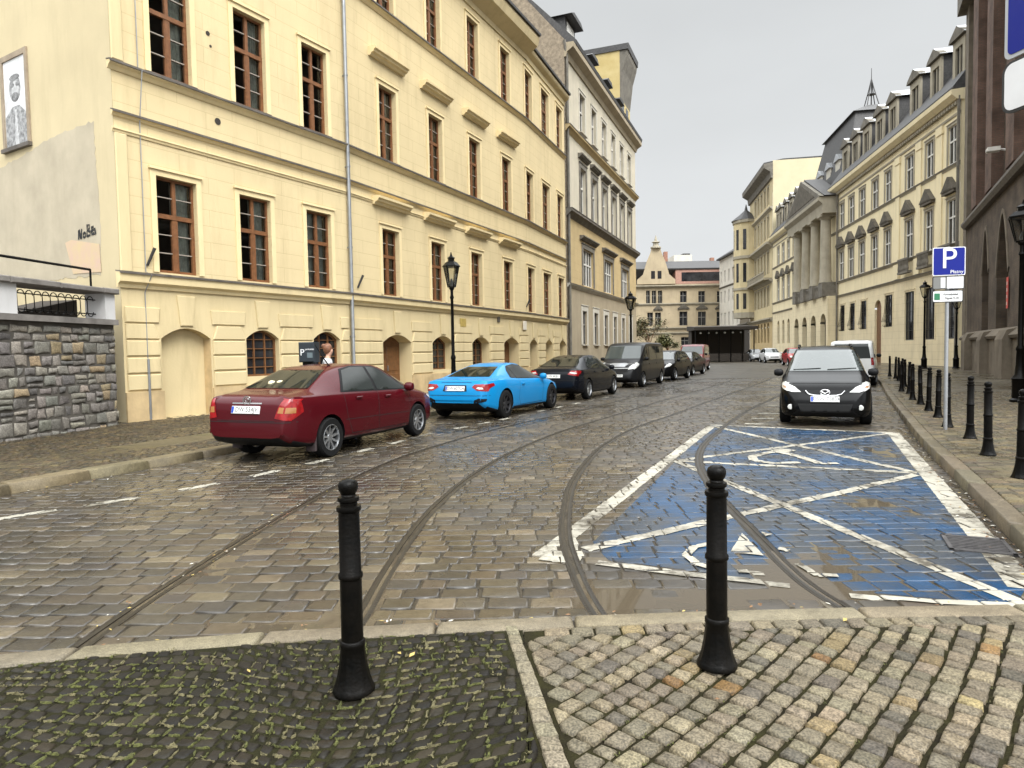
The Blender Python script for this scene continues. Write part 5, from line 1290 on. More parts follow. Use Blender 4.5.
# gabled house closing the view
YJ = 156.0; j = lambda x, y: dep(x, y, YJ)
jx0 = j(634, 340)[0]; jx1 = j(735, 340)[0]
hj = empty('gabled_house', 'cream house with stepped ornamental gable and pink attic closing the far end of the street', 'house', placed(0, YJ, 0))
wins = []
for x0, x1, y0, y1 in ((646, 650, 290.5, 303.5), (651.7, 656.2, 290.5, 303.5), (657.9, 662.3, 290.5, 303.5), (647.3, 653, 312.5, 325.5), (655, 661, 312.5, 325.5), (680, 686.7, 291, 302.3), (698.2, 705, 291, 302.3), (716.8, 723, 291, 302.3), (679.3, 687.5, 311.5, 325.5), (697.8, 706, 311.5, 325.5), (716.5, 724, 311.5, 325.5), (681, 689, 337, 346)):
    a, d = j((x0 + x1) / 2, y0); xm = a; w_ = (x1 - x0) / 670 * YJ / 2; c = j((x0 + x1) / 2, y1)[1]; wins.append((xm - w_, xm + w_, c, d))
zC = j(690, 284)[1]
mb = MB(); facade(mb, jx0, jx1, -1, zC, [(a, b, max(c, .1), d, 0, 'seg', .5) for a, b, c, d in wins]); mb.build('wall', M['far4'], hj)
for i, (a, b, c, d) in enumerate(wins):
    window(hj, I4, a, b, max(c, .1), d, .4, M['greywood'], M['darkglass'], 'T', surround=(.22, .08), tm=M['far4'], hood=('ped', d + .5, .35, 1.3) if i in (4, 8, 9, 10) else None)
for y_, pr in ((302.8, .4), (327, .5), (332, .4), (285, .8)): cornice(hj, I4, jx0, jx1, ledge(j(690, y_)[1], pr, .6), M['stone'], 'string_course')
gxl, gxr = j(637, 281)[0], j(675, 281)[0]; gm_ = (gxl + gxr) / 2; zt_ = j(653, 237)[1]; zb_ = zC + .1
G_ = [(gxl, zb_), (gxr, zb_), (gxr, zb_ + 1.0), (gxr - 1.4, zb_ + 2.2), (gxr - 2.3, zb_ + 5.2), (gm_ + 1.2, zb_ + 7.3), (gm_ + 1.0, zb_ + 8.2), (gm_ - 1.0, zb_ + 8.2), (gm_ - 1.2, zb_ + 7.3), (gxl + 2.3, zb_ + 5.2), (gxl + 1.4, zb_ + 2.2), (gxl, zb_ + 1.0)]
go_ = MB().prism(G_, -.35, .25).build('gable', M['far4'], hj)
MB().lathe([(1.25, 0), (1.25, .3), (.7, .5), (.6, 1.2), (1.0, 1.4), (.35, 1.7), (.3, 2.1), (.05, 3.0)], 8, gm_, -.05, zb_ + 8.2).build('finial', M['stone'], go_)
for s_ in (-1, 1): MB().box(gm_ + s_ * .75 - .45, gm_ + s_ * .75 + .45, -.38, -.352, zb_ + 1.2, zb_ + 3.0).build('gable_window', M['darkglass'], go_)
px_, pz0 = j(676, 281); pz1 = j(676, 269.5)[1]
MB().box(px_, jx1, .4, 4, zC + .1, pz1).build('attic_storey', M['pink'], hj); MB().box(j(682, 280)[0], jx1, .36, .398, j(690, 281)[1], j(690, 272)[1]).build('attic_window', M['darkglass'], hj)
MB().extrude([(.2, pz1 + .02), (.1, pz1 + .3), (4.5, j(690, 258.5)[1]), (12, j(690, 258.5)[1]), (12, zC)], jx0, jx1).build('roof', M['slate'], hj)
for x_, h_ in ((671, 248), (719, 255)):
    MB().box(j(x_ - 1.8, 260)[0], j(x_ + 1.8, 260)[0], 5, 6.2, j(690, 262)[1], j(690, h_)[1]).build('chimney', mat('chimney_brick', (.30, .15, .10), .8, var=.2), hj)
bx = empty('flat_roof_block', 'pale flat roofed block just showing behind the slate roof of the gabled house', 'building', placed(0, YJ + 18, 0))
k = lambda x, y: dep(x, y, YJ + 18)
MB().box(k(674, 255)[0], k(692, 255)[0], 0, 8, 0, k(680, 255)[1]).build('wall', M['far2'], bx); MB().box(k(684, 255)[0], k(691, 255)[0], 1, 4, k(680, 254.9)[1], k(680, 253)[1]).build('roof_plant', M['darkiron'], bx)

# dark covered market terrace at the bend
YC = 80.0; cxl, cxr = dep(695, 340, YC)[0], dep(752, 340, YC)[0]; zc = dep(720, 329, YC)[1]
cn = empty('terrace_canopy', 'long dark cafe terrace under a black canopy with small white lights at the bend', 'canopy', placed(cxl, YC, 0, R(-4)))
Wc = cxr - cxl
MB().extrude([(-.6, zc - .1), (-.65, zc + .25), (4, zc + .5), (4, zc - .1)], -.2, Wc + .4).build('roof', M['room'], cn)
q = MB()
for i in range(6): q.box(.1 + i * Wc / 5 - .06, .1 + i * Wc / 5 + .06, .0, .12, 0, zc - .1)
q.build('post', M['iron'], cn)
MB().box(0, Wc, .06, .1, .1, 1.0).build('parapet', M['room'], cn); MB().box(0, Wc, 3.8, 4, 0, zc).build('back_wall', M['room'], cn); MB().box(-.02, .05, 2.0, 3.8, 0, zc - .12).build('side_wall', M['room'], cn)
lp = MB()
for i in range(7): lp.lathe([(.02, 0), (.13, .06), (.13, .16), (.02, .22)], 8, .7 + i * Wc / 7.2, .2, zc - .55)
lp.build('lamp_globe', mat('white_globe', (.8, .8, .78), .4), cn)

# small trees by the far house
def leafy(name, label, x, y, h, rad, seedk, c1, c2):
    rr = random.Random(seedk); t = empty(name, label, 'tree', placed(x, y, .1))
    tb = MB(); tb.tube([(0, 0, 0), (.05, 0, h * .3), (.0, .05, h * .55)], [.12, .09, .05], 7); limbs = []
    for i in range(9):
        a = rr.uniform(0, 6.28); e = (math.cos(a) * rad * rr.uniform(.4, .8), math.sin(a) * rad * rr.uniform(.4, .8), h * rr.uniform(.55, .92)); limbs.append(e)
        tb.tube([(.02, .02, h * rr.uniform(.3, .5)), (e[0] * .5, e[1] * .5, e[2] * .8), e], [.045, .03, .012], 5)
    tb.build('trunk', M['darkwood'], t)
    cb = MB()
    for e in limbs:
        for _ in range(230):
            v = Vector((rr.gauss(0, 1), rr.gauss(0, 1), rr.gauss(0, .8))) * rad * .24
            p = Vector(e) + v; a = rr.uniform(0, 6.28); s_ = rr.uniform(.10, .22); d = Vector((math.cos(a), math.sin(a), rr.uniform(-.7, .7))) * s_; u_ = Vector((-d.y, d.x, rr.uniform(-.5, .5) * s_))
            cb.add([p - d, p + u_ * .5, p + d, p - u_ * .5], [(0, 1, 2, 3)], rr.choice((0, 0, 1)))
    cb.build('crown', [mat('leaf_a', c1, .6), mat('leaf_b', c2, .6)], t); return t
tx, _ = dep(649, 340, 98); leafy('small_tree', 'small thin tree with brownish green leaves in front of the gabled house', tx, 98, 6.2, 2.2, 4, (.075, .075, .02), (.13, .085, .03))
tx, _ = dep(668, 345, 96); leafy('bush', 'yellowish green bush beside the thin tree at the far house', tx, 96, 3.4, 1.5, 8, (.105, .100, .028), (.06, .068, .02))

# ================================================================== bollards
def bollard(name, label, x, y, z, sc=1.0):
    b = empty(name, label, 'bollard', placed(x, y, z) @ Matrix.Scale(sc, 4))
    fl = lambda a, z_: 1 - (.045 * (.5 + .5 * math.cos(a * 12)) if .035 < z_ < .215 else 0)
    MB().lathe([(.100, 0), (.101, .012), (.094, .026), (.090, .036), (.078, .075), (.068, .125), (.061, .175), (.057, .215), (.060, .225), (.060, .245), (.053, .252)], 48, flute=fl).build('base', M['iron'], b, smooth=50)
    MB().lathe([(.0525, .25), (.0515, .545), (.0575, .552), (.0585, .562), (.0575, .572), (.051, .580), (.0495, .868), (.057, .875), (.0585, .885), (.057, .897), (.045, .902)], 28).build('shaft', M['iron'], b, smooth=40)
    MB().lathe([(.040, .900), (.041, .915), (.050, .922), (.0515, .932), (.050, .941), (.036, .946), (.033, .953), (.038, .961), (.0445, .973), (.0475, .988), (.0462, 1.002), (.040, 1.015), (.028, 1.024), (.012, 1.028), (.003, 1.030)], 24).build('ball_finial', M['iron'], b, smooth=40)
    return b
b0 = bollard('bollard', 'black iron bollard standing on the dark mossy setts, nearest on the left', *gnd(354, 690, .03), .03, .985)
x, y = gnd(717, 665, .03)
copy_tree(b0, placed(x, y, .03) @ Matrix.Scale(.985, 4), 'black iron bollard standing on the pale granite setts at the kerb')
bl = [(1021, 478), (988, 455), (970, 438.5), (947.5, 427), (938, 417.5), (928.5, 411), (920.5, 404.5), (912.5, 400), (909, 394), (901.5, 391)]
far = [gnd(*p, .12) for p in bl] + [(14.2, 24.2), (15.3, 26.2), (16.3, 28.2), (17.3, 30.2), (18.4, 32.6)]
BLAB = ['black bollard on the right pavement cut by the right picture edge', 'black bollard in the right row, second from the picture edge, right of the parking sign', 'black bollard just right of the parking sign pole, third from the edge', 'black bollard right behind the grey parking sign pole',
        'black bollard immediately left of the grey parking sign pole', 'black bollard second to the left of the parking sign pole', 'black bollard third to the left of the parking sign pole']
for i, (x, y) in enumerate(far):
    copy_tree(b0, placed(x, y, .115, i * 1.3) @ Matrix.Rotation(R(1.3 * math.sin(i * 2.7 + 1)), 4, 'X') @ Matrix.Scale(.97, 4), BLAB[i] if i < len(BLAB) else 'black bollard in the crowded far part of the right pavement row beyond the black car', 'bollards along the right pavement' if i >= len(BLAB) else 'bollards along the right pavement')

# ================================================================== street lamps
lampglass = glassmat('lamp_glass', (.80, .80, .76), .15)
def lamp(name, label, x, y, z, H, k=1.0, group='old street lamps'):
    l = empty(name, label, 'street lamp', placed(x, y, z), group)
    P = [(.19, 0), (.19, .06), (.15, .10), (.15, .55), (.17, .60), (.11, .70), (.085, .95), (.075, 1.3), (.09, 1.33), (.09, 1.38), (.06, 1.45), (.05, H - 1.35), (.075, H - 1.30), (.05, H - 1.22), (.05, H - 1.08), (.09, H - 1.04), (.09, H - 1.0)]
    MB().lathe([(r * k, zz) for r, zz in P], 16).build('post', M['iron'], l, smooth=40)
    n = 6; r0, r1, z0, z1 = .14 * k, .27 * k, H - .98, H - .38
    ring_ = lambda r, zz: [(r * math.cos(2 * math.pi * i / n), r * math.sin(2 * math.pi * i / n), zz) for i in range(n)]
    fr = MB(); a, b = ring_(r0, z0), ring_(r1, z1)
    for i in range(n): fr.tube([a[i], b[i]], .014 * k, 5); fr.tube([a[i], a[(i + 1) % n]], .014 * k, 5); fr.tube([b[i], b[(i + 1) % n]], .018 * k, 5)
    lan = fr.build('lantern', M['iron'], l)
    gl = MB(); a, b = ring_(r0 * .97, z0), ring_(r1 * .97, z1); gl.add(a + b, [(i, (i + 1) % n, n + (i + 1) % n, n + i) for i in range(n)]); gl.build('pane', lampglass, lan)
    MB().lathe([(.05, 0), (.07, .1), (.02, .25)], 8, 0, 0, z0).build('bulb_holder', M['zinc'], lan)
    MB().lathe([(.31 * k, z1 - .01), (.31 * k, z1 + .02), (.20 * k, z1 + .13), (.11 * k, z1 + .17), (.11 * k, z1 + .24), (.14 * k, z1 + .26), (.05 * k, z1 + .32), (.03, z1 + .36), (.01, z1 + .44)], 6).build('cap', M['iron'], lan)
    return l
x, zt = dep(451, 254, 20.2); lamp('street_lamp', 'black old street lamp between the red and blue cars, before the yellow wall', x, 20.2, .12, zt - .12, .86)
x, zt = dep(630.5, 292, 38.0); lamp('street_lamp', 'distant black street lamp rising behind the dark van on the left', x, 38.0, .12, zt - .12, 1.15)
x, y = gnd(1019.5, 402, .12); lamp('street_lamp', 'nearest black street lamp, at the right picture edge beside the church', x, y, .12, dep(1019.5, 202, y)[1] - .12, 1.15)
x, zt = dep(925, 281, 42.0); lamp('street_lamp', 'black street lamp left of the parking sign in front of the palace', x, 42.0, .12, zt - .12, 1.1)
x, zt = dep(957, 292, 41.5); lamp('street_lamp', 'black street lamp standing behind the parking sign at the church corner', x, 41.5, .12, zt - .12, 1.1)

# ================================================================== signs
blue = mat('sign_blue', (.002, .010, .20), .4, spec=.3); wht = mat('sign_white', (.72, .72, .72), .4, var=.06); blk = mat('sign_black', (.02, .02, .02), .5); grn = mat('sign_green', (.02, .16, .07), .5); gry = mat('sign_grey_back', (.17, .17, .16), .5); alu = mat('galvanised_pole', (.38, .39, .40), .4, var=.12, metal=.7)
def rrect(x0, x1, z0, z1, r, n=5):
    P = []
    for cx_, cz_, a0 in ((x1 - r, z1 - r, 0), (x0 + r, z1 - r, 90), (x0 + r, z0 + r, 180), (x1 - r, z0 + r, 270)):
        P += [(cx_ + r * math.cos(R(a0 + 90 * i / n)), cz_ + r * math.sin(R(a0 + 90 * i / n))) for i in range(n + 1)]
    return P
px, py = gnd(946, 429.5, .12)
sg = empty('parking_sign', 'blue P parking sign with two white plates on a grey pole', 'road sign', placed(px, py, .12, R(-12)))
MB().tube([(0, .03, 0), (0, .03, 3.2)], .032, 12).build('pole', alu, sg, smooth=40)
def plate(x0, x1, z0, z1, m, border=None, nm='panel'):
    o = MB().prism(rrect(x0, x1, z0, z1, .025), -.012, -.002).build(nm, border or m, sg)
    MB().prism(rrect(x0 + .014, x1 - .014, z0 + .014, z1 - .014, .02), -.015, -.0125).build('face', m, o); return o
p1 = plate(-.25, .265, 2.70, 3.19, blue, wht)
text('letter', 'P', .50, wht, p1, Matrix.Translation((0.005, -.016, 2.98)) @ STAND, cx=1); text('lettering', 'Płatny', .085, wht, p1, Matrix.Translation((.13, -.016, 2.76)) @ STAND)
p2 = plate(-.25, .25, 2.46, 2.69, gry, blk); MB().prism([(-.02, 2.475), (.235, 2.475), (.235, 2.675), (-.02, 2.675)], -.018, -.0155).build('white_field', wht, p2); MB().prism([(-.12, 2.49), (-.05, 2.49), (-.05, 2.665), (-.12, 2.665)], -.018, -.0155).build('symbol', wht, p2)
p3 = plate(-.25, .235, 2.235, 2.445, wht, blk); MB().prism([(-.22, 2.28), (-.13, 2.28), (-.13, 2.395), (-.22, 2.395)], -.018, -.0155).build('green_symbol', grn, p3)
text('lettering', 'Poniedziałek -', .047, blk, p3, Matrix.Translation((.055, -.017, 2.372)) @ STAND); text('lettering', 'Piątek 9-18', .047, blk, p3, Matrix.Translation((.055, -.017, 2.305)) @ STAND)
# big sign at the upper right corner, almost edge-on
eS = Vector((.2, -.98, 0)).normalized()
bs = empty('edge_sign', 'large blue sign with white border and white plate below at the upper right corner', 'road sign', Matrix.Translation((dep(1006.5, 60, 3.2)[0], 3.2, 0)) @ Matrix.Rotation(math.atan2(eS.y, eS.x), 4, 'Z'))
zb = dep(1006.5, 62, 3.2)[1]; zw0, zw1 = dep(1004, 116, 3.2)[1], dep(1004, 58, 3.2)[1]
o = MB().prism(rrect(0, .6, zb, zb + .75, .03), -.012, 0).build('panel', mat('sign_border_grey', (.42, .43, .44), .4), bs); MB().prism(rrect(.018, .582, zb + .018, zb + .732, .025), -.015, -.0125).build('face', blue, o)
o = MB().prism(rrect(-.01, .6, zw0, zb - .012, .05), -.012, 0).build('panel', blk, bs); MB().prism(rrect(.005, .585, zw0 + .012, zb - .024, .04), -.015, -.0125).build('face', wht, o)
MB().tube([(.3, .06, 0), (.3, .06, zb + .8)], .03, 12).build('pole', alu, bs)

# ================================================================== parking meter and the person at it
x, _ = dep(309, 350, 14.0); pm_ = empty('parking_meter', 'black parking meter with white P behind the red car', 'parking meter', placed(x, 14.0, .12, R(-8)))
MB().bbox(-.11, .11, -.10, .10, 0, 1.36, .015).build('post', M['iron'], pm_)
hd_ = MB().bbox(-.17, .17, -.14, .14, 1.36, 1.78, .02).build('cabinet', mat('meter_cabinet', (.012, .018, .024), .4), pm_)
text('letter', 'P', .19, wht, hd_, Matrix.Translation((-.085, -.142, 1.56)) @ STAND); text('lettering', 'parkomat', .05, wht, hd_, Matrix.Translation((.075, -.142, 1.63)) @ STAND); MB().bbox(.02, .14, -.146, -.1405, 1.45, 1.56, .002).build('display', mat('meter_display', (.10, .13, .14), .2), hd_)
def skin_mesh(name, verts, edges, radii, m, parent, mtx, sub=2):
    me = bpy.data.meshes.new(name); me.from_pydata(verts, edges, []); o = bpy.data.objects.new('tmp', me); COL.objects.link(o)
    mo = o.modifiers.new('s', 'SKIN'); mo.use_smooth_shade = True
    for i, r_ in enumerate(radii): me.skin_vertices[0].data[i].radius = (r_, r_) if not isinstance(r_, tuple) else r_
    me.skin_vertices[0].data[0].use_root = True
    ms = o.modifiers.new('u', 'SUBSURF'); ms.levels = sub; ms.render_levels = sub
    me2 = bpy.data.meshes.new_from_object(o.evaluated_get(bpy.context.evaluated_depsgraph_get())); bpy.data.objects.remove(o); me2.name = name; me2.materials.clear(); me2.materials.append(m)
    me2.polygons.foreach_set('use_smooth', [True] * len(me2.polygons)); o2 = bpy.data.objects.new(name, me2); COL.objects.link(o2); o2.parent = parent; o2.matrix_basis = mtx; return o2
x, _ = dep(327.5, 350, 14.6)
pr = empty('person', 'person in a white top with reddish hair standing at the parking meter', 'person', placed(x, 14.6, .12, R(100)))
skinm = mat('skin', (.52, .30, .21), .55); cloth = mat('white_top', (.62, .62, .63), .85, var=.1, vscale=12); jean = mat('dark_jeans', (.03, .035, .055), .85); hair = mat('reddish_hair', (.16, .065, .03), .6, var=.4, vscale=30)
V = [(0, 0, .93), (0, 0, 1.1), (0, .01, 1.25), (0, .01, 1.38), (0, .0, 1.45), (0, -.02, 1.50), (0, -.035, 1.58), (0, -.03, 1.66),
     (.17, .01, 1.37), (.22, -.03, 1.12), (.17, -.24, 1.05), (.14, -.31, 1.06), (-.17, .01, 1.37), (-.21, -.02, 1.12), (-.19, -.10, .90), (-.18, -.13, .81),
     (.09, 0, .86), (.10, -.01, .48), (.10, .02, .09), (.10, -.12, .04), (-.09, 0, .86), (-.10, -.01, .48), (-.10, .03, .09), (-.10, -.11, .04)]
Ed = [(0, 1), (1, 2), (2, 3), (3, 4), (4, 5), (5, 6), (6, 7), (3, 8), (8, 9), (9, 10), (10, 11), (3, 12), (12, 13), (13, 14), (14, 15), (0, 16), (16, 17), (17, 18), (18, 19), (0, 20), (20, 21), (21, 22), (22, 23)]
Rd = [(.15, .10), (.13, .10), (.15, .11), (.14, .10), .055, .052, (.078, .095), (.065, .085), .06, .045, .035, .03, .06, .045, .035, .03, .09, .06, .042, .035, .09, .06, .042, .035]
skin_mesh('body', V, Ed, Rd, skinm, pr, I4)
skin_mesh('top', [V[0], V[1], V[2], V[3], (0, 0, 1.43), V[8], V[9], (.19, -.16, 1.07), V[12], V[13], (-.195, -.07, .98)], [(0, 1), (1, 2), (2, 3), (3, 4), (3, 5), (5, 6), (6, 7), (3, 8), (8, 9), (9, 10)], [(.165, .115), (.15, .115), (.165, .125), (.155, .115), .075, .075, .06, .048, .075, .06, .048], cloth, pr, I4)
skin_mesh('trousers', [(0, 0, .95), V[16], V[17], (.10, .02, .12), V[20], V[21], (-.10, .03, .12)], [(0, 1), (1, 2), (2, 3), (0, 4), (4, 5), (5, 6)], [(.155, .11), .105, .075, .06, .105, .075, .06], jean, pr, I4)
hm = MB(); hm.lathe([(.01, .125), (.06, .11), (.092, .06), (.098, 0), (.09, -.05), (.06, -.10), (.03, -.13)], 16, 0, -.002, 1.635); hm.lathe([(.01, .05), (.04, .03), (.045, 0), (.03, -.04), (.01, -.05)], 10, 0, .085, 1.70); hm.build('hair', hair, pr, smooth=60)
# ================================================================== cars
rubber = mat('tyre_rubber', (.009, .009, .009), .75, bump=.2, bscale=60, spec=.12); rimm = mat('alloy_rim', (.42, .43, .44), .3, metal=.85); rimd = mat('dark_alloy_rim', (.05, .05, .055), .35, metal=.7)
blackp = mat('black_plastic', (.006, .006, .0065), .5, spec=.2); seam = mat('door_gap', (.004, .004, .004), .8); chrome = mat('chrome', (.6, .6, .6), .12, metal=1.0)
cglass = mat('tinted_car_glass', (.010, .013, .011), .04, spec=.3); wglass = mat('sky_lit_windscreen', (.05, .06, .058), .06, spec=.75, coat=.2)
redl = mat('tail_light_red', (.24, .006, .008), .15, coat=.4, var=.3, vscale=14, spec=.3); clearl = mat('clear_lamp_glass', (.55, .55, .52), .12, coat=.8); ambl = mat('amber_lamp', (.30, .13, .04), .2, coat=.5)
platem = mat('number_plate_white', (.66, .66, .64), .45); euro = mat('plate_blue_band', (.01, .05, .35), .4); plblack = mat('plate_black', (.02, .02, .02), .5)
def lerp_tab(T, x):
    if x <= T[0][0]: return T[0][1]
    for a, b in zip(T, T[1:]):
        if x <= b[0]: return a[1] + (b[1] - a[1]) * (x - a[0]) / (b[0] - a[0])
    return T[-1][1]
def sm_tab(T, x, r=.06):
    return (lerp_tab(T, x - r) + lerp_tab(T, x + r) + 2 * lerp_tab(T, x) + lerp_tab(T, x - r / 2) + lerp_tab(T, x + r / 2)) / 6
def car(P, name, label, cat, loc, ang, paint, group=None):
    root = empty(name, label, cat, placed(loc[0], loc[1], loc[2] if len(loc) > 2 else 0, ang), group)
    xr, xf = P['top'][0][0], P['top'][-1][0]; L = xf - xr
    xs = sorted({xr + L * i / 64 for i in range(65)} | {xr + .02, xr + .05, xf - .02, xf - .05} | {xr + .035, xf - .035})
    rings = []
    zr = max(z for _, z in P['top']); r_ = P.get('sm', .05)
    for x in xs:
        e = min(r_, (x - xr) * .9 + .0, (xf - x) * .9)
        zt = sm_tab(P['top'], x, max(e, .001)); zb = sm_tab(P['bot'], x, max(e, .001)); w = sm_tab(P['hw'], x, max(e, .001)); bl_ = lerp_tab(P['belt'], x)
        zs = min(bl_, zt - .045); g = max(0, min(1, (zt - bl_ - .03) / (zr - bl_ - .03))); g = g ** .8
        wt = w * .86 + (P['rw'] - w * .86) * g; zte = zt - (.02 + .05 * g); zm = zb + (zs - zb) * .52; zq = zb + (zs - zb) * .80
        H = [(0, zb), (.7 * w, zb), (.90 * w, zb + .02), (.965 * w, zb + .07), (.992 * w, zb + .16 * (zs - zb) + .03), (w, zm), (w * P.get('crease', .995), zq), (.972 * w, zs - .02), (.945 * w, zs + .01)]
        s0 = H[-1]
        for k in (1, 2, 3, 4): t = k / 4.6; H.append((s0[0] + (wt - s0[0]) * t + .015 * g * math.sin(math.pi * t), s0[1] + (zte - s0[1]) * t))
        H += [(wt, zte), (wt * .93, zte + (zt - zte) * .55), (wt * .8, zte + (zt - zte) * .82), (wt * .45, zt - .006 * (1 + g)), (0, zt)]
        rings.append([(x, y, z) for y, z in H] + [(x, -y, z) for y, z in H[-2:0:-1]])
    n = len(rings[0]); mb = MB(); mb.v = [v for r in rings for v in r]
    for i in range(len(rings) - 1):
        for k in range(n): mb.f.append([i * n + k, i * n + (k + 1) % n, (i + 1) * n + (k + 1) % n, (i + 1) * n + k]); mb.m.append(0)
    mb.f.append(list(range(n))[::-1]); mb.f.append(list(range((len(rings) - 1) * n, len(rings) * n))); mb.m += [0, 0]
    body = mb.build('body', [paint, blackp], root)
    # wheel arches cut out of the closed shell
    R_, ax = P['wr'], P['axles']; W = P['w']
    cut = MB()
    for xa in ax:
        for s in (-1, 1): cut.lathe([(R_ + .055, -.17), (R_ + .055, .17)], 28, xa, s * (W - .10), R_, ax='y')
    co = cut.build('cutter', blackp); bm = bmesh.new(); bm.from_mesh(co.data); bmesh.ops.recalc_face_normals(bm, faces=bm.faces); bm.to_mesh(co.data); bm.free()
    bm = bmesh.new(); bm.from_mesh(body.data); bmesh.ops.recalc_face_normals(bm, faces=bm.faces); bm.to_mesh(body.data); bm.free()
    co.matrix_basis = root.matrix_basis
    bpy.context.view_layer.update()
    md = body.modifiers.new('b', 'BOOLEAN'); md.operation = 'DIFFERENCE'; md.solver = 'EXACT'; md.object = co
    me = bpy.data.meshes.new_from_object(body.evaluated_get(bpy.context.evaluated_depsgraph_get())); body.modifiers.clear()
    old = body.data; body.data = me; bpy.data.meshes.remove(old); bpy.data.objects.remove(co); me.name = 'body'
    me.materials.clear(); me.materials.append(paint); me.materials.append(blackp)
    for p in me.polygons:
        c = p.center; arch = any(math.hypot(c.x - xa, c.z - R_) < R_ + .06 and abs(c.y) < W + .02 for xa in ax) and abs(abs(c.y) - (W - .1)) < .18 and (abs(p.normal.y) < .5 or abs(c.y) < W - .2)
        p.material_index = 1 if arch or p.normal.z < -.6 else 0
        p.use_smooth = True
    me.set_sharp_from_angle(angle=R(38))
    bm = bmesh.new(); bm.from_mesh(me); bmesh.ops.triangulate(bm, faces=bm.faces); bvh = BVHTree.FromBMesh(bm); bm.free()
    def patch(nm, poly, axis, sgn, m, off=.004, parent=None, sub=.07, thick=0):
        bm = bmesh.new(); vs = []
        D = {'x': (-sgn, 0, 0), 'y': (0, -sgn, 0), 'z': (0, 0, -1)}[axis]; D = Vector(D)
        for a, b in poly: vs.append(bm.verts.new((0, a, b) if axis == 'x' else (a, 0, b) if axis == 'y' else (a, b, 0)))
        f = bm.faces.new(vs); bmesh.ops.triangulate(bm, faces=[f])
        for _ in range(6):
            lg = [e for e in bm.edges if e.calc_length() > sub]
            if not lg: break
            bmesh.ops.subdivide_edges(bm, edges=lg, cuts=1); bmesh.ops.triangulate(bm, faces=[f for f in bm.faces if len(f.verts) > 3])
        for v in bm.verts:
            o = v.co - D * 6; h = bvh.ray_cast(o, D)
            if h[0] is None:
                q = v.co.copy(); h = bvh.find_nearest(q - D * (L / 2 if axis == 'x' else W))
            nn = h[1]
            if nn.dot(D) > 0: nn = -nn
            v.co = h[0] + nn * off
        me = bpy.data.meshes.new(nm); bm.to_mesh(me); bm.free(); me.materials.append(m)
        for p in me.polygons: p.use_smooth = True
        o = bpy.data.objects.new(nm, me); COL.objects.link(o); o.parent = parent or root; return o
    def at(axis, sgn, a, b):
        D = Vector({'x': (-sgn, 0, 0), 'y': (0, -sgn, 0)}[axis]); o = Vector((0, a, b) if axis == 'x' else (a, 0, b)) - D * 6
        h = bvh.ray_cast(o, D); return h[0] if h[0] else Vector((xf * sgn, a, b))
    both = lambda nm, poly, m, off=.004: [patch(nm, poly, 'y', s, m, off) for s in (1, -1)]
    for poly in P.get('side_glass', []): both('side_window', poly, cglass, .006)
    for poly in P.get('pillar_trim', []): both('window_trim', poly, blackp, .003)
    sym = lambda Q: Q + [(-y, z) for y, z in Q[::-1]]
    if 'windscreen' in P: patch('windscreen', sym(P['windscreen']), 'x', 1, P.get('wsm', wglass), .006)
    if 'rear_glass' in P: patch('rear_window', sym(P['rear_glass']), 'x', -1, cglass, .006)
    for s in (1, -1):
        fl = lambda Q: [(y * s, z) for y, z in Q]
        for k, (m_, Q) in enumerate(P.get('tail', [])): patch('tail_light', fl(Q), 'x', -1, {'r': redl, 'a': ambl, 'c': clearl}[m_], .008 + .003 * k, sub=.05)
        for k, (m_, Q) in enumerate(P.get('tail_side', [])): patch('tail_light', Q, 'y', s, {'r': redl, 'a': ambl, 'c': clearl}[m_], .007, sub=.05)
        for k, (m_, Q) in enumerate(P.get('head', [])): patch('headlight', fl(Q), 'x', 1, {'c': clearl, 'a': ambl, 'b': blackp}[m_], .007 + .003 * k, sub=.05)
        for k, (m_, Q) in enumerate(P.get('head_side', [])): patch('headlight', Q, 'y', s, {'c': clearl, 'a': ambl}[m_], .007, sub=.05)
        for Q in P.get('fog', []): 
            p = at('x', 1, Q[0] * s, Q[1]); MB().lathe([(.055, -.03), (.055, .012), (.04, .02)], 14, p.x, p.y, p.z, ax='x').build('fog_light', clearl, root)
        for a, b in P.get('handles', []):
            p = at('y', s, a, b); MB().bbox(a - .085, a + .085, -.02, .02, -.018, .018, .008).build('door_handle', paint, root, Matrix.Translation((0, p.y + s * .014, b)) @ (Matrix.Rotation(math.pi, 4, 'Z') @ Matrix.Translation((-2 * a, 0, 0)) if s > 0 else I4))
        a, b = P['mirror']; p = at('y', s, a, b)
        m_ = MB(); m_.lathe([(.02, -.10), (.075, -.085), (.10, -.02), (.095, .05), (.055, .09), (.01, .10)], 14, 0, 0, 0, ax='y'); mo = m_.build('mirror', paint if P.get('mpaint', 1) else blackp, root, Matrix.Translation((a + .02, p.y + s * .12, b + .045)) @ Matrix.Diagonal((.75, 1, .85, 1)), smooth=50)
    for poly in P.get('seams', []):
        for a, b in zip(poly, poly[1:]):
            l = math.hypot(b[0] - a[0], b[1] - a[1]); nx, nz = -(b[1] - a[1]) / l * .005, (b[0] - a[0]) / l * .005
            both('door_seam', [(a[0] - nx, a[1] - nz), (b[0] - nx, b[1] - nz), (b[0] + nx, b[1] + nz), (a[0] + nx, a[1] + nz)], seam, .0025)
    for nm, axis, sgn, m_, Q in P.get('extra', []): patch(nm, sym(Q) if axis == 'x' else Q, axis, sgn, {'black': blackp, 'seam': seam, 'chrome': chrome, 'paint': paint, 'silver': rimm, 'sky': wglass}[m_], .005, sub=.06)
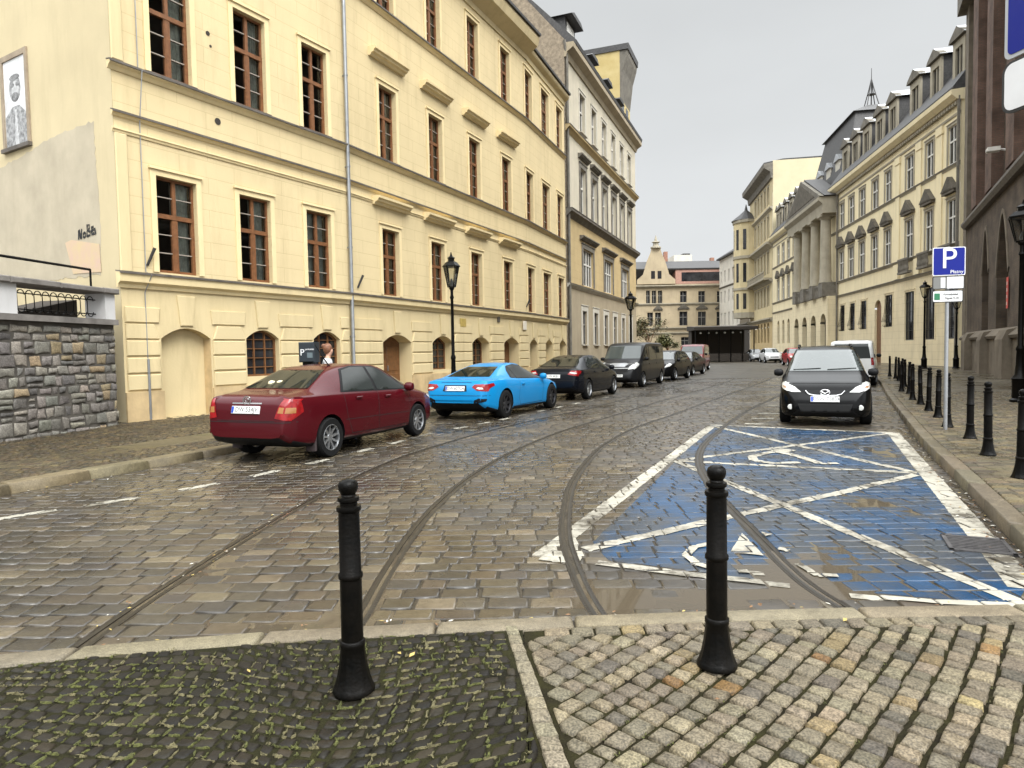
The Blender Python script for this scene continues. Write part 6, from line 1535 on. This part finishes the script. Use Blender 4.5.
    # number plates
    for sgn, z, txt in P.get('plates', []):
        p = at('x', sgn, 0, z); q = at('x', sgn, 0, z + .05); tilt = math.atan2(abs(p.x) - abs(q.x), .05)
        Mx = Matrix.Translation((p.x + sgn * .012, 0, z)) @ Matrix.Rotation(-math.pi / 2 if sgn < 0 else math.pi / 2, 4, 'Z') @ Matrix.Rotation(-min(tilt, .5), 4, 'X')
        pl = MB().bbox(-.265, .265, -.008, .02, -.058, .058, .004).build('license_plate', platem, root, Mx)
        MB().box(-.258, -.215, -.0095, -.0085, -.05, .05).build('euro_band', euro, pl)
        text('lettering', txt, .105, plblack, pl, Matrix.Translation((.024, -.0092, .002)) @ STAND @ Matrix.Diagonal((.92, 1, 1, 1)), ext=.0008)
    # wheels
    rm = P.get('rim', rimm); ns = P.get('spokes', 10)
    def wheel(xa, s):
        t = MB().lathe([(R_ * .66, -.10), (R_ * .93, -.105), (R_ * .985, -.085), (R_, -.05), (R_, .05), (R_ * .985, .085), (R_ * .93, .105), (R_ * .66, .10)], 40, 0, 0, 0, ax='y', caps=False).build('wheel', rubber, root, Matrix.Translation((xa, s * (W - .105), R_)) @ (I4 if s < 0 else Matrix.Rotation(math.pi, 4, 'Z')), smooth=50)
        r_ = MB(); Rr = R_ * .67
        r_.lathe([(Rr * .93, .09), (Rr, .09), (Rr, -.098), (Rr * .94, -.102), (Rr * .91, -.07)], 36, ax='y', caps=False); r_.lathe([(.001, -.065), (Rr * .24, -.068), (Rr * .27, -.055), (Rr * .27, .0)], 20, ax='y')
        for k in range(ns):
            a = 2 * math.pi * k / ns + .2; c, sn = math.cos(a), math.sin(a); wd = Rr * (.085 if ns > 7 else .14)
            q = [(Rr * .2, -wd * 1.1, -.06), (Rr * .95, -wd * .8, -.082), (Rr * .95, wd * .8, -.082), (Rr * .2, wd * 1.1, -.06)]
            v = [(u * c - w_ * sn, y, u * sn + w_ * c) for u, w_, y in q]; r_.add(v + [(a_, b_ + .04, c_) for a_, b_, c_ in v], [(0, 1, 2, 3), (0, 4, 5, 1), (1, 5, 6, 2), (2, 6, 7, 3), (3, 7, 4, 0)])
        r_.build('rim', rm, t, smooth=35)
        MB().lathe([(.001, -.01), (Rr * .95, -.01), (Rr * .95, .0)], 24, ax='y').build('brake_disc', P.get('hub', blackp), t)
    for xa in ax:
        for s in (1, -1): wheel(xa, s)
    return root, patch, at

def paintm(name, c, metal=.35, rough=.3, coat=.45): return mat(name, c, rough, metal=metal * .5, coat=coat, spec=.15)
def place(P, contact, head, wheel_i, side):
    """car centre from a tyre contact point: wheel_i 0 rear, 1 front; side -1 right, 1 left"""
    a = math.atan2(head[1], head[0]); lx, ly = P['axles'][wheel_i], side * (P['w'] - .1)
    return (contact[0] - lx * math.cos(a) + ly * math.sin(a), contact[1] - lx * math.sin(a) - ly * math.cos(a)), a

SEDAN = dict(w=.855, wr=.315, axles=(-1.40, 1.40), rw=.54,
    top=[(-2.36, .56), (-2.355, .72), (-2.30, .96), (-2.23, 1.035), (-1.75, 1.085), (-1.05, 1.385), (-.75, 1.445), (-.2, 1.475), (.25, 1.46), (.50, 1.41), (1.25, 1.03), (1.4, .985), (2.0, .85), (2.24, .73), (2.33, .6), (2.36, .5)],
    bot=[(-2.36, .40), (-2.25, .30), (-1.9, .21), (0, .18), (1.9, .19), (2.25, .24), (2.36, .38)],
    hw=[(-2.36, .69), (-2.25, .78), (-1.9, .84), (-.5, .857), (.9, .857), (1.7, .83), (2.1, .74), (2.28, .62), (2.36, .5)],
    belt=[(-2.36, 1.0), (-1.6, .995), (1.2, .92), (2.36, .72)],
    windscreen=[(.72, 1.035), (.62, 1.2), (.50, 1.385)], rear_glass=[(.62, 1.105), (.56, 1.22), (.46, 1.375)],
    side_glass=[[(-.98, 1.03), (-.05, 1.00), (-.05, 1.40), (-.42, 1.405), (-.72, 1.36)], [(.03, .998), (1.05, .965), (.78, 1.13), (.42, 1.33), (.25, 1.385), (.03, 1.40)]],
    pillar_trim=[[(-1.06, 1.01), (1.12, .945), (.80, 1.15), (.44, 1.355), (.24, 1.41), (-.42, 1.43), (-.76, 1.385)]],
    tail=[('r', [(.55, .70), (.77, .66), (.80, .97), (.66, .985), (.60, .86)]), ('a', [(.60, .775), (.69, .77), (.70, .855), (.62, .86)]), ('a', [(.71, .77), (.79, .77), (.79, .85), (.72, .855)])], tail_side=[('r', [(-2.26, .66), (-2.02, .78), (-2.05, .93), (-2.24, .99)])],
    head=[('c', [(.42, .66), (.66, .70), (.70, .80), (.5, .78)])], head_side=[('c', [(2.2, .66), (1.9, .76), (1.95, .84), (2.2, .76)])],
    handles=[(-.62, .90), (.28, .87)], mirror=(.92, .955),
    seams=[[(-.02, .30), (-.01, .98)], [(-.95, .62), (-1.02, 1.0)], [(1.07, .30), (1.08, .93)], [(-.01, .30), (-.82, .32), (-.95, .62)], [(-.02, .30), (1.07, .30)], [(1.05, .52), (-1.0, .56)]],
    plates=[(-1, .82, 'DW 534JV'), (1, .45, 'DW 534JV')],
    extra=[('bumper_line', 'x', -1, 'seam', [(.80, .632), (.80, .642)]), ('chrome_strip', 'x', -1, 'chrome', [(.28, .905), (.28, .925)]), ('boot_seam', 'x', -1, 'seam', [(.55, .655), (.55, .662)]), ('lower_grille', 'x', 1, 'black', [(.5, .32), (.5, .45)])], spokes=9)
red = paintm('dark_red_paint', (.060, .003, .006), .2, .25, .3)
loc, a = place(SEDAN, (-2.97, 10.65), (1.05, 2.68), 0, -1)
c, patch, at = car(SEDAN, 'parked_sedan', 'dark red saloon car with a radio aerial, nearest on the left', 'car', loc, a, red)
e = MB(); e.tube([(-.62, -.25, 1.44), (-.98, -.25, 1.80)], [.012, .005], 6); e.lathe([(.03, 0), (.025, .03)], 8, -.62, -.25, 1.43); e.build('aerial', blackp, c)
e = MB(); p = at('x', -1, 0, .93)
e.lathe([(.075, 0), (.075, .012), (.058, .012), (.058, 0), (.075, 0)], 20, p.x - .014, 0, .955, ax='x', caps=False); e.lathe([(.035, 0), (.035, .012), (.025, .012), (.025, 0), (.035, 0)], 16, p.x - .016, 0, .965, ax='x', caps=False); e.build('badge', chrome, c)
e = MB(); e.bbox(-.82, -.80, -.3, .3, 0, .3); 
toy = MB(); rr = random.Random(2)
for _ in range(5): toy.lathe([(.01, -.06), (.05, -.04), (.065, 0), (.05, .045), (.01, .06)], 10, -1.45 + rr.uniform(-.05, .05), .12 + rr.uniform(-.16, .16), 1.155 + rr.uniform(-.01, .02))
tag(toy.build('plush_toy', mat('cream_plush', (.62, .56, .36), .9, bump=.8, bscale=40), None, c.matrix_basis.copy(), smooth=60), 'cream plush toy lying behind the rear window of the red car', 'toy')
for s in (1, -1):
    MB().bbox(-1.78, -1.73, -.09, .09, .14, .36, .01).build('mud_flap', mat('mud_flap', (.03, .02, .02), .8), c, Matrix.Translation((0, s * .73, 0)))

COUPE = dict(w=.95, wr=.345, axles=(-1.49, 1.48), rw=.52, crease=1.0,
    top=[(-2.42, .52), (-2.40, .72), (-2.34, .90), (-2.26, .965), (-1.85, .985), (-1.2, 1.19), (-.75, 1.31), (-.3, 1.352), (.05, 1.33), (.95, .965), (1.1, .93), (1.8, .84), (2.2, .70), (2.36, .56), (2.42, .46)],
    bot=[(-2.42, .42), (-2.3, .28), (-1.9, .17), (0, .14), (1.9, .14), (2.3, .2), (2.42, .36)],
    hw=[(-2.42, .70), (-2.3, .83), (-2.0, .915), (-1.5, .955), (-.4, .915), (.6, .91), (1.5, .945), (2.0, .86), (2.3, .66), (2.42, .45)],
    belt=[(-2.42, .95), (-1.5, .955), (-.6, .90), (1.0, .86), (2.42, .62)],
    windscreen=[(.74, .985), (.62, 1.14), (.48, 1.295)], rear_glass=[(.60, 1.02), (.54, 1.12), (.44, 1.25)],
    side_glass=[[(-.98, .985), (-.72, .96), (-.70, 1.18), (-.82, 1.14)], [(-.67, .955), (.82, .905), (.45, 1.1), (.10, 1.245), (-.25, 1.285), (-.66, 1.25)]],
    pillar_trim=[[(-1.08, .975), (-.6, .94), (.92, .885), (.48, 1.11), (.10, 1.265), (-.25, 1.305), (-.7, 1.265), (-.9, 1.15)]],
    tail=[('r', [(.46, .80), (.60, .72), (.84, .70), (.87, .84), (.74, .87), (.52, .86)]), ('c', [(.58, .77), (.66, .745), (.76, .75), (.74, .79), (.62, .80)])], tail_side=[('r', [(-2.34, .73), (-2.02, .83), (-2.06, .89), (-2.34, .86)])],
    head=[('c', [(.5, .60), (.68, .66), (.72, .74), (.58, .72)])], head_side=[('c', [(2.25, .58), (1.82, .76), (1.84, .80), (2.2, .70)])],
    handles=[(-.45, .80)], mirror=(.78, .90),
    seams=[[(-.72, .45), (-.60, .93)], [(.82, .30), (.90, .88)], [(-.72, .45), (-.62, .27), (.82, .27)]],
    plates=[(-1, .765, 'DW 607CA')],
    extra=[('bumper_line', 'x', -1, 'seam', [(.86, .595), (.86, .605)]), ('diffuser', 'x', -1, 'black', [(.60, .30), (.66, .40), (.46, .42), (.40, .34)]), ('boot_line', 'x', -1, 'seam', [(.42, .905), (.42, .915)]), ('plate_recess', 'x', -1, 'seam', [(.33, .70), (.30, .845)]), ('sill_skirt', 'y', -1, 'black', [(-1.05, .20), (1.05, .17), (1.05, .22), (-1.05, .26)])],
    rim=rimd, spokes=7, hub=rimd)
for s in (1, -1): COUPE['extra'].append(('bumper_vent', 'x', -1, 'black', None))
COUPE['extra'] = [e_ for e_ in COUPE['extra'] if e_[4]]
loc, a = place(COUPE, (-.22, 16.5), (1.29, 2.68), 0, -1)
c, patch, at = car(COUPE, 'parked_coupe', 'bright blue low coupe parked right behind the red saloon', 'car', loc, a, paintm('bright_blue_paint', (.005, .19, .44), .0, .28, .3))
for s in (1, -1): patch('bumper_vent', [(y * s, z) for y, z in ((.52, .40), (.80, .46), (.82, .52), (.66, .54), (.54, .49))], 'x', -1, blackp, .006)

LIFTB = dict(w=.93, wr=.335, axles=(-1.42, 1.42), rw=.56,
    top=[(-2.42, .56), (-2.41, .78), (-2.36, .98), (-2.30, 1.045), (-2.0, 1.09), (-1.1, 1.40), (-.6, 1.475), (-.1, 1.485), (.3, 1.46), (1.25, 1.03), (1.45, .985), (2.1, .86), (2.3, .72), (2.42, .5)],
    bot=[(-2.42, .42), (-2.3, .30), (-1.9, .2), (0, .17), (1.9, .18), (2.3, .24), (2.42, .4)],
    hw=[(-2.42, .74), (-2.3, .84), (-1.9, .91), (-.5, .93), (.9, .93), (1.7, .90), (2.15, .80), (2.34, .64), (2.42, .5)],
    belt=[(-2.42, 1.0), (-1.4, .99), (1.2, .92), (2.42, .7)],
    windscreen=[(.78, 1.04), (.66, 1.2), (.54, 1.40)], rear_glass=[(.66, 1.11), (.60, 1.24), (.50, 1.40)],
    side_glass=[[(-1.30, 1.06), (-1.0, 1.02), (-1.0, 1.32)], [(-.95, 1.02), (-.03, 1.0), (-.03, 1.405), (-.45, 1.415), (-.93, 1.36)], [(.04, .997), (1.08, .965), (.75, 1.17), (.30, 1.39), (.04, 1.405)]],
    pillar_trim=[[(-1.40, 1.04), (1.15, .945), (.78, 1.19), (.32, 1.415), (-.42, 1.44), (-.95, 1.385)]],
    tail=[('r', [(.52, .86), (.84, .80), (.87, .96), (.62, .985)]), ('c', [(.58, .90), (.80, .87), (.81, .91), (.62, .94)])], tail_side=[('r', [(-2.36, .82), (-2.05, .90), (-2.08, .98), (-2.34, .98)])],
    head=[('c', [(.5, .66), (.74, .70), (.76, .80), (.55, .78)])], head_side=[('c', [(2.25, .66), (1.9, .78), (1.95, .84), (2.22, .78)])],
    handles=[(-.75, .90), (.2, .88)], mirror=(.92, .965), seams=[[(0, .30), (0, .98)], [(-1.0, .6), (-1.05, 1.0)], [(1.1, .3), (1.1, .93)]],
    plates=[(-1, .80, 'DW 4K81'), (1, .45, 'DW 4K81')], extra=[('bumper_line', 'x', -1, 'seam', [(.86, .66), (.86, .67)]), ('lower_grille', 'x', 1, 'black', [(.6, .30), (.6, .58)])], spokes=10)
loc, a = place(LIFTB, (2.5, 22.4), (1.29, 2.68), 0, -1)
car(LIFTB, 'parked_liftback', 'black liftback car parked between the blue coupe and the dark van', 'car', loc, a, paintm('black_paint', (.004, .005, .008), .0, .22, .1))

VAN = dict(w=.95, wr=.33, axles=(-1.62, 1.55), rw=.82, sm=.05,
    top=[(-2.45, .6), (-2.44, 1.2), (-2.38, 1.85), (-2.2, 1.94), (0, 1.97), (.75, 1.93), (1.0, 1.85), (1.72, 1.20), (1.9, 1.12), (2.25, .95), (2.38, .72), (2.45, .5)],
    bot=[(-2.45, .38), (-2.3, .28), (0, .22), (2.2, .22), (2.45, .36)],
    hw=[(-2.45, .84), (-2.3, .93), (-1.5, .95), (1.0, .95), (1.8, .92), (2.2, .80), (2.38, .66), (2.45, .52)],
    belt=[(-2.45, 1.12), (1.5, 1.08), (2.45, .85)],
    windscreen=[(.80, 1.24), (.76, 1.5), (.70, 1.80)], rear_glass=[(.7, 1.2), (.64, 1.75)],
    side_glass=[[(.52, 1.17), (1.42, 1.14), (1.05, 1.60), (.85, 1.74), (.52, 1.76)], [(-.75, 1.18), (.40, 1.17), (.40, 1.76), (-.75, 1.77)], [(-2.15, 1.2), (-.85, 1.18), (-.85, 1.77), (-2.1, 1.76)]],
    tail=[('r', [(.74, .9), (.86, .9), (.84, 1.4), (.74, 1.4)])],
    head=[('c', [(.46, .78), (.72, .82), (.78, 1.02), (.62, 1.0), (.50, .90)])], head_side=[('c', [(2.3, .78), (1.9, 1.0), (1.95, 1.1), (2.25, 1.0)])],
    handles=[(.58, 1.0), (-.7, 1.0)], mirror=(1.28, 1.18), mpaint=0, seams=[[(.46, .3), (.46, 1.78)], [(-.8, .3), (-.8, 1.78)], [(1.35, .5), (1.5, 1.08)], [(-.8, .98), (-2.2, .98)]],
    plates=[(1, .52, 'DW 9X204')], extra=[('grille', 'x', 1, 'black', [(.42, .70), (.42, .80)]), ('grille_bar', 'x', 1, 'silver', [(.45, .82), (.5, .855)]), ('bumper_grille', 'x', 1, 'black', [(.5, .30), (.5, .44)]), ('bonnet', 'x', 1, 'silver', [(.30, .90), (.42, 1.02), (.30, 1.06)])], spokes=7)
loc, a = place(VAN, (5.65, 29.1), (-1.56, -3.17), 1, 1)
car(VAN, 'parked_van', 'dark grey passenger van with pale windscreen facing the camera', 'van', loc, a, paintm('dark_grey_paint', (.014, .014, .015), .0, .3, .15))

HATCH = dict(w=.88, wr=.32, axles=(-1.25, 1.28), rw=.58,
    top=[(-2.0, .5), (-1.99, .9), (-1.93, 1.2), (-1.78, 1.42), (-1.5, 1.52), (-.5, 1.57), (.1, 1.54), (.35, 1.48), (1.15, 1.06), (1.3, 1.01), (1.8, .88), (2.0, .72), (2.08, .5)],
    bot=[(-2.0, .38), (-1.9, .28), (0, .19), (1.8, .2), (2.08, .36)], hw=[(-2.0, .76), (-1.85, .85), (0, .88), (1.4, .86), (1.85, .74), (2.08, .5)], belt=[(-2.0, 1.03), (1.1, .95), (2.08, .72)],
    windscreen=[(.76, 1.08), (.66, 1.25), (.55, 1.47)], rear_glass=[(.64, 1.10), (.56, 1.42)],
    side_glass=[[(-1.5, 1.12), (-.9, 1.06), (-.9, 1.47), (-1.35, 1.44)], [(-.85, 1.06), (-.05, 1.03), (-.05, 1.48), (-.85, 1.47)], [(.02, 1.025), (1.02, .99), (.68, 1.22), (.3, 1.42), (.02, 1.475)]],
    tail=[('r', [(.66, .85), (.83, .82), (.80, 1.2), (.68, 1.18)])], tail_side=[('r', [(-1.95, .85), (-1.8, .9), (-1.78, 1.1), (-1.93, 1.15)])],
    head=[('c', [(.48, .68), (.70, .72), (.74, .86), (.56, .82)])], head_side=[('c', [(1.9, .7), (1.6, .84), (1.66, .9), (1.9, .82)])],
    handles=[(-.75, .95), (.15, .93)], mirror=(.88, 1.0), seams=[[(0, .3), (0, 1.0)]], plates=[(1, .5, 'DW 73K15'), (-1, .75, 'DW 73K15')], extra=[('grille', 'x', 1, 'black', [(.42, .56), (.42, .66)]), ('bumper_grille', 'x', 1, 'black', [(.55, .30), (.55, .42)])], spokes=8)
hd_s = (-1.14, -2.0)
loc, a = place(HATCH, (8.45, 34.9), hd_s, 1, 1); car(HATCH, 'parked_hatchback', 'black hatchback parked behind the dark van on the left', 'car', loc, a, paintm('soot_black_paint', (.005, .005, .0055), .0, .3, .12))
loc, a = place(SEDAN, (11.0, 40.9), (-1.2, -2.2), 1, 1); car(SEDAN, 'parked_sedan', 'dark grey car with greenish windscreen behind the black hatchback', 'car', loc, a, paintm('graphite_paint', (.014, .014, .016), .2, .3, .15))
SVAN = dict(VAN); SVAN['plates'] = [(1, .52, 'DW 118TG')]
car(SVAN, 'parked_van', 'red van at the far end of the left row of parked cars', 'van', (13.75, 50.5), math.atan2(-2.1, -.85), paintm('faded_red_paint', (.16, .025, .03), .1))

MPV = dict(w=.875, wr=.33, axles=(-1.37, 1.38), rw=.60,
    top=[(-2.2, .5), (-2.19, .95), (-2.12, 1.3), (-1.95, 1.52), (-1.6, 1.60), (-.6, 1.645), (.0, 1.625), (.35, 1.56), (1.30, 1.08), (1.42, 1.03), (1.9, .90), (2.12, .78), (2.22, .62), (2.26, .46)],
    bot=[(-2.2, .38), (-2.0, .26), (0, .19), (1.9, .18), (2.15, .2), (2.26, .32)], hw=[(-2.2, .74), (-2.0, .85), (0, .875), (1.5, .87), (1.95, .83), (2.15, .72), (2.26, .56)], belt=[(-2.2, 1.06), (1.2, .98), (2.26, .76)],
    windscreen=[(.775, 1.10), (.69, 1.28), (.565, 1.535)], rear_glass=[(.64, 1.12), (.56, 1.5)],
    side_glass=[[(-1.6, 1.14), (-1.0, 1.09), (-1.0, 1.53), (-1.45, 1.50)], [(-.95, 1.09), (-.05, 1.06), (-.05, 1.55), (-.95, 1.54)], [(.02, 1.055), (1.12, 1.01), (.78, 1.22), (.35, 1.46), (.02, 1.545)]],
    pillar_trim=[[(-1.7, 1.12), (1.2, .99), (.8, 1.24), (.36, 1.49), (0, 1.575), (-1.0, 1.57), (-1.5, 1.52)]],
    tail=[('r', [(.66, .9), (.82, .9), (.78, 1.3), (.68, 1.3)])],
    head=[('c', [(.44, .70), (.62, .70), (.80, .77), (.82, .84), (.70, .86), (.56, .80)]), ('a', [(.72, .775), (.80, .785), (.81, .825), (.74, .815)])], head_side=[('c', [(2.12, .72), (1.72, .86), (1.76, .90), (2.1, .84)])],
    fog=[(.64, .40)], handles=[(-.8, .98), (.1, .95)], mirror=(.98, 1.02), mpaint=0, seams=[[(0, .3), (0, 1.04)], [(-1.0, .3), (-1.0, 1.06)], [(1.12, .5), (1.2, .97)]],
    plates=[(1, .565, 'DSW 75834')],
    extra=[('lower_grille', 'x', 1, 'seam', [(.44, .30), (.50, .47)]), ('upper_grille', 'x', 1, 'black', [(.34, .655), (.42, .735), (.20, .74)]), ('bonnet_seam', 'x', 1, 'seam', [(.62, .868), (.62, .874)])],
    spokes=8, hub=blackp, rim=rimd)
for i in (0, 2): pass
hm = (-.42, -.908)
p1 = gnd(858, 424)
loc, a = place(MPV, (7.33, 13.85), hm, 1, 1)
c, patch, at = car(MPV, 'parked_minivan', 'black people carrier facing the camera beside the right kerb', 'car', loc, a, paintm('glossy_black_paint', (.003, .003, .0032), .0, .22, .06))
for s in (1, -1): e = MB(); e.tube([(.02, s * .55, 1.61), (-.12, s * .555, 1.655), (-1.3, s * .555, 1.665), (-1.5, s * .55, 1.61)], .018, 8); e.build('roof_rail', blackp, c)
e = MB(); p = at('x', 1, 0, .68); n = 24
e.tube([(p.x + .022, .085 * math.cos(t), .695 + .058 * math.sin(t)) for t in [2 * math.pi * i / n for i in range(n + 1)]], .0105, 6)
e.tube([(p.x + .004, -.36, .735), (p.x + .02, -.30, .665), (p.x + .024, -.2, .640), (p.x + .026, 0, .632), (p.x + .024, .2, .640), (p.x + .02, .30, .665), (p.x + .004, .36, .735)], .011, 6)
e.tube([(p.x + .022, -.078, .715), (p.x + .024, -.035, .70), (p.x + .026, 0, .672), (p.x + .024, .035, .70), (p.x + .022, .078, .715)], .010, 6); e.build('badge', chrome, c)
for s in (1, -1):
    w_ = MB(); q = [at('x', 1, y * s, z) for y, z in ((.05 if s > 0 else .62, 1.125), (.60 if s > 0 else .08, 1.15))]
    w_.tube([q[0] + Vector((.012, 0, .008)), q[1] + Vector((.014, 0, .008))], .009, 6); w_.build('wiper', blackp, c)
WVAN = dict(VAN); WVAN.update(top=[(-2.2, .6), (-2.19, 1.2), (-2.12, 1.75), (-1.95, 1.84), (0, 1.88), (.7, 1.82), (1.5, 1.15), (1.7, 1.05), (2.1, .85), (2.25, .5)], bot=[(-2.2, .38), (-2.0, .28), (0, .22), (2.0, .22), (2.25, .36)], hw=[(-2.2, .78), (-2.05, .87), (0, .89), (1.5, .87), (2.0, .74), (2.25, .5)], w=.89, rw=.74, axles=(-1.35, 1.35), side_glass=[[(.3, 1.15), (1.15, 1.12), (.75, 1.6), (.3, 1.66)], [(-1.9, 1.18), (-.8, 1.15), (-.8, 1.66), (-1.85, 1.64)]], windscreen=[(.74, 1.2), (.64, 1.7)], rear_glass=[(.70, 1.12), (.66, 1.4), (.60, 1.70)], seams=[], head=[], head_side=[], tail=[('r', [(.72, .85), (.82, .85), (.79, 1.15), (.71, 1.15)])], handles=[], mirror=(1.05, 1.15), plates=[(-1, .72, 'DW 6F551')], extra=[], belt=[(-2.2, 1.08), (1.5, 1.04), (2.25, .8)])
car(WVAN, 'parked_van', 'white van seen from behind past the black people carrier', 'van', (14.75, 28.9), math.atan2(2.2, 1.25), paintm('white_paint', (.66, .66, .65), 0, .3))
FH = [('red hatchback parked beyond the black people carrier by the palace', (.36, .012, .014), (24.9, 58.8), HATCH), ('white car behind the red one at the far right kerb', (.62, .62, .62), (28.0, 72.5), HATCH), ('silver car parked furthest but one along the palace side', (.36, .37, .38), (29.2, 80.5), SEDAN), ('pale blue grey car furthest down the palace side near the canopy', (.40, .45, .50), (29.5, 89), SEDAN)]
for lab, colr, (x, y), P in FH:
    Q = dict(P); Q['plates'] = []; Q['seams'] = []
    hx = kerbR(y + 2) - kerbR(y - 2); car(Q, 'parked_car', lab, 'car', (x, y), math.atan2(-4, -hx), paintm('far_car_paint', colr, .1), 'cars parked at the far right kerb')
# ------------------------------------------------------------------ light
w = bpy.data.worlds.new('World'); scene.world = w; w.use_nodes = True
nt = w.node_tree; N = nt.nodes.new; L = nt.links.new
bg = nt.nodes['Background']
SUN_EL, SUN_AZ = 48.0, 148.0     # azimuth clockwise from +Y (the view direction): sun and added sky glow stand behind and right
sky = N('ShaderNodeTexSky'); sky.sky_type = 'NISHITA'; sky.sun_disc = False
sky.sun_elevation = R(SUN_EL); sky.sun_rotation = R(SUN_AZ); sky.air_density = 1.0; sky.dust_density = 4.0; sky.ozone_density = 1.0
hs = N('ShaderNodeHueSaturation'); hs.inputs['Saturation'].default_value = .10; L(sky.outputs[0], hs.inputs['Color'])
tc = N('ShaderNodeTexCoord'); sx = N('ShaderNodeSeparateXYZ'); L(tc.outputs['Generated'], sx.inputs[0])
# closed cloud layer: mottled cool grey, raised above the view to brighten the walls
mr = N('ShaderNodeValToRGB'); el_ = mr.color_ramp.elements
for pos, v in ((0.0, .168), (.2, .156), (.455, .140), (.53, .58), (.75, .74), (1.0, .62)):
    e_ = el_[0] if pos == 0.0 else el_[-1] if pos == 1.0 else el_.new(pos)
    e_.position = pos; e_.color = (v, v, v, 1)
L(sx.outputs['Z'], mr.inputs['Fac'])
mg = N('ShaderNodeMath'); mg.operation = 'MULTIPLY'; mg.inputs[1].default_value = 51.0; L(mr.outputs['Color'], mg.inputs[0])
# added glow on the sun's side, behind the viewer, to light the walls
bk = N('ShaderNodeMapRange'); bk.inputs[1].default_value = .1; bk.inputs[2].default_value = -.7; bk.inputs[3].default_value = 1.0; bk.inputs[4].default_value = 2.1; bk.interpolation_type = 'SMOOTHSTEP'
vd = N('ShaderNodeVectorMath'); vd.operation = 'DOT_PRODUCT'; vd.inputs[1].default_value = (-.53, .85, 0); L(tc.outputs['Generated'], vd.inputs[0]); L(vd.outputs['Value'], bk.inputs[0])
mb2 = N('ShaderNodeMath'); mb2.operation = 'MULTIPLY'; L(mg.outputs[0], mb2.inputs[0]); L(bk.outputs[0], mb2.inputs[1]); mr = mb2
mp = N('ShaderNodeMapping'); mp.inputs['Scale'].default_value = (1, 1, 2.6); L(tc.outputs['Generated'], mp.inputs['Vector'])
n = N('ShaderNodeTexNoise'); n.inputs['Scale'].default_value = 1.7; n.inputs['Detail'].default_value = 7; n.inputs['Roughness'].default_value = .5; L(mp.outputs['Vector'], n.inputs['Vector'])
m2 = N('ShaderNodeMapRange'); m2.inputs[1].default_value = .3; m2.inputs[2].default_value = .7; m2.inputs[3].default_value = .94; m2.inputs[4].default_value = 1.06; L(n.outputs['Fac'], m2.inputs[0])
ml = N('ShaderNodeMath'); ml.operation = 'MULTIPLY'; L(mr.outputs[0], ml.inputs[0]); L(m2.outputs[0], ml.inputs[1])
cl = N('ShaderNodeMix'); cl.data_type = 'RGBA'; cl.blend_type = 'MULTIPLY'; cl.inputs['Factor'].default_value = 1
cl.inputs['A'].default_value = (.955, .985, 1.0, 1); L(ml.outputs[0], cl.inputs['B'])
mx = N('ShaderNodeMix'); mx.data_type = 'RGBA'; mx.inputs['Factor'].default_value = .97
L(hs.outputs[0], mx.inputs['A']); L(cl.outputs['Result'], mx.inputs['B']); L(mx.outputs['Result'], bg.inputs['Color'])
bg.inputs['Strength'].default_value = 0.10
sl = bpy.data.lights.new('sun', 'SUN'); sl.energy = 1.5; sl.angle = R(25); sl.color = (1, .96, .9)
so = bpy.data.objects.new('sun', sl); COL.objects.link(so)
az, el = R(SUN_AZ), R(SUN_EL)
dv = Vector((math.sin(az) * math.cos(el), math.cos(az) * math.cos(el), math.sin(el)))
so.matrix_basis = dv.to_track_quat('Z', 'Y').to_matrix().to_4x4(); so.location = (0, 0, 60)
scene.view_settings.view_transform = 'Standard'; scene.view_settings.look = 'None'; scene.view_settings.gamma = 1; scene.view_settings.exposure = 0
scene.view_settings.use_curve_mapping = False
scene.cycles.max_bounces = 6; scene.cycles.diffuse_bounces = 3; scene.cycles.glossy_bounces = 3; scene.cycles.transmission_bounces = 4; scene.cycles.transparent_max_bounces = 6
